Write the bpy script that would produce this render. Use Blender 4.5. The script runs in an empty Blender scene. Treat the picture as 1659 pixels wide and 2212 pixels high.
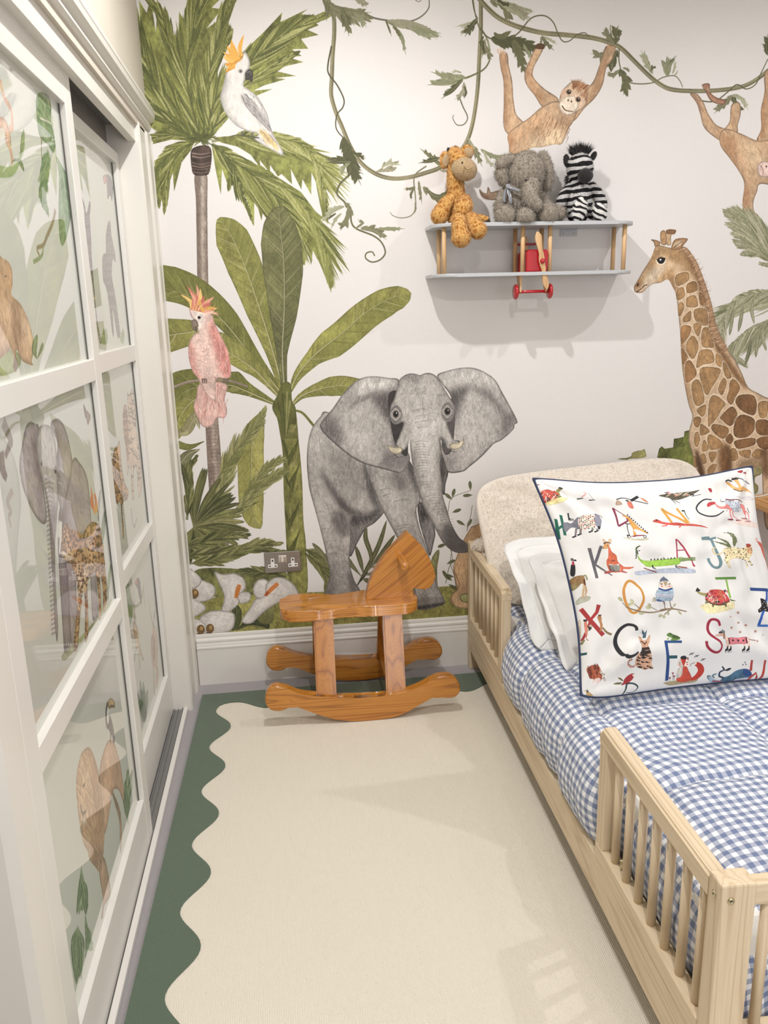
import bpy, bmesh, math, random
import numpy as np
from mathutils import Vector, Matrix, Euler, noise as mnoise
SC = bpy.context.scene
PI = math.pi
# ---------------------------------------------------------------- camera
FPX, CX, CY = 1740.0, 829.5, 1106.0
CAMP = np.array([0.41952, -3.15485, 1.51498])
CAM_PITCH, CAM_YAW, CAM_ROLL = 0.25289, 0.11695, 0.02585
def _cam():
    cp, sp, cy, sy = math.cos(CAM_PITCH), math.sin(CAM_PITCH), math.cos(CAM_YAW), math.sin(CAM_YAW)
    fwd = np.array([sy * cp, cy * cp, -sp]); right = np.array([cy, -sy, 0]); down = np.cross(fwd, right)
    cr, sr = math.cos(CAM_ROLL), math.sin(CAM_ROLL)
    return np.array([cr * right + sr * down, -sr * right + cr * down, fwd])
CAMM = _cam()
cam = bpy.data.cameras.new('camera'); camo = bpy.data.objects.new('camera', cam); SC.collection.objects.link(camo)
cam.sensor_fit = 'HORIZONTAL'; cam.sensor_width = 36; cam.lens = 36 * FPX / 1659; cam.clip_start = .02
_m = Matrix.Identity(4)
for i in range(3):
    _m[i][0] = CAMM[0][i]; _m[i][1] = -CAMM[1][i]; _m[i][2] = -CAMM[2][i]; _m[i][3] = CAMP[i]
camo.matrix_world = _m; SC.camera = camo
def ray(p):
    return CAMM.T @ np.array([(p[0] - CX) / FPX, (p[1] - CY) / FPX, 1.])
# ---------------------------------------------------------------- light
SC.view_settings.view_transform = 'Standard'; SC.view_settings.look = 'None'; SC.view_settings.gamma = 1
SC.view_settings.use_curve_mapping = False; SC.view_settings.exposure = -.34
CEIL = 2.95
W_ = bpy.data.worlds.new('world'); SC.world = W_; W_.use_nodes = True
W_.node_tree.nodes['Background'].inputs[0].default_value = (.9, .93, 1, 1); W_.node_tree.nodes['Background'].inputs[1].default_value = .3
def downlight(x, y, p, ang=165, blend=.6, rad=.02, col=(1, .985, .985)):
    l = bpy.data.lights.new('downlight', 'SPOT'); l.energy = p; l.spot_size = math.radians(ang); l.spot_blend = blend; l.shadow_soft_size = rad; l.color = col
    o = bpy.data.objects.new('downlight', l); SC.collection.objects.link(o); o.location = (x, y, CEIL - .03)
LIGHTS = [(.56, -1.18, 104), (2.30, -1.22, 52), (.70, -3.20, 112), (2.35, -3.2, 12), (1.45, -4.3, 40)]  # last entry is an extra fill lamp added behind the camera
for a in LIGHTS: downlight(*a)
# soft area fill added behind the camera; the room has no window there
l = bpy.data.lights.new('fill_light', 'AREA'); l.shape = 'RECTANGLE'; l.size = 1.8; l.size_y = 1.4; l.energy = 28; l.color = (.93, .96, 1)
o = bpy.data.objects.new('fill_light', l); SC.collection.objects.link(o); o.location = (1.6, -4.5, 1.5); o.rotation_euler = (PI / 2, 0, 0)
WALLRGB = (224, 220, 217)
# ---------------------------------------------------------------- helpers
def srgb(c, a=1):
    if isinstance(c, str): c = tuple(int(c[i:i + 2], 16) for i in (0, 2, 4))
    f = lambda v: v / 12.92 if v <= .04045 else ((v + .055) / 1.055) ** 2.4
    return tuple(f(v / 255) for v in c) + (a,)
class NT:
    """small node-tree writer"""
    def __init__(s, name, **k):
        s.m = bpy.data.materials.new(name); s.m.use_nodes = True; s.t = s.m.node_tree; s.n = s.t.nodes; s.b = s.n['Principled BSDF']
        for a, v in k.items(): s.set(s.b, a.replace('_', ' '), v)
    def set(s, nd, key, v):
        i = nd.inputs[key]
        if isinstance(v, bpy.types.NodeSocket): s.t.links.new(v, i)
        else: i.default_value = v
    def new(s, ty, out=0, **k):
        nd = s.n.new(ty); ins = {}
        for a, v in k.items():
            if a.startswith('i_'): ins[a[2:]] = v
            else: setattr(nd, a, v)
        for a, v in ins.items():
            key = int(a) if a.isdigit() else a.replace('_', ' ')
            s.set(nd, key, v)
        return nd.outputs[out]
    def coord(s, kind='Object', scale=(1, 1, 1), rot=(0, 0, 0), loc=(0, 0, 0)):
        tc = s.n.new('ShaderNodeTexCoord'); mp = s.n.new('ShaderNodeMapping')
        mp.inputs['Scale'].default_value = scale; mp.inputs['Rotation'].default_value = rot; mp.inputs['Location'].default_value = loc
        s.t.links.new(tc.outputs[kind], mp.inputs[0]); return mp.outputs[0]
    def noise(s, v, scale=5, det=2, rough=.5, dist=0, out=0): return s.new('ShaderNodeTexNoise', out, i_Vector=v, i_Scale=scale, i_Detail=det, i_Roughness=rough, i_Distortion=dist)
    def math(s, op, a, b=None, c=None):
        nd = s.n.new('ShaderNodeMath'); nd.operation = op
        for i, v in enumerate((a, b, c)):
            if v is not None: s.set(nd, i, v)
        return nd.outputs[0]
    def ramp(s, f, *st, interp='LINEAR'):
        nd = s.n.new('ShaderNodeValToRGB'); s.t.links.new(f, nd.inputs[0]); cr = nd.color_ramp; cr.interpolation = interp
        while len(cr.elements) < len(st): cr.elements.new(.5)
        for e, (p, c) in zip(cr.elements, st): e.position = p; e.color = c
        return nd.outputs[0]
    def mix(s, f, a, b, bt='MIX'):
        nd = s.n.new('ShaderNodeMix'); nd.data_type = 'RGBA'; nd.blend_type = bt
        s.set(nd, 0, f); s.set(nd, 6, a); s.set(nd, 7, b); return nd.outputs[2]
    def bump(s, h, strength=.3, dist=.002, nrm=None):
        nd = s.n.new('ShaderNodeBump'); nd.inputs['Strength'].default_value = strength; nd.inputs['Distance'].default_value = dist
        s.t.links.new(h, nd.inputs['Height'])
        if nrm is not None: s.t.links.new(nrm, nd.inputs['Normal'])
        s.set(s.b, 'Normal', nd.outputs[0]); return nd.outputs[0]
def plain(name, col, rough=.5, metal=0, coat=0, spec=.5, noise_amt=.04, nscale=30, bump=0, bscale=200, sheen=0):
    t = NT(name, Roughness=rough, Metallic=metal); c = srgb(col)
    v = t.coord()
    n = t.noise(v, nscale, 3)
    dk = tuple(x * (1 - noise_amt) for x in c[:3]) + (1,); lt = tuple(min(1, x * (1 + noise_amt)) for x in c[:3]) + (1,)
    t.set(t.b, 'Base Color', t.ramp(n, (.3, dk), (.7, lt)))
    t.set(t.b, 'Coat Weight', coat); t.set(t.b, 'Coat Roughness', .08); t.set(t.b, 'Specular IOR Level', spec)
    if sheen: t.set(t.b, 'Sheen Weight', sheen)
    if bump: t.bump(t.noise(v, bscale, 2), bump, .001)
    return t.m
def wood(name, axis, base, dark, light, rough=.5, coat=0, rings=9, sc=1., bump=.15, seed=0):
    """figured timber with the grain along one object axis"""
    t = NT(name, Roughness=rough); a = 'XYZ'.index(axis)
    s1 = [11 * sc] * 3; s1[a] = .42 * sc; v = t.coord(scale=s1, loc=(seed, seed * 2.3, seed * 1.7))
    n = t.noise(v, 1., 1.5, .4, .15)
    r = t.math('PINGPONG', t.math('MULTIPLY', n, rings * 2.), 1.)
    s2 = [160 * sc] * 3; s2[a] = 5 * sc; f = t.noise(t.coord(scale=s2), 1., 3, .6)
    dm = tuple((a_ + b_) // 2 for a_, b_ in zip(dark, base)); c1 = t.ramp(r, (0, srgb(dm)), (.3, srgb(base)), (.8, srgb(light)), (1, srgb(base)))
    c2 = t.mix(t.math('MULTIPLY', t.math('SUBTRACT', f, .42), .9), c1, srgb(dark))
    big = t.noise(t.coord(scale=[3] * 3), 1., 1)
    c3 = t.mix(t.math('MULTIPLY', big, .25), c2, srgb(light))
    t.set(t.b, 'Base Color', c3); t.set(t.b, 'Coat Weight', coat); t.set(t.b, 'Coat Roughness', .1)
    if bump: t.bump(t.mix(.5, r, f), bump, .0006)
    return t.m
COL = SC.collection
def obj(name, bm_or_me, mat=None, parent=None, smooth=False, label=None):
    if isinstance(bm_or_me, bmesh.types.BMesh):
        me = bpy.data.meshes.new(name); bmesh.ops.recalc_face_normals(bm_or_me, faces=bm_or_me.faces); bm_or_me.to_mesh(me); bm_or_me.free()
    else: me = bm_or_me
    if mat is not None and not me.materials: me.materials.append(mat)
    if smooth:
        me.polygons.foreach_set('use_smooth', [True] * len(me.polygons))
    o = bpy.data.objects.new(name, me); COL.objects.link(o)
    if parent: o.parent = parent
    if label: o['label'] = label
    return o
def tag(o, label, cat, group=None):
    o['label'] = label; o['category'] = cat
    if group: o['group'] = group
    return o
def thing(name, label, cat, loc=(0, 0, 0), rz=0, group=None):
    o = bpy.data.objects.new(name, None); COL.objects.link(o); o.location = loc; o.rotation_euler = (0, 0, rz); o.empty_display_size = .05
    return tag(o, label, cat, group)
def struct(name, bm, mat, parent=None, smooth=False):
    o = obj(name, bm, mat, parent, smooth)
    if not parent: o['kind'] = 'structure'
    return o
def box(x0, x1, y0, y1, z0, z1, bev=0, seg=2, bm=None):
    b = bmesh.new(); vs = [b.verts.new((x, y, z)) for z in (z0, z1) for y in (y0, y1) for x in (x0, x1)]
    for f in ((0, 2, 3, 1), (4, 5, 7, 6), (0, 1, 5, 4), (2, 6, 7, 3), (0, 4, 6, 2), (1, 3, 7, 5)): b.faces.new([vs[i] for i in f])
    if bev: bmesh.ops.bevel(b, geom=list(b.edges), offset=bev, segments=seg, affect='EDGES', profile=.5)
    if bm is None: return b
    me = bpy.data.meshes.new('tmp'); b.to_mesh(me); b.free(); bm.from_mesh(me); bpy.data.meshes.remove(me); return bm
def cap_flat(o, axis):
    for p in o.data.polygons:
        if abs(p.normal[axis]) > .97: p.use_smooth = False
    return o
def prism(pts, axis, a, b_, bev=0, seg=2, hole=None):
    """extrude a 2D outline along an axis; outline coordinates are the two other axes in order"""
    b = bmesh.new()
    def P(p, h):
        if axis == 'X': return (h, p[0], p[1])
        if axis == 'Y': return (p[0], h, p[1])
        return (p[0], p[1], h)
    A = [b.verts.new(P(p, a)) for p in pts]; B = [b.verts.new(P(p, b_)) for p in pts]; n = len(pts)
    fa = b.faces.new(A); fb = b.faces.new(B[::-1])
    for i in range(n): b.faces.new((A[i], B[i], B[(i + 1) % n], A[(i + 1) % n]))
    if bev:
        es = [e for e in b.edges if e in fa.edges[:] or e in fb.edges[:]]
        bmesh.ops.bevel(b, geom=es, offset=bev, segments=seg, affect='EDGES', profile=.5)
    return b
def tube(pts, r, n=10, closed=False, cap=True, rr=None):
    """tube along a 3D polyline, radius r or list rr"""
    b = bmesh.new(); P = [Vector(p) for p in pts]; m = len(P); rings = []
    up = Vector((0, 0, 1)); prev = None
    for i in range(m):
        if closed: d = P[(i + 1) % m] - P[i - 1]
        else: d = P[min(i + 1, m - 1)] - P[max(i - 1, 0)]
        d.normalize()
        if prev is None:
            s = d.cross(up);
            if s.length < .1: s = d.cross(Vector((1, 0, 0)))
        else: s = prev - d * prev.dot(d)
        s.normalize(); prev = s; t = d.cross(s); R_ = rr[i] if rr else r
        rings.append([b.verts.new(P[i] + (s * math.cos(a) + t * math.sin(a)) * R_) for a in [2 * PI * k / n for k in range(n)]])
    for i in range(m if closed else m - 1):
        A, B = rings[i], rings[(i + 1) % m]
        for k in range(n): b.faces.new((A[k], A[(k + 1) % n], B[(k + 1) % n], B[k]))
    if cap and not closed: b.faces.new(rings[0][::-1]); b.faces.new(rings[-1])
    return b
def lathe(prof, n=20, axis='Z', at=(0, 0, 0)):
    b = bmesh.new(); rings = []
    for r, h in prof:
        rr = max(r, 1e-5); ring = []
        for k in range(n):
            a = 2 * PI * k / n; c, s = rr * math.cos(a), rr * math.sin(a)
            p = {'Z': (c, s, h), 'Y': (c, h, s), 'X': (h, c, s)}[axis]; ring.append(b.verts.new((p[0] + at[0], p[1] + at[1], p[2] + at[2])))
        rings.append(ring)
    for A, B in zip(rings, rings[1:]):
        for k in range(n): b.faces.new((A[k], A[(k + 1) % n], B[(k + 1) % n], B[k]))
    b.faces.new(rings[0][::-1]); b.faces.new(rings[-1]); bmesh.ops.remove_doubles(b, verts=b.verts, dist=1e-5)
    return b
def grid_mesh(name, V, nu, nv, uv=None, wrap=False):
    """V: (nu*nv,3) array row-major in v; quads"""
    i = np.arange(nu - 1)[None, :]; j = np.arange(nv - 1)[:, None]; a = (j * nu + i).ravel()
    F = np.stack([a, a + 1, a + nu + 1, a + nu], 1)
    me = bpy.data.meshes.new(name); me.from_pydata(V.tolist(), [], F.tolist())
    if uv is not None:
        l = me.uv_layers.new(name='uv'); l.data.foreach_set('uv', np.asarray(uv, np.float32)[F.ravel()].ravel())
    me.polygons.foreach_set('use_smooth', [True] * len(me.polygons)); me.update()
    return me
# ---------------------------------------------------------------- painter
# A small vector painter: flat prints (wallpaper, printed glass, printed
# pillow case) are drawn here from outlines and brush strokes.
def _vnoise(h, w, sy, sx, rng):
    gy, gx = int(h / sy) + 3, int(w / sx) + 3
    g = rng.random((gy, gx)).astype(np.float32)
    y = np.arange(h) / sy; x = np.arange(w) / sx
    y0 = y.astype(int); x0 = x.astype(int)
    fy = (y - y0).astype(np.float32); fx = (x - x0).astype(np.float32)
    fy = (fy * fy * (3 - 2 * fy))[:, None]; fx = (fx * fx * (3 - 2 * fx))[None, :]
    a = g[y0][:, x0]; b = g[y0][:, x0 + 1]; c = g[y0 + 1][:, x0]; d = g[y0 + 1][:, x0 + 1]
    return (a * (1 - fx) + b * fx) * (1 - fy) + (c * (1 - fx) + d * fx) * fy - 0.5

def spline(pts, n=8, closed=True):
    p = np.asarray(pts, float)
    if len(p) < 3: return p
    if closed: q = np.vstack([p[-1], p, p[0], p[1]])
    else: q = np.vstack([2 * p[0] - p[1], p, 2 * p[-1] - p[-2]])
    m = len(p) if closed else len(p) - 1
    t = np.linspace(0, 1, n, endpoint=False)[None, :, None]
    a, b, c, d = q[0:m][:, None], q[1:m + 1][:, None], q[2:m + 2][:, None], q[3:m + 3][:, None]
    r = .5 * (2 * b + (c - a) * t + (2 * a - 5 * b + 4 * c - d) * t ** 2 + (3 * b - a - 3 * c + d) * t ** 3)
    r = r.reshape(-1, 2)
    return r if closed else np.vstack([r, p[-1]])

class Paint:
    def __init__(s, w, h, mapper, bg, seed=3):
        s.w, s.h = w, h
        s.img = np.empty((h, w, 3), np.float32); s.img[:] = np.array(bg) / 255.
        s.cov_all = np.zeros((h, w), np.float32)
        s.map = mapper; s.T = (0., 0., 1., 1.); s.clipm = None; s.gain = 1.
        s.rng = np.random.default_rng(seed); s.rs = random.Random(seed)
        n = 1024; r = s.rng
        s.n_lo = _vnoise(n, n, 60, 45, r) + .5 * _vnoise(n, n, 25, 20, r)
        s.n_mid = _vnoise(n, n, 14, 9, r) + .6 * _vnoise(n, n, 6, 4, r)
        s.n_hi = _vnoise(n, n, 4.5, 1.6, r) + .6 * _vnoise(n, n, 1.6, 1.2, r)
    def zoom(s, x, y, k, ky=None): s.T = (x, y, k, ky or k)
    def P(s, pts):
        p = np.asarray(pts, float).reshape(-1, 2)
        x0, y0, k, ky = s.T
        return s.map(np.stack([x0 + p[:, 0] / k, y0 + p[:, 1] / ky], 1))
    def cover(s, q, SS=3):
        x0 = int(math.floor(q[:, 0].min())) - 1; x1 = int(math.ceil(q[:, 0].max())) + 2
        y0 = int(math.floor(q[:, 1].min())) - 1; y1 = int(math.ceil(q[:, 1].max())) + 2
        cx0, cx1, cy0, cy1 = max(x0, 0), min(x1, s.w), max(y0, 0), min(y1, s.h)
        if cx1 <= cx0 or cy1 <= cy0: return None
        H, W = cy1 - cy0, cx1 - cx0
        a = q; b = np.roll(q, -1, 0)
        ys = cy0 + (np.arange(H * SS) + .5) / SS
        up = a[:, 1] <= b[:, 1]
        lo = np.where(up, a[:, 1], b[:, 1]); hi = np.where(up, b[:, 1], a[:, 1])
        dy = b[:, 1] - a[:, 1]; dy = np.where(abs(dy) < 1e-9, 1e-9, dy)
        m = (ys[:, None] >= lo[None]) & (ys[:, None] < hi[None])
        r, e = np.nonzero(m)
        if len(r) == 0: return None
        x = a[e, 0] + (ys[r] - a[e, 1]) * ((b[e, 0] - a[e, 0]) / dy[e]) - cx0
        sg = np.where(up[e], 1., -1.)
        x = np.clip(x, 0, W); xi = np.floor(x).astype(int); fr = x - xi
        L = W + 2
        acc = np.bincount(r * L + xi, sg * (1 - fr), H * SS * L) + np.bincount(r * L + xi + 1, sg * fr, H * SS * L)
        c = np.clip(abs(np.cumsum(acc.reshape(H * SS, L), 1)), 0, 1)[:, :W]
        return cy0, cx0, c.reshape(H, SS, W).mean(1).astype(np.float32)
    def _blur(s, c, r):
        r = int(max(1, r))
        for ax in (0, 1):
            for _ in range(2):
                k = np.cumsum(np.insert(np.pad(c, [(r, r) if i == ax else (0, 0) for i in (0, 1)], mode='constant'), 0, 0, axis=ax), axis=ax)
                n = c.shape[ax]; w = 2 * r + 1
                c = (np.take(k, np.arange(w, w + n), axis=ax) - np.take(k, np.arange(0, n), axis=ax)) / w
        return c.astype(np.float32)
    def _put(s, y0, x0, c, col, alpha, lo, mid, hi, edge):
        H, W = c.shape
        sl = (slice(y0, y0 + H), slice(x0, x0 + W))
        f = None
        if lo or mid or hi:
            oy, ox = s.rs.randrange(1024), s.rs.randrange(1024)
            iy = (np.arange(H) + oy) % 1024; ix = (np.arange(W) + ox) % 1024
            f = 1.
            if lo: f = f + lo * s.n_lo[iy][:, ix]
            if mid: f = f + mid * s.n_mid[iy][:, ix]
            iy = (np.arange(H) + y0) % 1024; ix = (np.arange(W) + x0) % 1024
            if hi: f = f + hi * s.n_hi[iy][:, ix]
        if edge:
            e = np.clip(c - s._blur(c, edge[0]), 0, 1)
            f = (1. if f is None else f) * (1 - edge[1] * e * 1.3)
        colr = np.array(col[:3], np.float32) / 255. * s.gain
        if col[1] >= col[0]: colr = colr * np.array([1.03, .985, 1.02], np.float32)
        else:
            g_ = colr.mean(); colr = (colr * .86 + g_ * .14) * np.array([1.01, 1., .98], np.float32)
        src = colr if f is None else np.clip(colr[None, None] * f[..., None], 0, 1)
        a = c * alpha
        if s.clipm is not None: a = a * s.clipm[sl]
        a = a[..., None]
        s.img[sl] = s.img[sl] * (1 - a) + src * a
        s.cov_all[sl] = np.maximum(s.cov_all[sl], a[..., 0])
    def fill(s, pts, col, alpha=1., sm=True, lo=.18, mid=.12, hi=.16, edge=(3, .35), n=6, soft=0):
        q = s.P(spline(pts, n) if sm else pts)
        r = s.cover(q)
        if r is None: return
        y0, x0, c = r
        if soft:
            p = int(soft * 2 + 2)
            ya, xa = max(0, y0 - p), max(0, x0 - p); yb, xb = min(s.h, y0 + c.shape[0] + p), min(s.w, x0 + c.shape[1] + p)
            g = np.zeros((yb - ya, xb - xa), np.float32); g[y0 - ya:y0 - ya + c.shape[0], x0 - xa:x0 - xa + c.shape[1]] = c
            y0, x0, c = ya, xa, s._blur(g, soft); edge = None
        s._put(y0, x0, c, col, alpha, lo, mid, hi, edge)
    def shade(s, pts, col, alpha=.5, soft=5, **k): s.fill(pts, col, min(1, alpha * 1.25), soft=soft, lo=.1, mid=.25, hi=.15, **k)
    def clip(s, pts=None, sm=True, n=6):
        if pts is None: s.clipm = None; return
        s.clipm = np.zeros((s.h, s.w), np.float32)
        r = s.cover(s.P(spline(pts, n) if sm else pts))
        if r: y0, x0, c = r; s.clipm[y0:y0 + c.shape[0], x0:x0 + c.shape[1]] = c
    def stroke(s, pts, w0, w1=None, col=(0, 0, 0), alpha=1., wm=None, sm=True, hi=.12, lo=0, n=5, mid=0):
        """brush stroke; widths in art units of the current zoom's photo pixels"""
        w1 = w0 if w1 is None else w1
        p = spline(pts, n, False) if sm and len(pts) > 2 else np.asarray(pts, float)
        if len(p) == 2: p = np.vstack([p[0], p.mean(0), p[1]])
        q = s.P(p); d = np.gradient(q, axis=0); L = np.hypot(d[:, 0], d[:, 1])[:, None] + 1e-9
        nrm = np.stack([-d[:, 1], d[:, 0]], 1) / L
        t = np.linspace(0, 1, len(q))
        if wm is None: w = w0 + (w1 - w0) * t
        else: w = np.where(t < .5, w0 + (wm - w0) * np.sin(t * math.pi), w1 + (wm - w1) * np.sin(t * math.pi))
        w = (w * s.pxs / 2)[:, None]
        r = s.cover(np.vstack([q + nrm * w, (q - nrm * w)[::-1]]))
        if r: s._put(*r, col, alpha, lo, mid, hi, None)
    def dot(s, x, y, rx, ry=None, col=(0, 0, 0), alpha=1., rot=0, **k):
        ry = ry or rx; t = np.linspace(0, 2 * math.pi, 18, endpoint=False); c, n = math.cos(rot), math.sin(rot)
        s.fill(np.stack([x + rx * np.cos(t) * c - ry * np.sin(t) * n, y + rx * np.cos(t) * n + ry * np.sin(t) * c], 1), col, alpha, sm=False,
               **{**dict(lo=0, mid=.05, hi=.08, edge=None), **k})
    def inside(s, poly, n):
        p = np.asarray(poly, float); a, b = p.min(0), p.max(0); out = []; q = np.roll(p, -1, 0)
        for _ in range(n * 30):
            x, y = s.rs.uniform(a[0], b[0]), s.rs.uniform(a[1], b[1])
            m = (p[:, 1] > y) != (q[:, 1] > y)
            xs = p[m, 0] + (y - p[m, 1]) / (q[m, 1] - p[m, 1]) * (q[m, 0] - p[m, 0])
            if (xs > x).sum() % 2: out.append((x, y))
            if len(out) >= n: break
        return out
    def hatch(s, poly, n, ang, ln, w, cols, alpha=.5, bend=.15, jit=.25, w1=None):
        """short brush hairs scattered over an outline; ang in degrees (0 = right, 90 = down) or a function of x, y"""
        for (x, y) in s.inside(poly, n):
            a = math.radians(ang(x, y) if callable(ang) else ang) + s.rs.gauss(0, jit)
            l = ln * s.rs.uniform(.5, 1.4); dx, dy = math.cos(a) * l / 2, math.sin(a) * l / 2; b = s.rs.uniform(-bend, bend)
            s.stroke([(x - dx, y - dy), (x - dy * b, y + dx * b), (x + dx, y + dy)], w * s.rs.uniform(.6, 1.3), w1 if w1 is not None else w * .2,
                     s.rs.choice(cols), alpha * s.rs.uniform(.5, 1), sm=False, hi=0)
    # ---- plants
    def frond(s, spine, la, lb, cols, n=34, ang=35, w=5, tip=.5, droop=0, under=None, start=.05, fine=1):
        """palm frond: long thin leaflets set along a spine; la / lb leaflet lengths on the two sides"""
        sp = spline(spine, 12, False); m = len(sp); K = s.T[2]
        d = np.gradient(sp, axis=0); d /= np.hypot(d[:, 0], d[:, 1])[:, None] + 1e-9
        tot = np.hypot(*np.diff(sp, axis=0).T).sum(); n = int(n * 1.5)
        for layer in range(2):
            for i in range(n):
                t = start + (1 - start) * (i + s.rs.random()) / n; k = min(m - 1, int(t * (m - 1)))
                p = sp[k]; e = d[k]
                for side, L in ((1, la), (-1, lb)):
                    if L == 0: continue
                    a = math.radians(ang * (1 - .6 * t) * side * s.rs.uniform(.45, 1.15))
                    c, sn = math.cos(a), math.sin(a); v = np.array([e[0] * c - e[1] * sn, e[0] * sn + e[1] * c])
                    l = min(L * 1.9, tot * .55) * (.6 + .4 * math.sin(math.pi * min(1, .1 + t))) * (1 - (1 - tip) * t) * s.rs.uniform(.7, 1.1)
                    if t > .75: l *= 1 - (t - .75) * 1.6
                    ee = e * (.25 * l)
                    col = s.rs.choice(cols) if layer else s.rs.choice(cols[:3])
                    s.stroke([p, p + v * l * .55 + ee * .3, p + v * l * .9 + ee], w * .3, .2, col, .97 if not layer else .75, wm=w / K * (2.3 if not layer else 1.2) * s.rs.uniform(.7, 1.3), hi=.22, lo=.15, n=3)
        s.stroke(sp, w / K * 1.6, .6, cols[0], .7)
    def leaf(s, spine, wl, wr, cols, vein=None, rib=None, nv=16, va=38, ribw=3.2, prof=None, edge=(3, .4)):
        """broad leaf: outline about a midrib with side veins"""
        sp = spline(spine, 10, False); m = len(sp); t = np.linspace(0, 1, m)
        d = np.gradient(sp, axis=0); d /= np.hypot(d[:, 0], d[:, 1])[:, None] + 1e-9
        nr = np.stack([-d[:, 1], d[:, 0]], 1)
        pr = np.interp(t, *zip(*(prof or [(0, .08), (.15, .35), (.35, .85), (.55, 1), (.75, .93), (.9, .6), (.97, .3), (1, 0)])))[:, None]
        A = sp + nr * wl * pr; B = sp - nr * wr * pr
        out = np.vstack([A, B[::-1]])
        s.fill(out, cols[0], sm=False, lo=.25, mid=.15, hi=.2, edge=edge)
        keep = s.clipm; s.clip(out, sm=False)
        if keep is not None: s.clipm = s.clipm * keep
        half = np.vstack([A, sp[::-1]]); s.fill(half, cols[1], .45, sm=False, soft=3)
        for i in range(nv * 2):
            k = int((.04 + .92 * (i // 2 + s.rs.random() * .8) / nv) * (m - 1)); side = 1 if i % 2 else -1
            a = math.radians(va * side); c, sn = math.cos(a), math.sin(a); e = d[k]
            v = np.array([e[0] * c - e[1] * sn, e[0] * sn + e[1] * c]); W = (wl if side > 0 else wr) * 1.5
            p = sp[k]
            s.stroke([p, p + v * W * .5 - e * 1., p + v * W], s.rs.uniform(1.2, 3.6), .6, s.rs.choice([cols[2], cols[2], cols[1], cols[3]]), s.rs.uniform(.25, .6), hi=.1, n=3)
        if rib is not False:
            s.stroke(sp + nr * 1.2, ribw * 1.7, 1., cols[2], .8); s.stroke(sp, ribw, .5, rib or cols[3], .95)
        s.clipm = keep
    def jag(s, spine, la, lb, cols, n=7, ang=40, w=5):
        """ragged vine leaf: pointed lobes along a short spine"""
        sp = spline(spine, 8, False); m = len(sp); K = s.T[2]
        d = np.gradient(sp, axis=0); d /= np.hypot(d[:, 0], d[:, 1])[:, None] + 1e-9
        n = max(3, int(n * .62)); tot = np.hypot(*np.diff(sp, axis=0).T).sum(); c0 = s.rs.choice(cols)
        for layer in (0, 1):
            for i in range(n):
                k = int((i + .4) / n * (m - 1)); e = d[k]; p = sp[k]
                for side, L in ((1, la), (-1, lb)):
                    if not L: continue
                    a = math.radians(ang * side * s.rs.uniform(.7, 1.25)); c, sn = math.cos(a), math.sin(a)
                    v = np.array([e[0] * c - e[1] * sn, e[0] * sn + e[1] * c]); l = L * 1.05 * (.45 + .6 * math.sin(math.pi * (.15 + .8 * i / n))) * s.rs.uniform(.75, 1.2)
                    wb = max(2.5, min(l * .42, tot / n * .75)) / K
                    s.stroke([p - e * l * .25, p + v * l * .4, p + v * l], wb * .6, .2, c0 if not layer else s.rs.choice(cols), 1 if not layer else .65, wm=wb * (1.15 if not layer else .4), hi=.2, lo=.2, n=4)
        s.stroke(np.vstack([sp, sp[-1] + d[-1] * tot * .18]), 2.6, .3, c0, 1, wm=min(la + lb, tot * .4) / K * .35 + 1)
        s.stroke(sp, 1.4, .4, cols[-1], .8)
    def image(s, name):
        im = bpy.data.images.new(name, s.w, s.h, alpha=False)
        a = np.ones((s.h, s.w, 4), np.float32); a[..., :3] = np.clip(s.img[::-1], 0, 1)
        im.pixels.foreach_set(a.ravel()); im.update(); im.pack()
        return im
# ---------------------------------------------------------------- mural artwork (wallpaper print)
MX0, MX1, MZ0, MZ1, MRES = -0.03, 2.87, .18, 2.62, 860
def wall_map(p):                                 # drawing sheet -> print pixels
    d = np.stack([(p[:, 0] - CX) / FPX, (p[:, 1] - CY) / FPX, np.ones(len(p))], 1) @ CAMM
    t = (0 - CAMP[1]) / d[:, 1]
    X = CAMP[0] + d[:, 0] * t; Z = CAMP[2] + d[:, 2] * t
    return np.stack([(X - MX0) * MRES, (MZ1 - Z) * MRES], 1)

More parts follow.
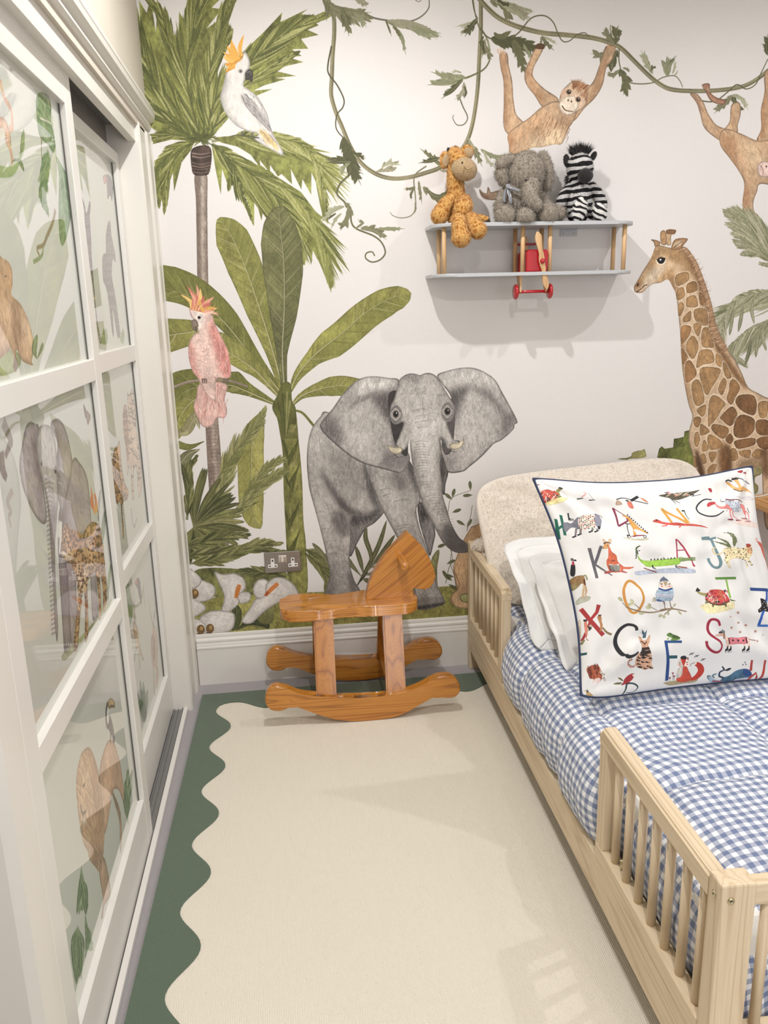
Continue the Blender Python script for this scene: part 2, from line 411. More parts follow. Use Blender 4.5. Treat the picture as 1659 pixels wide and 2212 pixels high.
def paint_mural():
    S = Paint(int((MX1 - MX0) * MRES), int((MZ1 - MZ0) * MRES), wall_map, WALLRGB)
    S.pxs = MRES * .00183; S.gain = WALLRGB[0] / 207.
    S.img *= (1 + .012 * _vnoise(S.h, S.w, 2.5, 2.5, S.rng) + .02 * _vnoise(S.h, S.w, 260, 200, S.rng))[..., None]
    R = S.rs
    G = [(72, 80, 42), (98, 106, 56), (122, 130, 70), (154, 160, 104), (84, 92, 46)]
    GL = [(104, 112, 76), (122, 128, 90), (140, 144, 108), (158, 160, 126)]
    # ---------- left tall palm, crown (zoom A)
    S.zoom(300, 0, 3.5674)
    # trunk first
    tr = [(432, 1340), (440, 1560), (446, 1900), (452, 2212), (470, 2500), (498, 2780), (505, 3100), (530, 3600), (560, 4050), (585, 4300),
          (700, 4300), (672, 4050), (640, 3600), (602, 3100), (590, 2780), (548, 2500), (536, 2212), (530, 1900), (527, 1560), (522, 1340)]
    S.fill(tr, (133, 118, 108), lo=.2, hi=.25)
    S.clip(tr)
    S.fill([(432, 1340), (455, 2212), (500, 3000), (585, 4300), (620, 4300), (525, 2900), (478, 2212), (462, 1340)], (104, 88, 80), .55, soft=4)
    S.fill([(480, 1360), (488, 2212), (535, 3000), (640, 4300), (650, 4300), (556, 3000), (508, 2212), (502, 1360)], (190, 180, 170), .6, soft=3)
    for i in range(90):
        y = R.uniform(1360, 3900); x = 480 + (y - 1340) * .03 + (max(0, y - 2300)) * .03 + R.uniform(-40, 40)
        S.stroke([(x, y), (x + R.uniform(-4, 8), y + R.uniform(20, 90))], R.uniform(.8, 2.5), .3, R.choice([(92, 76, 68), (110, 95, 86), (198, 190, 180)]), .5)
    for i in range(26):
        y = 3230 + i * 27; x = 505 + (y - 3200) * .075
        S.stroke([(x - 10, y), (x + 50, y - 10), (x + 110, y - 6)], 1.3, .6, (96, 74, 66), .6)
    S.clip()
    # solid underlayers of the fronds
    for p_ in ([(520, 1060), (600, 700), (760, 440), (960, 250), (1105, 95), (1090, 170), (1300, 70), (1250, 110), (1405, 122), (1330, 150), (1385, 195), (1300, 230), (1385, 268), (1250, 300), (1305, 375), (1180, 380), (1255, 430), (1150, 440), (1268, 478), (1130, 510), (1030, 540), (1210, 585), (1050, 600), (1130, 610), (960, 660), (880, 700), (1030, 685), (900, 740), (700, 900), (560, 1060)],
               [(430, 1060), (330, 700), (300, 400), (310, 90), (345, 150), (380, -40), (660, -40), (560, 60), (638, 70), (520, 220), (625, 150), (540, 280), (680, 205), (560, 330), (670, 290), (580, 400), (715, 310), (640, 430), (560, 620), (520, 780), (480, 840), (500, 1060)],
               [(420, 1070), (250, 900), (60, 640), (50, 540), (100, 530), (30, 400), (0, 0), (60, 100), (90, -20), (130, 250), (140, 110), (180, 330), (195, 210), (250, 500), (275, 230), (290, 420), (340, 800), (440, 1060)],
               [(420, 1090), (250, 1075), (110, 1110), (100, 1040), (200, 1050), (90, 980), (80, 830), (200, 900), (300, 1000), (420, 1060)], [(430, 1090), (300, 1110), (120, 1240), (130, 1400), (150, 1610), (165, 1480), (190, 1615), (230, 1420), (262, 1330), (272, 1475), (330, 1250), (400, 1160)],
               [(560, 1060), (800, 1040), (1060, 1030), (1250, 1100), (1380, 1250), (1458, 1600), (1400, 1480), (1330, 1330), (1328, 1500), (1260, 1380), (1252, 1460), (1170, 1300), (1180, 1420), (1100, 1340), (1072, 1360), (1010, 1270), (1010, 1335), (930, 1230), (940, 1300), (860, 1190), (760, 1130), (640, 1100)],
               [(560, 1110), (760, 1200), (1000, 1320), (1250, 1480), (1400, 1680), (1515, 2000), (1450, 1900), (1488, 2100), (1420, 2000), (1430, 2100), (1340, 1930), (1330, 2040), (1250, 1800), (1260, 1930), (1160, 1640), (1100, 1600), (1010, 1770), (960, 1600), (945, 1700), (890, 1500), (888, 1710), (820, 1500), (765, 1490), (720, 1370), (680, 1410), (640, 1300), (632, 1500), (590, 1300)]):
        S.fill(p_, (112, 120, 64), sm=False, lo=.4, mid=.3, edge=None)
    # back fronds and crown
    for sp, la, lb, n in (([(440, 1080), (330, 760), (250, 400), (180, 150), (30, -60)], 120, 120, 34), ([(420, 1080), (200, 780), (30, 420), (-60, 100)], 230, 150, 40),
                          ([(430, 1080), (240, 900), (60, 760), (-60, 620)], 160, 130, 30), ([(470, 1060), (370, 600), (420, 250), (560, -180)], 150, 190, 54),
                          ([(500, 1080), (520, 700), (620, 420), (690, 300)], 90, 150, 36), ([(500, 1060), (520, 680), (640, 200), (760, -80)], 140, 130, 50)):
        S.frond(sp, la, lb, G, n=n, ang=26, w=11, tip=.75)
    for sp, la, lb, n in (([(430, 1090), (300, 1040), (120, 1060), (40, 1100)], 70, 80, 30), ([(430, 1080), (280, 960), (90, 870), (30, 800)], 90, 90, 26)):
        S.frond(sp, la, lb, [G[0], G[1], G[4], G[3]], n=n, ang=22, w=10, tip=.8)
    S.frond([(520, 1060), (600, 760), (860, 480), (1130, 260), (1390, 130)], 210, 150, G + [G[3]], n=64, ang=26, w=10, tip=.85)
    S.frond([(540, 1060), (700, 760), (960, 560), (1180, 420)], 130, 60, G + [G[3]], n=40, ang=26, w=10, tip=.9)
    S.frond([(430, 1090), (280, 1150), (160, 1300), (150, 1560)], 60, 110, G, n=34, ang=24, w=10, tip=1)
    S.frond([(430, 1090), (330, 1160), (240, 1300), (195, 1590)], 50, 130, G, n=36, ang=20, w=10, tip=.9)
    S.frond([(560, 1090), (800, 1050), (1050, 1060), (1290, 1140), (1400, 1340), (1450, 1590)], 330, 60, [G[1], G[2], G[3], G[3], G[0]], n=60, ang=38, w=11, tip=.55, start=.15)
    S.frond([(560, 1110), (640, 1180), (700, 1300), (690, 1420)], 40, 110, G, n=18, ang=30, w=9, tip=.8)
    S.frond([(570, 1110), (740, 1220), (1000, 1360), (1250, 1560), (1400, 1820), (1480, 2090)], 400, 60, [G[1], G[2], G[2], G[3], G[0]], n=76, ang=30, w=12, tip=.6, start=.12)
    S.frond([(580, 1120), (760, 1260), (960, 1420), (1180, 1680), (1260, 1930)], 330, 120, [G[0], G[1], G[2], G[3]], n=56, ang=28, w=11, tip=.6, start=.1)
    S.frond([(560, 1110), (700, 1240), (760, 1380), (880, 1700)], 140, 30, [G[0], G[1], G[3]], n=26, ang=26, w=10, tip=.6)
    for i in range(60):                           # crown core
        a = R.uniform(0, 6.28); r = R.uniform(20, 130)
        S.stroke([(480, 1060), (480 + math.cos(a) * r * .5, 1060 + math.sin(a) * r * .4), (480 + math.cos(a) * r, 1050 + math.sin(a) * r * .8)], 8, .6, R.choice([G[0], G[0], G[4], G[1], (62, 66, 34)]), .8)
    S.fill([(400, 1170), (440, 1130), (520, 1120), (556, 1150), (560, 1230), (545, 1320), (520, 1350), (430, 1348), (406, 1290)], (66, 52, 45), lo=.3, mid=.4)
    for i in range(7): S.stroke([(408, 1180 + i * 24), (480, 1192 + i * 24 + R.uniform(-8, 8)), (555, 1176 + i * 24)], R.uniform(1, 3), 1, R.choice([(120, 104, 94), (44, 34, 30), (150, 130, 120)]), .7)
    # cockatoo
    body = [(672, 560), (700, 490), (748, 465), (800, 420), (812, 390), (840, 430), (856, 480), (850, 530), (822, 560), (818, 610), (806, 660), (850, 690), (905, 735),
            (950, 800), (990, 880), (1010, 960), (1040, 1040), (1080, 1110), (1112, 1170), (1105, 1200), (1050, 1170), (960, 1120), (890, 1070), (920, 1030),
            (830, 1010), (740, 960), (680, 890), (645, 820), (627, 750), (640, 690), (655, 640)]
    S.fill(body, (206, 203, 201), lo=.04, mid=.06, hi=.06, edge=(4, .6))
    S.clip(body)
    S.shade([(640, 560), (690, 640), (660, 740), (700, 880), (800, 990), (700, 960), (600, 760)], (150, 148, 146), .6, 8)
    S.shade([(790, 730), (850, 760), (930, 850), (1000, 960), (1030, 1020), (960, 960), (860, 850), (800, 790)], (120, 116, 118), .55, 5)
    S.hatch([(800, 720), (900, 740), (990, 880), (1050, 1060), (1090, 1180), (960, 1050), (880, 900)], 70, 55, 60, 1.6, [(110, 106, 110), (150, 148, 150), (90, 86, 92)], .6)
    S.hatch([(640, 640), (800, 640), (840, 800), (900, 960), (760, 960), (650, 820)], 110, 72, 34, 1.1, [(165, 162, 162), (180, 177, 176), (226, 224, 222)], .6)
    S.shade([(930, 1000), (980, 1020), (1060, 1110), (1070, 1160), (1000, 1100), (940, 1040)], (206, 178, 120), .8, 3)
    S.hatch([(930, 1000), (1000, 1020), (1090, 1150), (1100, 1190), (960, 1100)], 26, 52, 60, 1.6, [(110, 106, 110), (200, 170, 110)], .7)
    S.stroke([(792, 735), (830, 820), (900, 900), (1010, 1010)], 1.6, 1, (90, 88, 92), .8)
    S.clip()
    for pts in ([(745, 470), (700, 440), (650, 400)], [(740, 478), (690, 462), (650, 430)], [(760, 465), (720, 380), (715, 305)], [(752, 468), (705, 400), (678, 350)],
                [(795, 440), (778, 370), (808, 268)], [(742, 500), (700, 500), (662, 492)], [(742, 515), (705, 520), (668, 552)], [(775, 455), (745, 400), (722, 330)]):
        S.stroke(pts, 5, .6, R.choice([(222, 162, 70), (230, 172, 84), (208, 140, 52)]), 1, wm=7.5)
    S.fill([(745, 470), (800, 430), (790, 460), (750, 490), (735, 525), (690, 550), (665, 560), (700, 510)], (222, 158, 62), lo=.1)
    S.fill([(820, 590), (822, 560), (852, 532), (876, 556), (878, 600), (868, 636), (855, 618), (826, 616)], (68, 64, 64)); S.stroke([(832, 560), (858, 552), (868, 580)], 2, 1, (120, 116, 116), .8)
    S.dot(783, 548, 18, 16, (120, 116, 116)); S.dot(783, 548, 13, 12, (196, 194, 192)); S.dot(784, 548, 9, 9, (40, 38, 38)); S.dot(787, 546, 3, 3, (210, 208, 206))
    S.stroke([(796, 1010), (796, 1045)], 3.5, 2.5, (92, 90, 92)); S.stroke([(874, 1020), (876, 1055)], 3.5, 2.5, (92, 90, 92))
    S.stroke([(702, 1052), (760, 1040), (860, 1052), (930, 1064)], 1.4, 2, (70, 72, 60))

    # ---------- banana plant (zoom B)
    S.zoom(340, 430, 2.9625)
    BG = [(128, 132, 70), (106, 112, 58), (84, 90, 44), (166, 166, 122)]
    BD = [(98, 103, 64), (84, 90, 54), (64, 70, 40), (150, 152, 118)]
    BM = [(112, 118, 60), (92, 98, 48), (70, 76, 38), (158, 158, 112)]
    # leaves on the left, behind the pink bird
    S.leaf([(830, 1290), (600, 1000), (400, 760), (200, 620), (0, 560)], 120, 60, BM, nv=22, va=34, prof=[(0, .1), (.2, .35), (.45, .8), (.7, 1.1), (.9, 1.25), (1, 1.2)])
    S.leaf([(300, 830), (220, 850), (120, 865), (20, 880), (-60, 900)], 105, 105, BG, nv=10, va=50, prof=[(0, .5), (.3, .8), (.7, 1.1), (1, .9)])
    S.leaf([(800, 1290), (640, 1110), (520, 1020), (440, 960), (395, 850)], 85, 60, BG, nv=18, va=40)
    S.leaf([(770, 1320), (560, 1225), (440, 1190), (200, 1220), (80, 1330)], 120, 62, BM, nv=22, va=44, prof=[(0, .1), (.2, .4), (.4, .8), (.55, .6), (.62, .9), (.8, 1.2), (1, 1)])
    S.leaf([(330, 1260), (230, 1290), (140, 1400), (100, 1560)], 60, 70, BG, nv=10, va=50)
    S.leaf([(300, 1550), (200, 1585), (100, 1560), (30, 1580)], 22, 26, BM, nv=4, rib=False)
    S.leaf([(270, 1600), (190, 1640), (120, 1740), (90, 1850)], 36, 46, [(106, 112, 78), (96, 102, 70), (86, 90, 60), (150, 150, 120)], nv=6)
    S.leaf([(270, 1470), (240, 1400), (190, 1480), (120, 1500)], 40, 30, [(134, 132, 92), (120, 120, 80), (100, 100, 66), (160, 160, 130)], nv=6)
    # hanging lower leaf
    S.leaf([(690, 1350), (650, 1420), (610, 1540), (600, 1750), (610, 2000), (660, 2110)], 88, 82, [(136, 138, 76), (118, 122, 64), (92, 96, 48), (160, 158, 112)], nv=26, va=36)
    S.leaf([(870, 1350), (930, 1370), (1000, 1450)], 9, 9, BM, nv=0, rib=False, prof=[(0, .8), (1, .9)])
    S.leaf([(860, 1320), (930, 1255), (1060, 1210), (1180, 1195), (1300, 1220)], 62, 62, BG, nv=14, va=50, prof=[(0, .15), (.25, .35), (.6, 1), (1, 1.1)])
    # right big leaf
    S.leaf([(850, 1230), (900, 1120), (1020, 985), (1180, 860), (1330, 730), (1480, 640), (1625, 603)], 110, 84, [(130, 134, 70), (112, 118, 60), (84, 90, 44), (166, 164, 118)], nv=26, va=42,
           prof=[(0, .1), (.15, .3), (.3, .55), (.42, .98), (.6, 1), (.8, .95), (.92, .75), (.98, .4), (1, 0)])
    # two upright leaves
    S.leaf([(810, 1250), (740, 980), (660, 720), (560, 430), (470, 230), (392, 122)], 112, 118, BG, nv=34, va=40, prof=[(0, .15), (.2, .4), (.4, .75), (.6, .98), (.78, .95), (.9, .62), (.97, .32), (1, .1)])
    S.leaf([(822, 1330), (800, 1000), (812, 700), (808, 400), (785, 170), (775, 45)], 122, 136, BD, nv=36, va=42, prof=[(0, .1), (.2, .25), (.36, .65), (.55, 1), (.7, 1), (.83, .75), (.94, .42), (.985, .25), (1, 0)])
    # stem
    S.zoom(380, 900, 2.5136)
    st = [(545, -60), (560, 60), (580, 200), (585, 400), (595, 600), (605, 800), (612, 960), (710, 960), (706, 700), (692, 560), (685, 340), (668, 150), (640, -60)]
    S.fill(st, (116, 120, 64), lo=.35, mid=.25); S.clip(st)
    S.fill([(545, -60), (580, 200), (600, 600), (612, 960), (632, 960), (615, 600), (600, 200), (575, -60)], (76, 82, 40), .6, soft=4)
    for (yy, dx) in ((60, -10), (250, 5), (395, 30), (600, 10), (760, 20)):
        S.fill([(570, yy - 130), (600, yy - 40), (606 + dx, yy + 20), (650, yy - 60), (675, yy - 150), (655, yy - 110), (612, yy - 40), (590, yy - 120)], (70, 76, 36), .9, sm=False)
        S.fill([(606 + dx, yy + 20), (640, yy - 10), (690, yy - 120), (668, yy - 60), (640, yy + 30)], (150, 150, 96), .6, sm=False)
    for i in range(80): x, y = R.uniform(555, 700), R.uniform(-60, 950); S.stroke([(x, y), (x + R.uniform(-5, 12), y + R.uniform(30, 90))], R.uniform(1, 3), .4, R.choice([(84, 90, 44), (150, 150, 98), (98, 104, 52)]), .5)
    S.clip()
    S.zoom(340, 430, 2.9625)
    S.fill([(735, 1330), (770, 1250), (800, 1180), (850, 1180), (862, 1290), (885, 1340), (885, 1440), (850, 1440), (822, 1530), (790, 1440), (765, 1400)], (86, 92, 46), lo=.3)
    for a in ((770, 1300), (800, 1240), (830, 1230), (850, 1290)): S.stroke([a, ((a[0] + 822) / 2, 1400), (822, 1520)], 4, 1, R.choice([(60, 66, 32), (140, 142, 92)]), .7)
    # pink cockatoo
    S.stroke([(100, 1205), (200, 1170), (320, 1158), (470, 1165), (580, 1200)], 5, 4, (128, 112, 104)); S.stroke([(100, 1200), (200, 1166), (320, 1153), (470, 1160)], 1.5, 1, (176, 162, 152), .7)
    tail = [(275, 1180), (250, 1260), (232, 1330), (258, 1400), (285, 1450), (320, 1460), (360, 1440), (380, 1400), (430, 1400), (446, 1350), (430, 1280), (440, 1180)]
    S.fill(tail, (206, 166, 158), edge=(3, .5)); S.hatch(tail, 60, 95, 90, 2.2, [(180, 110, 104), (226, 200, 194), (196, 140, 134), (150, 96, 90)], .7)
    body = [(205, 700), (240, 690), (300, 705), (350, 740), (365, 790), (385, 830), (405, 870), (430, 920), (455, 980), (468, 1060), (470, 1130), (440, 1150), (380, 1150), (372, 1230),
            (370, 1290), (320, 1260), (285, 1200), (262, 1150), (230, 1110), (205, 1040), (198, 950), (215, 890), (240, 860), (262, 850), (245, 790), (215, 750)]
    S.fill(body, (214, 184, 176), lo=.12, mid=.14, edge=(3, .6)); S.clip(body)
    S.shade([(350, 760), (400, 870), (470, 1000), (470, 1150), (400, 1100), (360, 950), (330, 850)], (196, 120, 112), .65, 8)
    S.shade([(200, 900), (235, 960), (250, 1080), (290, 1160), (230, 1130), (190, 1000)], (186, 118, 110), .5, 7)
    for i in range(70):
        x, y = R.uniform(230, 400), R.uniform(880, 1260); S.stroke([(x - 12, y), (x, y + 8), (x + 12, y - 1)], 1.2, .7, R.choice([(180, 112, 106), (160, 110, 104), (232, 214, 208)]), .6)
    S.hatch([(380, 900), (450, 980), (470, 1120), (420, 1140)], 40, 78, 50, 1.8, [(170, 96, 90), (150, 88, 84), (226, 190, 184)], .6)
    S.shade([(215, 700), (280, 700), (300, 770), (260, 840), (240, 780)], (224, 212, 206), .8, 4); S.clip()
    for k, (x, y) in enumerate([(150, 610), (190, 555), (250, 545), (205, 590), (240, 600), (275, 570), (300, 615), (330, 640), (362, 625), (350, 665), (385, 700), (300, 650), (395, 740), (270, 640)]):
        S.stroke([(300 - (14 - k) * 6, 710 + k), ((x + 290) / 2 - 8, (y + 700) / 2), (x, y)], 4.5, .5, R.choice([(196, 110, 96), (214, 150, 130), (210, 164, 74), (182, 96, 84), (224, 184, 110)]), .95, wm=7)
    S.hatch([(215, 680), (330, 660), (390, 720), (350, 740), (260, 710)], 26, -40, 50, 2.4, [(190, 110, 96), (222, 170, 90), (226, 196, 180)], .8)
    S.dot(267, 758, 10, 10, (50, 44, 44)); S.dot(267, 757, 5, 5, (16, 14, 14))
    S.fill([(222, 775), (245, 770), (262, 800), (258, 822), (240, 810), (228, 840), (218, 800)], (122, 108, 98)); S.fill([(240, 815), (256, 825), (252, 850), (238, 838)], (100, 86, 78))
    for x in (302, 440):
        for k in range(3): S.stroke([(x - 16 + k * 12, 1148), (x - 14 + k * 13, 1166), (x - 10 + k * 11, 1180)], 3.4, 2, (104, 88, 78))

    # ---------- lower left undergrowth (zoom C)
    S.zoom(380, 900, 2.5136)
    UG = [(70, 76, 44), (92, 98, 56), (112, 118, 70), (136, 138, 92), (56, 62, 36)]
    for sp, la, lb, n in (([(150, 560), (240, 420), (300, 260), (345, 160)], 60, 80, 26), ([(230, 330), (330, 180), (430, 60), (480, -30)], 50, 60, 30), ([(300, 560), (420, 420), (520, 330), (590, 300)], 60, 50, 30),
                          ([(380, 430), (460, 320), (540, 250), (590, 240)], 40, 40, 20)):
        S.frond(sp, la, lb, UG[1:4], n=n, ang=38, w=5, tip=.8)
    for a, L in ((-80, 350), (-62, 330), (-45, 300), (-30, 300), (-100, 380), (-15, 280), (0, 300), (15, 250), (30, 210), (50, 220), (70, 200), (95, 210), (120, 180)):
        for k in range(3):
            aa = math.radians(a + R.uniform(-7, 7)); x, y = 100 + math.cos(aa) * L, 600 + math.sin(aa) * L * .95
            S.leaf([(95, 600), ((95 + x) / 2 + R.uniform(-10, 10), (600 + y) / 2 + R.uniform(-14, 4)), (x, y + abs(math.cos(aa)) * 30)], 15, 15, [R.choice(UG), UG[1], UG[4], UG[3]], nv=0, ribw=1.4)
    S.frond([(60, 560), (70, 420), (70, 300), (110, 220)], 60, 50, UG, n=22, ang=24, w=8)
    S.frond([(40, 700), (120, 690), (260, 650), (390, 640)], 60, 60, UG, n=30, ang=32, w=7, tip=.7)
    S.frond([(40, 760), (180, 740), (400, 720), (600, 735)], 55, 55, UG, n=46, ang=26, w=8, tip=.8)
    S.frond([(60, 800), (250, 770), (420, 700), (560, 690)], 50, 60, UG[1:], n=36, ang=28, w=8, tip=.7)
    S.frond([(700, 740), (760, 790), (810, 860), (820, 940)], 60, 70, UG[:4], n=22, ang=26, w=9, tip=.9)
    S.frond([(700, 720), (750, 740), (800, 770), (830, 800)], 40, 40, UG[:4], n=14, ang=26, w=8, tip=.9)
    S.fill([(90, 850), (200, 820), (500, 840), (600, 850), (620, 960), (560, 1000), (90, 960)], (98, 104, 58), lo=.5, mid=.4, edge=None)
    S.frond([(600, 870), (500, 850), (400, 845), (330, 870)], 40, 40, UG, n=30, ang=34, w=7, tip=.8)
    # grass ground strip
    gr = [(90, 1000), (300, 970), (600, 960), (900, 945), (1200, 935), (1580, 915), (1760, 900), (2400, 880), (3600, 800), (3600, 1100), (90, 1300)]
    S.fill(gr, (128, 130, 70), sm=False, lo=.35, mid=.25, hi=.3, edge=None)
    S.hatch([(90, 1010), (1700, 930), (1700, 1080), (90, 1190)], 420, 4, 60, 1.6, [(98, 106, 50), (150, 148, 88), (112, 116, 60), (160, 150, 96)], .5, jit=.1)
    S.hatch([(120, 1080), (1600, 1020), (1600, 1090), (120, 1170)], 260, 86, 16, 1.2, [(88, 98, 44), (104, 112, 52)], .6)
    S.leaf([(330, 1160), (400, 1120), (470, 1125), (505, 1150)], 16, 34, [(52, 58, 36), (60, 66, 40), (40, 44, 28), (80, 84, 56)], nv=5)
    S.leaf([(560, 960), (500, 1000), (480, 1070), (520, 1120)], 50, 60, [(112, 116, 70), (96, 102, 58), (78, 84, 46), (130, 130, 90)], nv=9)
    S.leaf([(310, 1010), (330, 1050), (320, 1120), (300, 1160)], 30, 30, [(70, 78, 44), (60, 68, 38), (48, 54, 30), (100, 104, 70)], nv=6)
    # lilies
    W1, W2 = (196, 191, 188), (150, 145, 143)
    def petal(pts, sh=.5):
        S.fill(pts, W1, lo=.08, mid=.1, hi=.12, edge=(4, .75)); S.clip(pts)
        a = np.asarray(pts, float); c = a.mean(0); S.fill((a - c) * .98 + c + [-14, 12], W2, sh * .35, soft=10); S.fill((a - c) * .6 + c + [10, -12], (216, 212, 209), .6, soft=8)
        S.hatch(pts, 60, lambda x, y: math.degrees(math.atan2(y - a[0][1], x - a[0][0])), 60, 1.1, [(150, 146, 145), (170, 166, 164), (225, 222, 220)], .5); S.clip()
    petal([(85, 850), (130, 880), (210, 920), (205, 980), (150, 1005), (90, 1000), (60, 930)]); petal([(60, 980), (130, 1005), (165, 1040), (120, 1080), (60, 1090)])
    petal([(60, 820), (110, 850), (140, 890), (110, 930), (60, 920)])
    petal([(420, 930), (440, 890), (480, 880), (505, 905), (500, 960), (460, 990), (425, 970)]); petal([(330, 960), (390, 950), (408, 975), (395, 1005), (350, 1015), (320, 990)])
    petal([(208, 838), (250, 855), (320, 850), (370, 880), (380, 930), (340, 975), (345, 1010), (290, 1060), (245, 1062), (262, 990), (250, 940), (230, 900)])
    petal([(660, 990), (655, 930), (600, 880), (540, 872), (490, 910), (480, 975), (430, 990), (400, 1040), (355, 1110), (410, 1122), (480, 1060), (560, 1010)])
    petal([(130, 1090), (200, 1052), (300, 1060), (322, 1090), (300, 1160), (200, 1180), (130, 1170)]); petal([(90, 1100), (140, 1110), (170, 1150), (140, 1180), (80, 1180)])
    S.stroke([(345, 912), (335, 945), (325, 985)], 8, 6, (190, 112, 48), wm=10); S.stroke([(555, 905), (520, 935), (485, 972)], 8, 6, (196, 116, 54), wm=10); S.stroke([(500, 950), (485, 972)], 7, 6, (150, 62, 36), .7)
    for (x, y) in ((102, 960), (135, 1155), (185, 1150)): S.dot(x, y, 22, 26, (110, 84, 48)); S.dot(x + 4, y - 6, 9, 12, (168, 132, 78)); S.stroke([(x - 20, y + 22), (x + 10, y + 26)], 2, 1, (50, 36, 24))
    # slender plants behind the elephant's legs
    for sp in ([(985, 910), (1020, 860), (1100, 700), (1145, 560)], [(1040, 850), (1060, 760), (1030, 660), (1035, 600)], [(1020, 860), (1000, 780), (975, 700)], [(1010, 870), (950, 800), (940, 770)], [(1020, 860), (1080, 850), (1130, 850)],
               [(1050, 830), (1120, 740), (1190, 640)], [(1060, 820), (1130, 790), (1200, 700)], [(830, 800), (790, 740), (740, 685)], [(1010, 880), (1040, 890), (1060, 905)]):
        S.leaf(sp, 13, 13, [R.choice([(100, 106, 72), (120, 124, 90), (86, 92, 60)]), (84, 90, 56), (70, 76, 46), (150, 150, 120)], nv=0, ribw=1)
    S.stroke([(985, 915), (1010, 880), (1040, 845)], 2.5, 1.5, (50, 44, 34))
    S.leaf([(1420, 920), (1405, 820), (1428, 720)], 14, 26, [(110, 114, 74), (96, 100, 62), (76, 80, 48), (140, 140, 104)], nv=6, ribw=1.5)
    # twining tendrils by the bed
    for pts in ([(1465, 905), (1480, 830), (1500, 760), (1470, 640), (1480, 500), (1500, 440), (1600, 400)], [(1520, 920), (1510, 860), (1490, 790), (1500, 720)], [(1580, 620), (1600, 540), (1610, 480)]):
        S.stroke(pts, 1.5, 1, (86, 88, 66))
    for (x, y, a) in ((1500, 440, -75), (1500, 450, -140), (1600, 400, -95), (1610, 425, 175), (1500, 520, -20), (1580, 600, -60), (1570, 590, 210), (1470, 640, 215), (1490, 700, -30), (1470, 690, 160), (1500, 720, 20), (1470, 800, -25), (1510, 870, 190), (1500, 890, 215),
                      (1480, 910, 30), (1520, 900, -10), (1475, 880, 240)):
        aa = math.radians(a); S.leaf([(x, y), (x + math.cos(aa) * 26, y + math.sin(aa) * 26), (x + math.cos(aa) * 52, y + math.sin(aa) * 52)], 9, 9, [R.choice([(84, 90, 60), (104, 110, 78)]), (74, 80, 50), (60, 66, 42), (120, 124, 92)], nv=0, ribw=1)

    # ---------- elephant (zoom D)
    S.zoom(640, 780, 3.318)
    EM, ED, EL, EK = (146, 142, 139), (96, 92, 91), (178, 174, 171), (54, 50, 51)
    hr = [(120, 118, 116), (160, 156, 153), (190, 187, 184), (104, 100, 99)]
    def part(pts, col=EM, shades=(), hatchn=0, ang=70, ln=50):
        S.fill(pts, col, lo=.14, mid=.18, hi=.22, edge=(4, .9)); S.clip(pts)
        for sh in shades: S.shade(*sh)
        if hatchn: S.hatch(pts, hatchn, ang, ln, 1.5, hr, .45, jit=.2)
        S.clip()
    # far hind/inner legs
    part([(380, 1120), (520, 1110), (620, 1090), (560, 1160), (500, 1200), (440, 1300), (390, 1400), (370, 1300)], (112, 108, 107), [([(380, 1110), (560, 1110), (500, 1160), (400, 1180)], EK, .6, 8)], 60, 75)
    part([(870, 1040), (900, 1010), (960, 1080), (995, 1220), (985, 1300), (958, 1395), (930, 1320), (900, 1220), (880, 1140)], (112, 108, 108), [([(870, 1030), (930, 1040), (950, 1130), (900, 1140)], EK, .75, 7)], 70, 80)
    part([(1010, 680), (1060, 640), (1090, 780), (1070, 880), (1060, 960), (1020, 880)], (90, 86, 86), [([(1010, 700), (1050, 700), (1060, 820), (1030, 860)], EK, .6, 8)], 30, 90)
    # body + hind leg
    body = [(230, 365), (170, 400), (118, 470), (88, 560), (76, 680), (80, 800), (95, 920), (130, 1050), (165, 1180), (200, 1320), (225, 1440), (240, 1530), (212, 1640), (205, 1672), (330, 1680), (455, 1655),
            (415, 1570), (385, 1460), (385, 1380), (395, 1250), (395, 1120), (470, 1120), (560, 1105), (630, 1085), (700, 900), (760, 700), (500, 500)]
    part(body, (152, 148, 145), [([(170, 760), (200, 850), (260, 960), (330, 1060), (420, 1110), (520, 1112), (600, 1090), (600, 1050), (500, 1090), (400, 1060), (300, 950), (220, 840)], EK, .75, 9),
         ([(250, 1080), (330, 1080), (380, 1150), (370, 1250), (320, 1250), (270, 1180)], ED, .75, 8), ([(120, 1000), (240, 960), (260, 1100), (240, 1300), (200, 1330)], (186, 182, 180), .35, 18), ([(480, 740), (560, 760), (560, 900), (600, 1060), (540, 1000), (500, 880)], EK, .7, 10),
         ([(90, 560), (160, 460), (230, 420), (200, 600), (140, 760)], (188, 184, 182), .5, 24), ([(240, 660), (420, 700), (480, 860), (360, 960), (260, 860)], (110, 106, 104), .35, 24),
         ([(205, 1680), (230, 1560), (270, 1450), (280, 1660)], ED, .6, 9), ([(370, 1500), (420, 1570), (455, 1660), (390, 1670)], ED, .6, 8)], 520, 78, 60)
    for (x, y, w) in ((110, 890, 60), (140, 1080, 70), (180, 1200, 70), (200, 1290, 90), (215, 1380, 110), (235, 1460, 120), (250, 1530, 120), (260, 1600, 130), (180, 1230, 50), (230, 1330, 60)):
        S.stroke([(x, y + 8), (x + w * .5, y - 4), (x + w, y + 2)], 1.4, .5, (110, 106, 105), .7)
    # near foreleg and chest
    leg = [(490, 735), (560, 700), (700, 740), (800, 700), (870, 860), (890, 1000), (860, 1060), (880, 1180), (930, 1330), (985, 1500), (1010, 1600), (1058, 1700), (1060, 1740), (960, 1775), (870, 1778),
           (858, 1700), (835, 1600), (800, 1480), (760, 1340), (715, 1250), (650, 1130), (590, 1010), (540, 880)]
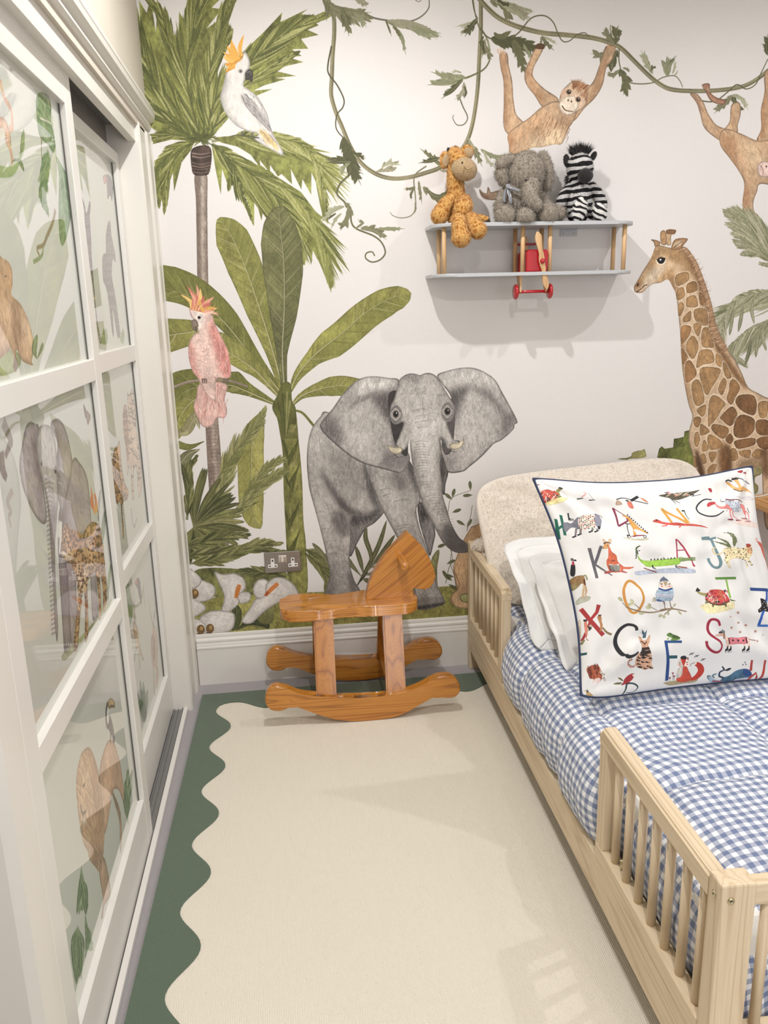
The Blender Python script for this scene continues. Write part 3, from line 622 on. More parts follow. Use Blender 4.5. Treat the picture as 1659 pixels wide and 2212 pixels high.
    part(leg, (158, 154, 151), [([(500, 740), (540, 760), (560, 920), (640, 1080), (760, 1300), (700, 1230), (600, 1040), (520, 900)], ED, .6, 10), ([(660, 790), (780, 790), (800, 900), (740, 940), (690, 880)], ED, .6, 14),
         ([(780, 1180), (880, 1200), (900, 1320), (820, 1280)], (120, 116, 114), .4, 12), ([(640, 960), (720, 960), (800, 1150), (720, 1150)], (190, 186, 184), .5, 20), ([(780, 700), (850, 720), (880, 980), (840, 900), (800, 800)], EK, .65, 9),
         ([(860, 1700), (1058, 1690), (1060, 1745), (870, 1780)], ED, .5, 6), ([(865, 1760), (1050, 1730), (1040, 1752), (880, 1780)], EK, .7, 3), ([(930, 1330), (985, 1480), (1040, 1690), (970, 1600)], (116, 112, 112), .4, 10)], 420, 66, 55)
    for (x, y, w) in ((620, 960, 90), (600, 920, 100), (700, 1000, 130), (720, 1200, 110), (740, 1220, 110), (720, 1180, 130), (850, 1560, 110), (860, 1620, 120), (870, 1680, 60), (930, 1670, 60), (1000, 1675, 50)):
        S.stroke([(x, y + 8), (x + w * .5, y - 8), (x + w, y)], 1.8, .5, (100, 96, 95), .7)
    # ears
    ear_l = [(735, 135), (660, 120), (560, 108), (470, 120), (400, 165), (330, 240), (260, 340), (200, 410), (170, 460), (200, 515), (290, 600), (390, 680), (480, 730), (600, 765), (740, 800), (790, 760), (815, 690), (780, 620), (700, 480), (690, 360), (720, 240)]
    part(ear_l, (158, 154, 152), [([(690, 250), (720, 200), (640, 220), (560, 245), (580, 330), (640, 420), (700, 500), (740, 560), (760, 480), (720, 360)], EK, .6, 12), ([(700, 420), (760, 420), (760, 560), (720, 620), (690, 520)], EK, .8, 6),
         ([(380, 330), (450, 260), (560, 210), (640, 215), (560, 250), (470, 290), (400, 340)], ED, .6, 6), ([(170, 460), (240, 380), (330, 520), (300, 610), (220, 540)], (84, 80, 79), .7, 12), ([(640, 640), (780, 600), (815, 690), (760, 790), (660, 780), (600, 720)], (100, 96, 96), .6, 14),
         ([(470, 130), (600, 120), (710, 150), (640, 190), (500, 230), (430, 240)], (196, 193, 191), .7, 12), ([(330, 420), (480, 360), (560, 520), (520, 660), (400, 620)], (184, 180, 178), .5, 24)], 420, 108, 60)
    S.stroke([(170, 460), (200, 515), (290, 600), (390, 680), (480, 730), (600, 765), (740, 800)], 2, 1.5, EK, .7)
    ear_r = [(1010, 100), (1080, 70), (1180, 48), (1280, 50), (1370, 90), (1430, 140), (1480, 230), (1530, 320), (1585, 430), (1565, 455), (1555, 490), (1480, 560), (1405, 600), (1330, 680), (1240, 755), (1190, 790), (1090, 795), (1060, 720), (1035, 640), (1060, 520), (1110, 400), (1110, 260), (1040, 160)]
    part(ear_r, (164, 160, 158), [([(1090, 240), (1160, 190), (1260, 178), (1200, 250), (1160, 360), (1120, 500), (1090, 440)], EK, .6, 12), ([(1240, 180), (1340, 190), (1420, 250), (1500, 370), (1540, 480), (1480, 420), (1400, 300), (1300, 220)], (100, 96, 96), .6, 9),
         ([(1500, 380), (1560, 380), (1580, 440), (1540, 490), (1480, 540), (1470, 450)], ED, .6, 9), ([(1080, 80), (1240, 56), (1380, 110), (1440, 190), (1300, 150), (1120, 150)], (196, 193, 191), .6, 14), ([(1060, 660), (1140, 680), (1130, 780), (1070, 760)], (110, 106, 106), .5, 12),
         ([(1160, 420), (1330, 380), (1380, 520), (1250, 640), (1160, 560)], (188, 184, 182), .5, 24), ([(1070, 420), (1110, 420), (1110, 500), (1080, 510)], EK, .8, 5)], 400, 74, 60)
    S.stroke([(1035, 640), (1060, 720), (1090, 795), (1190, 790), (1240, 755), (1330, 680), (1405, 600)], 2, 1.5, EK, .6)
    S.fill([(660, 250), (760, 250), (800, 600), (780, 680), (700, 560)], EK); S.fill([(1040, 300), (1130, 300), (1120, 620), (1050, 640)], (80, 76, 76))
    # head and trunk
    head = [(735, 140), (770, 105), (815, 88), (860, 92), (885, 100), (925, 86), (970, 88), (1010, 115), (1050, 180), (1100, 260), (1135, 330), (1125, 400), (1095, 420), (1080, 440), (1100, 500), (1130, 560), (1170, 575), (1120, 630), (1060, 610),
            (1035, 560), (1040, 640), (1030, 740), (1040, 840), (1050, 960), (1080, 1060), (1110, 1160), (1165, 1260), (1225, 1310), (1226, 1368), (1140, 1370), (1060, 1310), (1000, 1210), (960, 1130), (910, 1040), (885, 960), (855, 860), (835, 760), (820, 650),
            (812, 560), (800, 600), (770, 640), (715, 600), (740, 530), (768, 440), (720, 450), (680, 400), (672, 330), (700, 270), (720, 200)]
    part(head, (166, 162, 159), [([(735, 130), (815, 88), (900, 100), (880, 150), (840, 160), (790, 130), (740, 190)], (110, 106, 105), .5, 7), ([(1000, 110), (1060, 190), (1110, 290), (1060, 260), (1010, 190)], (130, 126, 124), .5, 8),
         ([(820, 640), (850, 660), (880, 900), (950, 1080), (1040, 1270), (1130, 1360), (1050, 1310), (940, 1120), (860, 900)], ED, .7, 8), ([(1000, 640), (1040, 640), (1040, 860), (1100, 1120), (1060, 1060), (1010, 860)], (110, 106, 104), .6, 8),
         ([(1060, 1180), (1110, 1160), (1226, 1310), (1226, 1370), (1140, 1370), (1040, 1280)], (78, 74, 74), .75, 12), ([(890, 860), (990, 870), (970, 905), (905, 895)], (130, 126, 124), .6, 5), ([(850, 430), (1000, 420), (980, 640), (860, 640)], (196, 192, 190), .5, 20),
         ([(900, 640), (980, 640), (1010, 860), (960, 1000), (910, 860)], (190, 186, 184), .55, 16), ([(1030, 540), (1080, 590), (1060, 640), (1035, 620)], EK, .6, 5)], 420, 86, 40)
    for i in range(34):
        t = i / 33; x = 850 + t * 60 + max(0, t - .45) * 330; y = 580 + t * 640; w = 90 - 20 * t
        if R.random() < .85: S.stroke([(x + R.uniform(-20, 20), y + R.uniform(-6, 6)), (x + w * .5, y - 8), (x + w + R.uniform(-20, 20), y - 14 * t)], 1.3, .4, (100, 96, 95), .65)
    for (x, y, w) in ((860, 395, 130), (850, 440, 120), (900, 430, 110), (870, 480, 100), (940, 380, 60), (830, 150, 60), (850, 163, 50), (860, 350, 90)): S.stroke([(x, y), (x + w * .5, y - 10), (x + w, y - 4)], 1.4, .5, (120, 116, 115), .7)
    for (x, y, k) in ((713, 380, 1), (1083, 360, 1.05)):
        S.dot(x + 2, y + 4, 46 * k, 70 * k, (118, 114, 113), .9); S.dot(x, y, 36 * k, 50 * k, (150, 146, 144)); S.stroke([(x - 34, y - 20), (x, y - 52), (x + 36, y - 16)], 2, 1.5, EK, .7); S.stroke([(x - 34, y + 24), (x, y + 56), (x + 34, y + 22)], 2, 1.5, EK, .5)
        S.dot(x, y, 22 * k, 28 * k, (90, 80, 74)); S.dot(x, y, 16 * k, 20 * k, (22, 19, 19)); S.dot(x + 5, y - 8, 4, 5, (225, 222, 220))
    S.fill([(650, 600), (680, 612), (720, 615), (755, 620), (758, 650), (720, 668), (685, 655), (660, 630)], (206, 196, 170), edge=(3, .8)); S.fill([(1095, 600), (1130, 585), (1160, 585), (1200, 560), (1195, 600), (1160, 630), (1115, 632)], (206, 196, 170), edge=(3, .8))
    S.stroke([(700, 665), (730, 690), (770, 680)], 3, 1, EK, .6); S.stroke([(1100, 635), (1130, 650), (1160, 640)], 3, 1, EK, .4)

    # ---------- vines (zoom E)
    S.zoom(680, 0, 3.318)
    V1, V2, V3 = (118, 112, 84), (88, 88, 58), (150, 148, 122)
    VL = [(92, 96, 66), (108, 112, 82), (74, 78, 50), (136, 138, 112)]
    VP = [(144, 152, 122), (160, 166, 138), (122, 130, 98)]
    def vine(pts, w0, w1, col=V1):
        S.stroke(pts, w0, w1, col, lo=.25, n=8); p = np.asarray(pts, float); S.stroke(p + [w0 * .8, 0], w0 * .35, w1 * .3, V2, .6, n=8); S.stroke(p - [w0 * .6, 0], w0 * .3, w1 * .3, V3, .6, n=8)
    vine([(135, 60), (140, 220), (128, 400), (122, 560), (118, 680), (150, 800), (200, 920), (250, 1040), (310, 1140), (380, 1210), (470, 1260), (570, 1280), (680, 1270), (790, 1240), (900, 1200), (1010, 1120), (1080, 1030), (1120, 930), (1150, 780), (1170, 600), (1180, 400), (1190, 200), (1190, -20)], 8, 8)
    S.stroke([(120, 330), (95, 460), (100, 530), (160, 610), (208, 710), (200, 770), (160, 820), (150, 900), (170, 950), (210, 990)], 3, 2, (70, 70, 48), n=8)
    S.stroke([(250, 1180), (245, 1250), (180, 1320), (160, 1390), (210, 1445), (255, 1500), (262, 1590), (300, 1640), (420, 1690), (480, 1740), (505, 1810), (470, 1860), (410, 1878), (365, 1850), (370, 1815), (410, 1805), (430, 1835)], 4, 2.4, (88, 92, 62), n=8)
    S.stroke([(350, 90), (430, 130), (560, 150), (680, 152), (760, 120), (815, 60), (820, -10)], 3.5, 1.8, (96, 98, 80), n=8)
    S.stroke([(720, 0), (745, 12), (765, 0)], 1.5, 1, (110, 112, 94))
    S.stroke([(1080, 560), (1130, 540), (1200, 505), (1240, 460), (1255, 400), (1230, 270), (1180, 200), (1150, 100), (1135, 0)], 3.5, 2, (96, 98, 66), n=8)
    S.stroke([(1030, 680), (1060, 760), (1095, 840), (1070, 890), (1020, 895), (990, 850), (995, 822)], 2.6, 1.2, (88, 90, 66), n=8)
    S.stroke([(800, 1190), (730, 1240), (710, 1290), (720, 1400), (722, 1490), (690, 1545), (620, 1562), (560, 1545), (540, 1520)], 3, 1.2, (110, 112, 86), n=8)
    for sp, la, lb, cols in (([(60, -20), (140, 60), (250, 90), (350, 90)], 140, 60, VL), ([(190, 60), (220, 130), (240, 230)], 50, 60, VL + VP), ([(280, 90), (320, 130), (360, 180)], 40, 40, VP), ([(100, 0), (90, 60), (85, 130)], 30, 30, VL), ([(250, -30), (310, 0), (360, 40)], 40, 50, VL + VP),
                              ([(520, 150), (640, 165), (760, 200), (820, 215)], 90, 40, VL), ([(560, 180), (620, 260), (645, 360)], 30, 30, VP), ([(700, 190), (780, 220), (875, 235)], 80, 20, VP), ([(510, 150), (530, 200), (545, 245)], 12, 12, VL[:1] + VL[2:3]), ([(560, 190), (590, 220), (610, 260)], 22, 22, VL[:1]),
                              ([(210, 990), (230, 1080), (260, 1170), (310, 1280)], 90, 80, [VL[0], VL[2], VL[2]]), ([(250, 1080), (310, 1110), (350, 1130)], 30, 30, VL[:1] + VL[2:3]), ([(260, 1160), (190, 1160), (105, 1165)], 70, 12, VL), ([(250, 1170), (210, 1200), (190, 1250)], 30, 30, VP),
                              ([(440, 1230), (520, 1220), (560, 1220)], 20, 50, VL), ([(480, 1200), (530, 1170), (600, 1180)], 20, 50, VL + VP[:1]), ([(900, 1190), (840, 1130), (775, 1080)], 40, 20, VL + VP[:1]), ([(900, 1130), (840, 1150), (765, 1165)], 40, 20, VL), ([(720, 1340), (690, 1350), (650, 1355)], 20, 20, VL), ([(715, 1340), (690, 1390), (690, 1420)], 15, 20, VL),
                              ([(745, 1300), (752, 1360), (765, 1440)], 26, 18, VL), ([(780, 1340), (850, 1400), (900, 1410), (960, 1380)], 70, 40, VL), ([(720, 1450), (722, 1490), (718, 1520)], 12, 12, VL), ([(900, 1220), (1000, 1240), (1080, 1320)], 30, 20, VL),
                              ([(210, 1450), (250, 1500), (215, 1600), (200, 1615)], 50, 50, VL[:2]), ([(210, 1480), (130, 1510), (60, 1580)], 45, 25, VP), ([(190, 1530), (150, 1570), (120, 1630)], 22, 22, VP), ([(150, 1530), (120, 1550), (100, 1565)], 14, 14, VL[2:3]),
                              ([(290, 1640), (340, 1600), (320, 1580)], 20, 20, VL), ([(330, 1640), (420, 1650), (490, 1700)], 30, 60, VL + VP[:1]), ([(450, 1640), (540, 1640), (620, 1640)], 26, 32, VP),
                              ([(1080, 560), (980, 560), (865, 525)], 60, 30, VP), ([(1060, 580), (960, 590), (840, 605)], 70, 20, VP + VL[1:2]), ([(1060, 570), (990, 640), (930, 690)], 50, 20, VL + VP), ([(1070, 590), (1060, 660), (1020, 700)], 30, 40, VL), ([(1070, 620), (1085, 660), (1075, 695)], 14, 14, VL[2:3]), ([(1050, 520), (1010, 510), (990, 520)], 20, 20, VP),
                              ([(1160, 140), (1120, 190), (1060, 240)], 40, 30, VL), ([(1150, 150), (1090, 170), (1020, 190)], 14, 10, VP), ([(1220, 280), (1210, 340), (1200, 400)], 24, 24, VL), ([(1240, 280), (1250, 350), (1250, 410)], 24, 16, VP), ([(1210, 260), (1190, 300), (1195, 320)], 20, 20, VL[2:3]),
                              ([(1100, 1020), (1150, 1080), (1190, 1170)], 50, 40, VL), ([(1100, 990), (1130, 1040), (1140, 1060)], 20, 20, VP), ([(1190, 1070), (1280, 1120), (1350, 1120)], 40, 26, VL + VP), ([(1210, 1080), (1240, 1150), (1280, 1190)], 26, 26, VL + VP), ([(920, -10), (1000, -20), (1060, -10)], 30, 10, VP)):
        S.jag(sp, la, lb, cols, n=max(4, int(np.hypot(*(np.array(sp[-1]) - sp[0])) / 20)), ang=32, w=7)

    # ---------- vine with monkeys (zoom G)
    S.zoom(1000, 0, 2.5175)
    vine([(60, -40), (130, 40), (200, 100), (300, 145), (430, 178), (560, 190), (700, 205), (800, 232), (860, 262), (930, 330), (1000, 400), (1060, 450), (1130, 485), (1250, 495), (1400, 490), (1520, 470), (1600, 430), (1700, 350)], 9, 8)
    S.stroke([(95, 150), (140, 205), (230, 218), (300, 180), (370, 100), (440, 85), (490, 120), (520, 190), (545, 225), (580, 222), (620, 190), (660, 178), (688, 200)], 2.6, 1.6, (84, 86, 58), n=8)
    S.stroke([(850, 260), (850, 340), (880, 430), (940, 455), (1030, 450), (1090, 420), (1150, 412), (1180, 440), (1195, 475)], 2.8, 1.6, (104, 106, 76), n=8)
    S.stroke([(1240, 510), (1290, 545), (1370, 550), (1440, 500), (1490, 460), (1540, 484), (1590, 460), (1620, 400), (1659, 320)], 2.6, 1.8, (84, 86, 60), n=8)
    S.stroke([(50, -10), (62, 60), (80, 100)], 2, 1.5, (80, 82, 56))
    for sp, la, lb, cols in (([(150, 0), (230, 40), (250, 100)], 50, 40, VL), ([(180, 0), (270, 50), (345, 100)], 40, 50, VL + VP), ([(260, 40), (310, 50), (350, 90)], 30, 30, VL), ([(310, 40), (340, 50), (378, 60)], 26, 12, VP), ([(180, -10), (220, 20), (250, 25)], 20, 20, VL[2:3]),
                              ([(80, 100), (50, 140), (20, 185)], 36, 30, VL), ([(40, 130), (10, 135), (-10, 150)], 10, 10, VP), ([(160, 210), (220, 225), (300, 230), (390, 262)], 70, 60, [VL[0], VL[2], VL[2]]), ([(270, 220), (300, 290), (335, 390)], 40, 50, [VL[0], VL[2]]), ([(170, 180), (190, 200), (240, 200)], 20, 50, VL[:1]), ([(330, 240), (350, 280), (370, 310)], 20, 20, VP),
                              ([(430, 195), (450, 230), (485, 265)], 26, 26, VL), ([(440, 200), (470, 215), (505, 235)], 16, 16, VP), ([(425, 200), (425, 225), (420, 250)], 12, 12, VL),
                              ([(820, 240), (800, 210), (770, 170)], 40, 30, VL), ([(830, 240), (830, 190), (830, 160)], 40, 40, VL[:1] + VL[2:3]), ([(840, 230), (850, 190), (855, 170)], 20, 20, VL), ([(810, 180), (802, 160), (802, 135)], 8, 8, VP), ([(800, 250), (760, 300), (715, 295)], 40, 40, VL), ([(840, 270), (820, 320), (800, 355)], 50, 50, VL), ([(850, 380), (880, 440), (875, 495)], 40, 50, VL[:1] + VL[2:3]), ([(850, 380), (820, 410), (790, 400)], 30, 20, VL + VP), ([(870, 370), (890, 375), (905, 385)], 14, 14, VL),
                              ([(1030, 400), (1000, 350), (975, 290)], 40, 30, VL + VP), ([(1020, 390), (1030, 370), (1045, 365)], 16, 16, VL), ([(1110, 410), (1110, 370), (1125, 325)], 60, 50, VL + VP), ([(1140, 400), (1150, 370), (1153, 335)], 16, 12, VP), ([(1150, 410), (1160, 400), (1168, 385)], 8, 8, VP),
                              ([(1470, 520), (1430, 560), (1380, 605)], 40, 30, VL), ([(1470, 515), (1480, 560), (1500, 600)], 40, 40, VL), ([(1480, 520), (1520, 540), (1545, 585)], 30, 20, VL + VP), ([(1460, 520), (1490, 520), (1535, 548)], 20, 12, VP), ([(1659, 300), (1650, 260), (1655, 200)], 40, 40, VL), ([(105, 215), (130, 270), (150, 310)], 36, 26, VL), ([(110, 220), (110, 260), (120, 290)], 14, 14, VL[2:3])):
        S.jag(sp, la, lb, cols, n=max(4, int(np.hypot(*(np.array(sp[-1]) - sp[0])) / 16)), ang=32, w=7)
    MB, MD, ML, MR = (184, 152, 120), (132, 92, 62), (212, 190, 164), (160, 116, 80)
    def limb(pts, shs=(), n=60, ang=70, col=MB):
        S.fill(pts, col, lo=.2, mid=.15, hi=.12, edge=(3, .8)); S.clip(pts)
        for sh in shs: S.shade(*sh)
        S.hatch(pts, n, ang, 40, 1.5, [MD, ML, MR, (150, 104, 66)], .45, jit=.25); S.clip()
    limb([(200, 290), (240, 290), (250, 360), (268, 440), (275, 540), (290, 620), (325, 660), (345, 700), (300, 745), (245, 730), (220, 680), (222, 560), (220, 440), (205, 370)], [([(200, 290), (225, 300), (240, 500), (245, 700), (222, 660), (218, 440)], MR, .5, 6)], 80, 85)
    limb([(395, 262), (435, 266), (410, 320), (385, 370), (384, 420), (440, 480), (520, 540), (480, 590), (430, 580), (390, 520), (345, 460), (335, 400), (365, 320)], [([(335, 400), (370, 310), (370, 420), (440, 520), (420, 560)], MR, .4, 6)], 60, 50)
    limb([(780, 250), (830, 252), (815, 320), (780, 370), (760, 460), (720, 530), (660, 590), (600, 660), (560, 620), (620, 570), (660, 500), (710, 440), (740, 360), (760, 300)], [([(740, 380), (790, 300), (740, 480), (640, 600), (600, 640), (700, 500)], MR, .4, 7)], 90, 120)
    bodym = [(245, 730), (300, 680), (360, 640), (430, 580), (500, 550), (560, 560), (620, 590), (600, 660), (575, 700), (540, 780), (500, 785), (430, 800), (370, 805), (340, 835), (260, 838), (250, 790)]
    limb(bodym, [([(250, 730), (330, 680), (430, 600), (420, 700), (330, 760), (260, 780)], (190, 150, 112), .5, 12), ([(340, 800), (430, 740), (540, 700), (540, 780), (430, 800)], (214, 190, 156), .7, 10), ([(240, 730), (270, 740), (280, 830), (255, 830)], MR, .6, 6)], 160, 125)
    for i in range(34):
        x, y = R.uniform(400, 590), R.uniform(600, 760); S.stroke([(x, y), (x - 6, y + 20), (x - 16, y + 40)], 2, .4, R.choice([MD, (120, 78, 50)]), .6)
    S.fill([(560, 470), (600, 440), (650, 450), (675, 490), (680, 540), (660, 580), (610, 615), (570, 628), (535, 600), (522, 560), (535, 500)], (206, 178, 152), edge=(3, .8)); S.hatch([(580, 450), (640, 440), (680, 490), (680, 560), (640, 500)], 60, -70, 40, 2.2, [(128, 84, 54), (156, 104, 66), (184, 134, 90)], .8)
    for k in range(16): S.stroke([(600 + k * 4, 470 + abs(k - 6) * 2), (596 + k * 6, 450 + k), (585 + k * 7.4, 432 + max(0, k - 8) * 6)], 3, .5, R.choice([(128, 84, 54), (168, 118, 80)]), .9)
    S.fill([(524, 560), (550, 530), (600, 520), (625, 550), (622, 590), (590, 622), (550, 620), (528, 595)], (222, 206, 188), lo=.05, edge=(3, .5))
    for (x, y) in ((576, 500), (627, 541)): S.dot(x, y, 16, 16, (150, 120, 96)); S.dot(x, y, 11, 11, (40, 26, 20)); S.dot(x + 3, y - 4, 3, 3, (230, 226, 222))
    S.stroke([(538, 575), (560, 600), (600, 606)], 2.4, 1.4, (90, 60, 46)); S.dot(572, 545, 4, 6, (80, 58, 48)); S.dot(590, 552, 4, 6, (80, 58, 48)); S.dot(545, 500, 10, 22, (196, 160, 138), rot=.5)
    for x in (190, 205, 220): S.stroke([(x, 265), (x + 2, 285), (x + 14, 292)], 3, 2, (200, 168, 140))
    S.fill([(395, 262), (405, 238), (440, 240), (440, 266)], (100, 70, 48)); S.stroke([(785, 245), (800, 260), (826, 262)], 6, 3, (176, 140, 106))
    # second foot behind the toy elephant
    S.fill([(90, 1028), (105, 1045), (128, 1050), (135, 1018), (146, 1030), (155, 1045), (215, 1032), (230, 1070), (170, 1088), (120, 1080), (96, 1058)], (178, 148, 122), edge=(3, .8)); S.shade([(90, 1030), (110, 1050), (150, 1080), (110, 1078)], (110, 78, 60), .6, 3)
    # second monkey
    limb([(1235, 510), (1275, 512), (1310, 560), (1335, 620), (1380, 680), (1440, 710), (1420, 770), (1360, 740), (1310, 690), (1290, 620), (1270, 560)], [([(1240, 510), (1280, 530), (1300, 600), (1290, 640)], (120, 90, 80), .5, 5)], 60, 60)
    limb([(1300, 462), (1340, 455), (1345, 500), (1380, 530), (1430, 545), (1410, 570), (1350, 550), (1320, 500)], (), 20, 40, (160, 116, 92))
    limb([(1460, 570), (1505, 560), (1510, 620), (1495, 680), (1490, 720), (1420, 710), (1450, 660)], (), 40, 90)
    limb([(1640, 400), (1690, 400), (1690, 800), (1600, 770), (1622, 700), (1620, 600), (1640, 500)], [([(1620, 560), (1650, 480), (1650, 700), (1610, 760)], MR, .5, 7)], 60, 90)
    limb([(1400, 720), (1440, 700), (1520, 730), (1600, 765), (1700, 780), (1750, 1000), (1620, 1000), (1600, 1040), (1580, 1100), (1590, 1160), (1659, 1260), (1600, 1300), (1540, 1200), (1520, 1110), (1530, 1000), (1500, 930), (1450, 860), (1400, 790)],
         [([(1400, 730), (1480, 760), (1500, 880), (1540, 960), (1480, 900), (1410, 800)], MR, .5, 10), ([(1520, 760), (1600, 800), (1640, 900), (1560, 900)], (206, 182, 148), .5, 14), ([(1520, 1000), (1560, 1040), (1540, 1200), (1522, 1110)], MR, .5, 6)], 220, 60)
    limb([(1545, 1180), (1595, 1160), (1640, 1230), (1680, 1300), (1640, 1380), (1600, 1320)], (), 30, 55)
    S.fill([(1600, 910), (1620, 880), (1659, 880), (1700, 900), (1700, 960), (1659, 962), (1615, 958)], (206, 180, 172), edge=(3, .7)); S.dot(1650, 905, 4, 6, (60, 40, 36)); S.stroke([(1620, 900), (1632, 925), (1630, 955)], 1.8, 1, (130, 100, 92))

    # ---------- right-hand palm (zoom H)
    S.zoom(1340, 440, 3.4577)
    PL = [(132, 138, 108), (116, 124, 90), (150, 154, 124), (168, 170, 144), (98, 106, 74)]
    for sp, la, lb in (([(1150, 320), (1060, 200), (960, 120), (870, 55)], 90, 110), ([(1150, 330), (1040, 190), (930, 130), (810, 85)], 110, 90), ([(1150, 360), (1040, 260), (940, 200), (825, 170)], 100, 70), ([(1150, 400), (1040, 300), (960, 260), (870, 245)], 90, 60),
                       ([(1150, 420), (1040, 340), (960, 320), (890, 305)], 80, 60), ([(1150, 440), (1060, 390), (1000, 380), (925, 380)], 60, 40), ([(1150, 480), (1100, 460), (1040, 445)], 20, 20)):
        S.frond(sp, la, lb, PL, n=22, ang=24, w=9, tip=.8)
    S.frond([(1250, 690), (1103, 668), (960, 680), (860, 730), (790, 830), (755, 980)], 30, 220, PL, n=60, ang=46, w=9, tip=.8, start=0)
    S.frond([(1250, 820), (1100, 880), (980, 930), (880, 1010), (810, 1090), (880, 1180)], 10, 230, PL, n=56, ang=50, w=9, tip=.7, start=0)
    for (x0, x1, y1) in ((980, 1000, 900), (900, 880, 960), (830, 815, 985), (960, 930, 1210), (1020, 1010, 1150), (1060, 1090, 1100)): S.leaf([(x0 + 20, y1 - 210), (x0, y1 - 110), (x1, y1)], 12, 16, [R.choice(PL), PL[1], PL[4], PL[3]], nv=0, ribw=1)
    # bushes
    bush = [(275, 1895), (290, 1830), (310, 1812), (330, 1830), (395, 1820), (400, 1755), (440, 1750), (475, 1740), (480, 1700), (520, 1690), (560, 1720), (600, 2150), (540, 2120), (500, 2000), (430, 1940)]
    S.fill(bush, (96, 106, 52), sm=False, lo=.4, mid=.3); S.clip(bush, sm=False)
    for i in range(16): x, y = R.uniform(300, 560), R.uniform(1720, 2100); S.dot(x, y, R.uniform(20, 60), R.uniform(16, 40), R.choice([(70, 80, 40), (120, 126, 70), (84, 94, 46), (60, 68, 34)]), .55, edge=(3, .5), mid=.3)
    S.clip()
    S.fill([(40, 1905), (80, 1885), (90, 1860), (130, 1845), (160, 1842), (178, 1833), (190, 1860), (180, 1895)], (150, 152, 94), lo=.25); S.fill([(-20, 1908), (20, 1900), (60, 1900), (50, 1912)], (120, 124, 76))
    S.fill([(960, 2000), (1060, 1980), (1050, 2020), (1010, 2040), (1005, 2080), (1030, 2110), (1020, 2160), (960, 2160)], (116, 118, 74), lo=.3); S.fill([(900, 1960), (1060, 1950), (1060, 2010), (960, 2030)], (140, 140, 96), lo=.3)
    # ---------- giraffe
    GB, GP, GD = (216, 196, 170), (158, 122, 80), (118, 82, 48)
    gir = [(262, 320), (290, 308), (380, 330), (470, 320), (520, 380), (575, 440), (600, 510), (640, 620), (680, 740), (705, 850), (740, 960), (800, 1080), (860, 1170), (910, 1270), (955, 1370), (1030, 1415), (1103, 1450), (1300, 1500), (1500, 1560), (1560, 1700), (1560, 2400), (1300, 2400), (1290, 2100), (1180, 2050),
           (1150, 2400), (1080, 2400), (1060, 2060), (1050, 1960), (960, 1990), (880, 2000), (820, 2010), (780, 2060), (760, 2400), (660, 2400), (650, 2140), (600, 2400), (550, 2140), (545, 1900), (510, 1780), (515, 1690), (538, 1590), (510, 1500), (480, 1350), (460, 1200), (445, 950),
           (430, 800), (415, 680), (390, 620), (355, 565), (300, 590), (240, 600), (200, 630), (160, 665), (110, 660), (102, 620), (130, 570), (170, 500), (215, 430), (240, 380)]
    S.fill(gir, (196, 168, 136), sm=True, n=4, lo=.12, mid=.1, edge=(4, .8)); S.clip(gir, n=4)
    S.shade([(240, 330), (420, 330), (470, 420), (400, 440), (330, 380), (280, 420), (200, 560), (140, 600), (200, 470)], GP, .7, 9); S.shade([(260, 540), (390, 480), (390, 560), (300, 590)], (176, 140, 98), .8, 8)
    S.shade([(220, 500), (330, 460), (300, 540), (180, 640), (170, 590)], (214, 196, 172), .7, 9); S.shade([(110, 590), (150, 560), (160, 600), (120, 650)], (150, 110, 72), .7, 5)
    S.shade([(355, 560), (420, 540), (440, 640), (410, 650)], (130, 92, 56), .6, 8); S.shade([(420, 340), (500, 340), (560, 480), (500, 560), (440, 440)], GP, .6, 10)
    # shaded back line
    S.shade([(455, 340), (560, 450), (640, 700), (690, 960), (780, 1110), (900, 1290), (960, 1380), (880, 1330), (740, 1130), (650, 960), (600, 700), (530, 480)], (116, 82, 50), .8, 7)
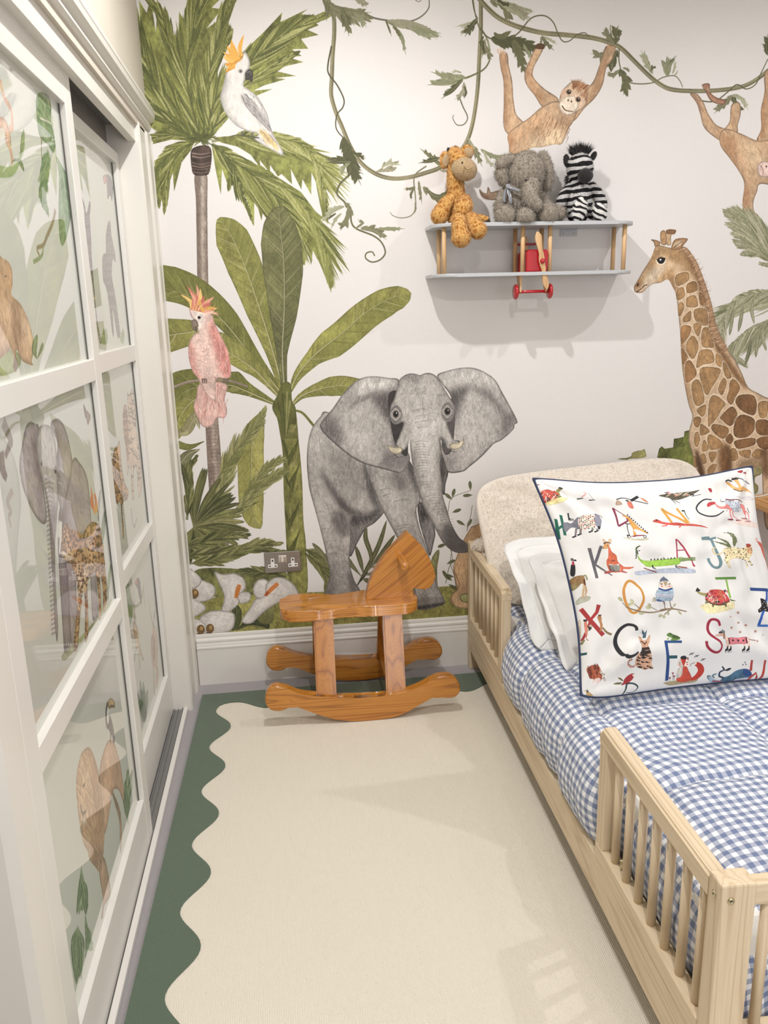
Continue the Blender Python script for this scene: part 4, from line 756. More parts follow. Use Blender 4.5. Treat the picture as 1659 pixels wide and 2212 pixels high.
    pat = [([(415, 535), (500, 510), (515, 560), (470, 600), (418, 610)], 0), ([(500, 600), (560, 580), (578, 640), (530, 665), (495, 660)], 1), ([(425, 640), (470, 625), (480, 690), (430, 720), (415, 690)], 0), ([(500, 700), (560, 685), (578, 765), (500, 770), (492, 730)], 0), ([(590, 660), (620, 680), (640, 755), (600, 755), (586, 700)], 1),
           ([(430, 760), (460, 733), (478, 770), (450, 838), (433, 830)], 0), ([(470, 850), (525, 800), (525, 870), (475, 885)], 0), ([(555, 790), (640, 790), (655, 900), (600, 905), (556, 860)], 0), ([(455, 920), (525, 915), (522, 970), (480, 1030), (455, 1040)], 1), ([(552, 895), (605, 900), (585, 990), (552, 945)], 0),
           ([(612, 940), (660, 932), (700, 1060), (680, 1075), (610, 1060)], 0), ([(500, 1030), (545, 985), (585, 1060), (545, 1160), (495, 1100)], 0), ([(455, 1080), (500, 1130), (500, 1160), (465, 1200)], 1), ([(575, 1160), (600, 1095), (680, 1095), (700, 1180), (620, 1200), (570, 1225)], 0), ([(715, 1120), (760, 1150), (750, 1220), (715, 1190)], 0),
           ([(485, 1200), (525, 1172), (570, 1260), (540, 1310), (490, 1330)], 1), ([(600, 1230), (740, 1230), (735, 1290), (680, 1380), (650, 1430), (610, 1370)], 0), ([(765, 1210), (780, 1185), (830, 1290), (790, 1300)], 0), ([(535, 1340), (590, 1320), (628, 1470), (570, 1510), (540, 1440)], 0), ([(730, 1380), (770, 1300), (795, 1340), (760, 1430)], 0),
           ([(820, 1330), (850, 1310), (895, 1370), (870, 1430), (830, 1500), (795, 1460), (810, 1400)], 1), ([(655, 1650), (665, 1470), (710, 1430), (785, 1490), (760, 1530), (720, 1600), (680, 1650)], 0), ([(570, 1540), (635, 1500), (635, 1560), (610, 1590)], 0), ([(860, 1480), (890, 1430), (990, 1430), (1020, 1500), (995, 1580), (900, 1540)], 2),
           ([(748, 1590), (830, 1515), (872, 1560), (860, 1620), (820, 1660), (765, 1620)], 2), ([(845, 1680), (870, 1600), (920, 1575), (1000, 1610), (1000, 1690), (940, 1745), (860, 1740)], 2), ([(1020, 1620), (1103, 1620), (1140, 1720), (1060, 1730), (1015, 1700)], 2), ([(1030, 1490), (1103, 1480), (1090, 1590), (1040, 1590)], 0), ([(550, 1600), (590, 1590), (605, 1620), (580, 1670), (550, 1650)], 1),
           ([(595, 1660), (610, 1645), (668, 1700), (600, 1730)], 0), ([(680, 1680), (700, 1645), (800, 1670), (805, 1720), (770, 1755), (720, 1730)], 1), ([(785, 1760), (820, 1715), (845, 1760), (820, 1795)], 2), ([(860, 1770), (1000, 1750), (1000, 1800), (890, 1830), (858, 1810)], 2), ([(1020, 1760), (1103, 1740), (1103, 1830), (1040, 1820)], 2),
           ([(555, 1720), (580, 1705), (595, 1760), (575, 1815), (552, 1790)], 0), ([(650, 1750), (680, 1725), (760, 1780), (750, 1820), (670, 1835)], 0), ([(610, 1800), (630, 1765), (660, 1830), (615, 1850)], 0), ([(660, 1860), (715, 1855), (710, 1900), (680, 1930)], 0), ([(600, 1880), (630, 1870), (645, 1930), (615, 1940)], 0), ([(540, 1880), (570, 1900), (575, 1960), (550, 1960)], 0),
           ([(650, 1990), (680, 1950), (720, 1950), (690, 2020), (660, 2040)], 0), ([(820, 1840), (860, 1830), (880, 1900), (830, 1920)], 0), ([(890, 1850), (970, 1840), (960, 1900), (900, 1880)], 0), ([(980, 1880), (1020, 1830), (1070, 1850), (1040, 1910)], 0), ([(570, 1990), (600, 1990), (620, 2060), (580, 2040)], 0), ([(1160, 1500), (1260, 1540), (1240, 1640), (1150, 1600)], 1), ([(1180, 1680), (1280, 1680), (1260, 1800), (1160, 1780)], 2), ([(1300, 1560), (1400, 1600), (1380, 1700), (1300, 1680)], 1)]
    for p_, k in pat:
        c = (GP, (146, 108, 68), (124, 88, 54))[k]; a = np.asarray(p_, float); cc = a.mean(0)
        S.fill((a - cc) * 1.1 + cc, (222, 208, 188), .75, lo=0, mid=.05, edge=None, soft=2); S.fill(p_, c, lo=.2, mid=.2, hi=.2, edge=(2, .6))
    S.shade([(790, 1820), (820, 1830), (830, 2000), (760, 2100), (780, 1960)], (78, 52, 30), .7, 6); S.shade([(1050, 1850), (1103, 1830), (1100, 2060), (1060, 1980)], (90, 62, 36), .7, 8)
    S.shade([(560, 1840), (600, 1900), (650, 2120), (620, 2140), (580, 2000)], (76, 52, 34), .8, 5); S.shade([(740, 1830), (800, 1800), (810, 2000), (760, 2120), (740, 1980)], (110, 74, 42), .7, 8); S.shade([(880, 1930), (1060, 1890), (1050, 1970), (900, 1990)], (130, 108, 80), .6, 8)
    S.shade([(445, 950), (480, 1000), (500, 1300), (560, 1560), (520, 1500), (470, 1300)], (130, 94, 60), .45, 8)
    S.hatch(gir, 1500, lambda x, y: 80 if y < 1400 else 60, 26, 1.1, [(130, 94, 60), (214, 196, 172), (176, 140, 100), (150, 112, 74)], .35)
    S.clip()
    # mane
    mane = [(455, 335), (490, 325), (530, 370), (570, 430), (600, 500), (650, 640), (690, 780), (710, 900), (745, 980), (800, 1080), (770, 1100), (700, 1020), (670, 920), (655, 800), (610, 640), (560, 500), (520, 420)]
    S.fill(mane, (168, 132, 98), edge=(2, .6)); S.hatch(mane, 150, -25, 60, 1.8, [(124, 90, 62), (200, 172, 140), (104, 72, 48)], .7)
    S.fill([(300, 215), (335, 205), (345, 300), (305, 298)], (164, 126, 86), edge=(2, .8)); S.fill([(345, 200), (410, 196), (408, 225), (380, 240), (378, 305), (345, 300)], (190, 158, 120), edge=(2, .8)); S.fill([(345, 197), (412, 195), (405, 222), (350, 225)], (120, 84, 54))
    S.fill([(230, 268), (270, 272), (300, 290), (285, 315), (258, 318), (250, 290)], (160, 122, 84), edge=(2, .8)); S.fill([(380, 330), (400, 275), (440, 258), (503, 262), (480, 300), (445, 338), (400, 345)], (150, 112, 76), edge=(2, .8)); S.fill([(395, 322), (415, 285), (470, 275), (440, 320)], (206, 184, 154), .9); S.stroke([(400, 325), (430, 305), (462, 280)], 1.6, 1, (80, 56, 36))
    S.dot(303, 428, 36, 28, (226, 212, 192)); S.fill([(275, 425), (295, 405), (330, 405), (336, 415), (322, 442), (295, 448)], (26, 20, 20)); S.dot(300, 418, 7, 7, (220, 218, 216)); S.stroke([(272, 420), (300, 400), (338, 408)], 2, 1, (60, 40, 26))
    S.fill([(122, 612), (132, 592), (138, 598), (130, 618)], (40, 28, 24)); S.stroke([(120, 660), (150, 640), (180, 612), (200, 605)], 2.2, 1.4, (50, 34, 26)); S.dot(196, 606, 5, 5, (40, 26, 20))
    # seated animal half hidden behind the bed rail (zoom D)
    S.zoom(640, 780, 3.318)
    lion = [(1275, 1180), (1240, 1210), (1190, 1300), (1150, 1400), (1125, 1480), (1140, 1580), (1150, 1630), (1110, 1680), (1110, 1730), (1160, 1765), (1300, 1780), (1420, 1760), (1420, 1180)]
    S.fill(lion, (184, 150, 112), edge=(3, .8)); S.hatch(lion, 200, 95, 60, 2, [(140, 104, 72), (206, 180, 146), (160, 122, 84)], .6); S.fill([(1170, 1690), (1200, 1665), (1240, 1670), (1240, 1725), (1190, 1725)], (150, 148, 96), edge=(3, .9))
    S.stroke([(1130, 1500), (1170, 1600), (1150, 1640), (1110, 1690), (1130, 1745)], 2.4, 1.6, (110, 78, 54), .7)
    # redraw the trunk tip in front of it
    tip = [(1050, 960), (1080, 1060), (1110, 1160), (1165, 1260), (1226, 1310), (1228, 1368), (1140, 1370), (1060, 1310), (1000, 1210), (1030, 1180)]
    S.clip(tip); S.fill([(1140, 1210), (1226, 1290), (1240, 1380), (1140, 1380), (1080, 1300)], (84, 80, 80), .95, soft=5); S.hatch(tip, 60, 40, 30, 1.4, [(60, 56, 56), (110, 106, 105)], .5); S.clip()
    return S
# ---------------------------------------------------------------- room shell
RX, RY = 3.5, -4.7
M_WHITE = plain('white satin paint', (226, 222, 213), .35, noise_amt=.02, nscale=4)
M_FRAME = plain('white lacquered frame', (226, 223, 216), .3, noise_amt=.015, nscale=5)
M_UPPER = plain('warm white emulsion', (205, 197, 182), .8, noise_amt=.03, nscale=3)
M_CEIL = plain('ceiling emulsion', (226, 222, 214), .9)
t = NT('mural wallpaper', Roughness=.75)
MUR = paint_mural().image('mural print')
uvn = t.new('ShaderNodeUVMap', uv_map='uv'); tx = t.new('ShaderNodeTexImage', image=MUR, i_Vector=uvn); tx_n = tx.node; tx_n.extension = 'EXTEND'
t.set(t.b, 'Base Color', tx); t.bump(t.noise(t.coord(), 320, 3), .06, .0006)
V = np.array([(MX0, 0, MZ0), (MX1, 0, MZ0), (MX0, 0, MZ1), (MX1, 0, MZ1)], float); UV = [(0, 0), (1, 0), (0, 1), (1, 1)]
M_PAPER = plain('plain wallpaper', WALLRGB, .75, noise_amt=.01)
me = grid_mesh('wall_back', V, 2, 2, UV); me.materials.append(t.m); me.flip_normals()
# the wall continues plain past the printed drop
wb = obj('wall_back', me); wb['kind'] = 'structure'
b = box(-.25, RX, 0, .1, 0, MZ0 + .0); box(-.25, RX, 0, .1, MZ1, CEIL, bm=b); box(MX1, RX, 0, .1, MZ0, MZ1, bm=b); box(-.25, MX0, 0, .1, MZ0, MZ1, bm=b); box(MX0, MX1, .002, .1, MZ0, MZ1, bm=b)
obj('wall_surround', b, M_PAPER, wb)
struct('wall_right', box(RX, RX + .1, RY, .1, 0, CEIL), M_PAPER)
struct('wall_front', box(-.9, RX + .1, RY - .1, RY, 0, CEIL), M_PAPER)
struct('ceiling', box(-.9, RX + .1, RY - .1, .1, CEIL, CEIL + .1), M_CEIL)
# carpet
t = NT('lilac grey carpet', Roughness=.95); v = t.coord()
n1 = t.noise(v, 9, 2); n2 = t.noise(v, 420, 3, .7)
c = t.mix(t.math('MULTIPLY', n2, .8), srgb((152, 146, 148)), srgb((206, 200, 202))); t.set(t.b, 'Base Color', t.mix(t.math('MULTIPLY', n1, .35), c, srgb((184, 178, 180)))); t.set(t.b, 'Sheen Weight', .3)
t.bump(n2, .9, .004)
struct('floor', box(-.9, RX + .1, RY - .1, .1, -.1, 0), t.m)
# skirting: moulded profile, swept along the back wall
SKP = [(0, 0), (.020, 0), (.020, .158), (.0225, .160), (.0225, .166), (.020, .169), (.019, .176), (.0165, .184), (.018, .189), (.0175, .196), (.013, .199), (.0085, .202), (.0095, .210), (.0085, .217), (.004, .219), (0, .219)]
struct('baseboard_back', prism([(-y, z) for y, z in SKP], 'X', .0, RX), M_FRAME)
struct('baseboard_right', prism([(RX - y, z) for y, z in SKP], 'Y', RY, -.02), M_FRAME)
# left side: wall above the wardrobe, end piece beside the mural, head piece, cornice
NY0, NY1 = -.233, -1.955
def mould_y(pts, y0, y1): return prism(pts, 'Y', y0, y1)
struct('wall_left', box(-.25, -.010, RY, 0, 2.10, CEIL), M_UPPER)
# panelled end piece (architrave) between the doors and the mural, standing proud of the opening
ap = [(-.20, -.0002), (-.0, -.0002), (-.0, -.008), (-.003, -.014), (-.003, -.070), (-.006, -.076), (-.004, -.084), (-.010, -.092), (-.010, -.200), (-.006, -.206), (-.006, -.224), (-.012, -.233), (-.20, -.233)]
struct('trim_1', prism(ap, 'Z', 0, 2.107), M_WHITE)
struct('trim_10', box(-.24, -.014, NY0 + .001, -.0005, 2.107, 2.2135), M_WHITE)
ap2 = [(-.20, NY1), (-.030, NY1), (-.018, NY1 - .006), (-.016, NY1 - .060), (-.004, NY1 - .066), (-.002, NY1 - .130), (-.02, NY1 - .137), (-.20, NY1 - .137)]
struct('trim_2', prism(ap2, 'Z', 0, 2.16), M_WHITE)
struct('wall_left_near', box(-.9, -.16, RY, NY1 - .1, 0, CEIL), plain('shaded passage paint', (150, 140, 130), .9))  # dimness of the passage is put into this wall's colour
# head piece: flat board, then the cornice
struct('trim_3', prism([(-.045, 2.048), (-.021, 2.048), (-.021, 2.112), (-.045, 2.112)], 'Y', RY, NY0), M_WHITE)
struct('trim_4', prism([(-.045, 2.108), (-.014, 2.108), (-.012, 2.112), (-.012, 2.118), (-.016, 2.120), (-.012, 2.124), (-.002, 2.127), (.002, 2.132), (.002, 2.138), (-.004, 2.140), (-.002, 2.144), (.010, 2.150), (.016, 2.158), (.018, 2.172), (.020, 2.176), (.020, 2.184),
                         (.010, 2.186), (.000, 2.190), (-.006, 2.200), (-.009, 2.214), (-.045, 2.214)], 'Y', RY, -.004), M_WHITE)
# wardrobe interior liner (track housing, back) so that nothing is seen through the gap
M_TRACK = plain('grey anodised track', (150, 150, 150), .35, metal=.6)
M_GREYP = plain('grey lining board', (150, 145, 138), .6)
struct('trim_5', box(-.16, -.112, -2.2, NY0, 2.0, 2.112), M_GREYP)
struct('trim_6', box(-.16, -.045, -2.2, NY0, 2.098, 2.112), M_TRACK)
struct('trim_7', box(-.118, -.112, -2.2, NY0, 0, 2.02), M_GREYP)
b = box(-.112, -.041, NY1, NY0, 0, .006); box(-.0765, -.0735, NY1, NY0, .006, .012, bm=b); box(-.062, -.060, NY1, NY0, .006, .012, bm=b); box(-.046, -.043, NY1, NY0, .006, .014, bm=b)
struct('trim_8', b, M_TRACK)
struct('trim_9', box(-.041, -.024, NY1, NY0, 0, .018, .003), M_FRAME)
# ---------------------------------------------------------------- sliding wardrobe doors with printed glass
RB = [(1.349, 1.401), (.724, .776)]
def door_print(X, name, art, y0, y1):
    """glass print, drawn in the plane of the glass"""
    RES = 560; z0, z1 = .0, 2.1
    def mp(p):
        d = np.stack([(p[:, 0] - CX) / FPX, (p[:, 1] - CY) / FPX, np.ones(len(p))], 1) @ CAMM
        t_ = (X - CAMP[0]) / d[:, 0]; Y = CAMP[1] + d[:, 1] * t_; Z = CAMP[2] + d[:, 2] * t_
        return np.stack([(Y - y0) * RES, (z1 - Z) * RES], 1)
    S = Paint(int((y1 - y0) * RES), int((z1 - z0) * RES), mp, (200, 202, 192), seed=8); S.pxs = RES * .0030; S.gain = 1.04
    S.img *= (1 + .03 * _vnoise(S.h, S.w, 300, 260, S.rng))[..., None]
    art(S); return S.image(name)
def art_front(S):
    R = S.rs
    S.zoom(0, 0, 2.514)                                        # top pane
    S.fill([(195, 545), (215, 500), (262, 520), (278, 580), (275, 650), (300, 780), (290, 830), (262, 790), (215, 740), (200, 650)], (100, 130, 92), lo=.3); S.hatch([(195, 545), (275, 540), (290, 800), (230, 740)], 60, 84, 70, 2, [(70, 104, 64), (150, 172, 132)], .6)
    S.stroke([(225, 740), (224, 820), (232, 940)], 2, 1, (110, 110, 80)); S.stroke([(215, 640), (260, 660), (300, 690)], 1.5, 1, (190, 196, 170))
    S.frond([(262, 820), (245, 960), (238, 1080), (262, 1160)], 40, 30, [(96, 128, 84), (120, 146, 104), (80, 112, 70)], n=24, ang=40, w=8)
    S.leaf([(305, 850), (345, 980), (350, 1150), (337, 1338)], 34, 36, [(92, 128, 84), (112, 146, 100), (72, 104, 66), (160, 178, 140)], nv=14, ribw=2)
    S.stroke([(300, 1140), (285, 1210), (255, 1280), (235, 1330), (200, 1350), (215, 1400), (180, 1424)], 4, 2, (132, 116, 92)); S.stroke([(262, 1280), (290, 1190)], 2, 1, (132, 116, 92)); S.stroke([(180, 1424), (225, 1390), (235, 1340)], 3, 2, (120, 140, 100))
    S.stroke([(0, 430), (20, 520), (60, 600), (66, 690), (50, 700)], 5, 4, (200, 160, 138))
    S.fill([(-20, 640), (20, 640), (48, 700), (60, 780), (50, 810), (30, 770), (20, 700), (-20, 700)], (196, 158, 132)); S.stroke([(40, 760), (62, 840), (66, 900)], 6, 4, (196, 156, 130)); S.stroke([(-20, 930), (60, 930), (100, 870), (128, 790), (126, 700)], 7, 2, (132, 158, 104)); S.leaf([(110, 860), (120, 780), (128, 700)], 10, 10, [(132, 158, 104)] * 4, nv=0, rib=False); S.leaf([(60, 880), (100, 870), (130, 930)], 10, 10, [(120, 150, 96)] * 4, nv=0, rib=False)
    lion = [(-40, 1420), (20, 1405), (60, 1450), (68, 1540), (62, 1600), (110, 1650), (150, 1730), (178, 1830), (185, 1900), (172, 1960), (178, 1985), (120, 1960), (90, 1900), (80, 1990), (60, 1900), (20, 1930), (-40, 1930)]
    S.fill([(-40, 1960), (40, 1900), (100, 1920), (110, 1980), (60, 2030), (-40, 2040)], (156, 172, 122)); S.fill(lion, (196, 160, 128), edge=(4, .5)); S.clip(lion)
    S.shade([(60, 1620), (120, 1700), (110, 1900), (80, 1880)], (150, 112, 88), .6, 5); S.shade([(-20, 1420), (60, 1430), (60, 1600), (0, 1620)], (176, 138, 100), .6, 6); S.shade([(110, 1660), (170, 1800), (150, 1900), (120, 1800)], (216, 184, 154), .6, 6); S.hatch(lion, 160, 84, 50, 1.4, [(160, 120, 90), (222, 192, 160)], .5); S.clip()
    S.dot(30, 1500, 5, 5, (80, 56, 44)); S.stroke([(76, 1960), (92, 2000)], 10, 8, (120, 90, 70)); S.leaf([(200, 1950), (185, 1900), (200, 1815)], 14, 14, [(110, 132, 90)] * 4, nv=3, rib=False); S.leaf([(200, 1950), (222, 1900), (232, 1860)], 8, 8, [(130, 150, 110)] * 4, nv=0, rib=False)
    S.zoom(0, 800, 3.1591)                                     # middle pane: elephant and leopard
    EG, EL_, EDk = (152, 142, 146), (182, 178, 176), (112, 100, 108)
    def part(p, c, sh=(), h=0, a=84):
        S.fill(p, c, edge=(4, .6), lo=.1); S.clip(p)
        for s_ in sh: S.shade(*s_)
        if h: S.hatch(p, h, a, 60, 1.3, [(122, 112, 118), (196, 192, 190)], .4)
        S.clip()
    part([(490, 620), (545, 635), (590, 720), (610, 850), (620, 1000), (640, 1200), (668, 1600), (660, 1690), (630, 1700), (620, 1500), (600, 1200), (560, 1120), (520, 1200), (520, 1500), (530, 1850), (490, 1890), (470, 1700), (450, 1400), (440, 1300), (420, 1100), (400, 980)], EG,
         [([(400, 950), (450, 900), (440, 1300), (470, 1700), (430, 1500), (400, 1150)], (96, 76, 76), .8, 8), ([(560, 700), (600, 900), (610, 1100), (570, 1100)], EL_, .4, 14)], 120)
    part([(395, 1150), (440, 1250), (470, 1500), (480, 1900), (440, 1930), (430, 1800), (410, 1500)], EDk, [([(430, 1700), (470, 1700), (475, 1900), (440, 1900)], EL_, .3, 8)], 50)
    part([(265, 395), (240, 365), (200, 352), (170, 400), (148, 520), (132, 640), (150, 780), (200, 920), (250, 1010), (300, 1052), (318, 1000), (300, 820), (270, 640)], EG, [([(240, 420), (270, 600), (290, 850), (250, 700), (220, 520)], (100, 84, 96), .8, 9), ([(180, 560), (220, 700), (250, 900), (200, 850), (150, 680)], EL_, .35, 12)], 80)
    part([(345, 372), (380, 330), (420, 350), (455, 430), (480, 540), (492, 640), (470, 800), (440, 920), (425, 970), (400, 900), (388, 800), (380, 650), (390, 500)], EG, [([(380, 420), (400, 500), (395, 800), (380, 700)], (100, 84, 96), .8, 7), ([(440, 600), (470, 620), (440, 850), (415, 800)], EL_, .5, 10)], 80)
    part([(262, 400), (290, 372), (330, 375), (352, 400), (375, 480), (388, 620), (392, 760), (395, 900), (385, 1050), (375, 1200), (378, 1400), (388, 1600), (396, 1760), (388, 1855), (372, 1720), (366, 1560), (350, 1300), (335, 1050), (318, 900), (290, 760), (262, 640), (250, 500)], (170, 165, 163),
         [([(340, 950), (392, 950), (378, 1300), (388, 1850), (366, 1560), (345, 1250)], EDk, .6, 7), ([(270, 420), (330, 400), (350, 600), (310, 640)], (190, 188, 184), .5, 10)], 60, 88)
    for i in range(34): y = 740 + i * 32; x = 320 + max(0, y - 800) * .045; S.stroke([(x - 14, y + 6), (x + 14, y - 8), (x + 44 - i * .9, y + 4)], 1.6, 1, (112, 102, 108), .6)
    S.dot(378, 680, 9, 26, (70, 60, 64)); S.dot(376, 672, 3, 8, (170, 165, 165)); S.dot(282, 640, 5, 12, (90, 80, 84))
    S.stroke([(413, 1030), (412, 1130), (406, 1250)], 7, 3, (206, 204, 196)); 
    for x, y in ((436, 1900), (452, 1895), (500, 1888), (515, 1885), (632, 1700), (655, 1690)): S.stroke([(x, y), (x + 8, y - 14), (x + 16, y + 6)], 2, 2, (70, 64, 66))
    S.fill([(425, 1940), (520, 1850), (620, 1740), (720, 1600), (760, 1560), (740, 1620), (640, 1740), (520, 1900), (440, 1980)], (150, 162, 108), .8)
    lp = [(425, 1090), (440, 1060), (462, 1040), (475, 1080), (520, 1095), (560, 1120), (590, 1070), (630, 1035), (668, 1050), (695, 1110), (710, 1250), (722, 1400), (728, 1560), (716, 1640), (704, 1640), (700, 1480), (680, 1400), (690, 1600), (686, 1690), (674, 1690), (668, 1520), (650, 1380), (620, 1410), (596, 1450),
          (600, 1600), (602, 1800), (590, 1850), (578, 1840), (580, 1620), (570, 1500), (560, 1560), (545, 1700), (530, 1890), (500, 1900), (515, 1720), (530, 1540), (515, 1400), (480, 1320), (450, 1310), (432, 1270), (420, 1200)]
    S.fill(lp, (196, 152, 104), edge=(3, .7)); S.clip(lp); S.shade([(470, 1090), (560, 1110), (540, 1250), (480, 1200)], (184, 122, 74), .6, 7); S.shade([(520, 1320), (600, 1400), (560, 1560), (530, 1500)], (220, 196, 162), .7, 7); S.shade([(650, 1100), (710, 1250), (720, 1500), (680, 1350)], (150, 104, 64), .5, 7)
    for (x, y) in S.inside(lp, 420): S.dot(x, y, R.uniform(4, 8), R.uniform(7, 13), R.choice([(92, 58, 40), (112, 70, 46), (74, 48, 36)]), .8, rot=R.uniform(-.5, .5))
    S.clip(); S.stroke([(443, 1150), (440, 1185)], 3, 2, (60, 50, 36)); S.hatch([(430, 1240), (500, 1240), (510, 1300), (440, 1310)], 20, 20, 60, 1, [(230, 220, 200)], .8)
    for a in ([(640, 960), (630, 880), (620, 800)], [(650, 960), (655, 890), (640, 840)], [(640, 965), (660, 940), (665, 900)], [(630, 940), (622, 900), (618, 860)]): S.stroke(a, 5, 1, R.choice([(214, 110, 72), (226, 160, 80)]), 1, wm=6)
    S.leaf([(670, 1040), (672, 940), (685, 810)], 8, 8, [(150, 146, 140)] * 4, nv=0, rib=False); S.leaf([(700, 1190), (705, 1080), (718, 950)], 12, 14, [(110, 132, 96)] * 4, nv=2); S.leaf([(735, 1560), (740, 1450), (755, 1320)], 12, 10, [(116, 136, 100)] * 4, nv=2)
    S.fill([(568, 232), (584, 262), (590, 300), (585, 330), (574, 290)], (92, 84, 70)); S.fill([(586, 275), (612, 300), (616, 330), (600, 372), (590, 340)], (130, 104, 86)); S.stroke([(20, 350), (50, 420), (75, 480), (60, 520), (35, 590)], 9, 4, (132, 122, 112)); S.stroke([(0, 560), (20, 680), (45, 740)], 12, 5, (120, 108, 100)); S.stroke([(85, 820), (50, 900), (75, 960), (60, 1000), (75, 1070)], 5, 2, (170, 164, 156))
    S.zoom(0, 1500, 3.1068)                                    # bottom pane: lion and hornbill
    lb = [(715, 330), (760, 320), (800, 440), (820, 560), (840, 720), (845, 800), (800, 650), (760, 650), (800, 760), (815, 860), (816, 1000), (806, 1060), (800, 860), (770, 740), (750, 680), (735, 780), (710, 920), (690, 900), (665, 540)]
    S.fill(lb, (194, 152, 122), edge=(3, .6)); S.clip(lb); S.shade([(740, 640), (800, 700), (815, 860), (780, 780)], (130, 104, 80), .7, 5); S.shade([(700, 420), (740, 440), (710, 850), (680, 800)], (206, 168, 138), .6, 7); S.hatch(lb, 60, 86, 60, 1.2, [(166, 122, 92), (214, 178, 148)], .5); S.clip()
    part([(660, 1120), (700, 1100), (735, 1260), (738, 1350), (700, 1420), (690, 1500), (678, 1500), (690, 1380), (670, 1240)], (192, 154, 124))
    mane = [(545, 400), (590, 355), (620, 390), (650, 480), (668, 560), (690, 740), (700, 850), (700, 960), (690, 1100), (672, 1195), (640, 1160), (600, 1110), (590, 1060), (560, 1000), (540, 900), (525, 800), (510, 620), (520, 500)]
    S.fill(mane, (204, 168, 130), edge=(4, .6)); S.clip(mane); S.shade([(600, 420), (660, 560), (690, 900), (660, 1150), (640, 900), (620, 650)], (170, 126, 92), .6, 10); S.shade([(540, 520), (590, 520), (580, 860), (550, 860)], (222, 192, 152), .7, 7); S.shade([(590, 1040), (690, 1040), (672, 1195), (620, 1130)], (140, 104, 80), .8, 7)
    S.hatch(mane, 420, lambda x, y: 80 + (x - 600) * .12, 90, 1.6, [(160, 112, 76), (226, 192, 148), (136, 94, 66), (190, 146, 106)], .6); S.clip()
    S.stroke([(556, 620), (568, 605), (572, 590)], 2.4, 1, (80, 56, 44)); S.stroke([(534, 660), (540, 672)], 2, 1, (80, 56, 44)); S.stroke([(540, 740), (545, 780), (555, 800), (575, 790), (580, 765)], 2.4, 1.4, (90, 66, 54)); S.stroke([(553, 800), (560, 830), (550, 860)], 2, 1, (90, 66, 54)); S.fill([(556, 830), (575, 820), (570, 880), (556, 880)], (222, 208, 186), .8)
    S.fill([(722, 50), (745, 26), (766, 50), (770, 86), (752, 92), (740, 95), (728, 95)], (196, 168, 112), edge=(3, .8)); S.stroke([(735, 90), (745, 80), (768, 84)], 2, 2, (110, 84, 60)); S.stroke([(722, 60), (712, 110), (712, 180), (722, 230)], 5, 4, (74, 68, 76)); S.stroke([(726, 90), (722, 150), (726, 200)], 5, 3, (222, 220, 212))
    S.fill([(735, 140), (752, 190), (765, 260), (770, 325), (758, 320), (750, 270), (740, 300), (738, 260), (722, 220), (730, 180)], (84, 74, 90), edge=(3, .5)); S.stroke([(742, 280), (740, 340)], 3, 2, (90, 70, 60))
    GG = [(124, 148, 102), (100, 128, 82), (150, 170, 128), (84, 110, 70)]
    for k in range(16): a = R.uniform(500, 590); S.leaf([(545, 1140 + R.uniform(0, 100)), ((545 + a) / 2 + R.uniform(-12, 12), 1300), (a, 1460 + R.uniform(-40, 30))], 12, 12, [R.choice(GG), GG[1], GG[3], GG[2]], nv=3, ribw=1)
    for k in range(14): a = R.uniform(480, 560); S.leaf([(520, 1540 + R.uniform(0, 60)), (a, 1680), (R.uniform(500, 550), 1900 + R.uniform(-60, 60))], 14, 12, [R.choice(GG), GG[1], GG[3], GG[2]], nv=3, ribw=1)
    for k in range(14): S.stroke([(572, 1480 + R.uniform(0, 300)), (600 + R.uniform(-20, 20), 1600 + R.uniform(0, 120)), (610 + R.uniform(-20, 30), 1720)], 3, .6, R.choice([GG[3], GG[1]]), .7)
    for k in range(12): S.leaf([(860, 860 + R.uniform(-60, 20)), (850 + R.uniform(-14, 14), 720), (R.uniform(835, 890), R.uniform(480, 640))], 11, 11, [R.choice(GG), GG[1], GG[3], GG[2]], nv=2, ribw=1)
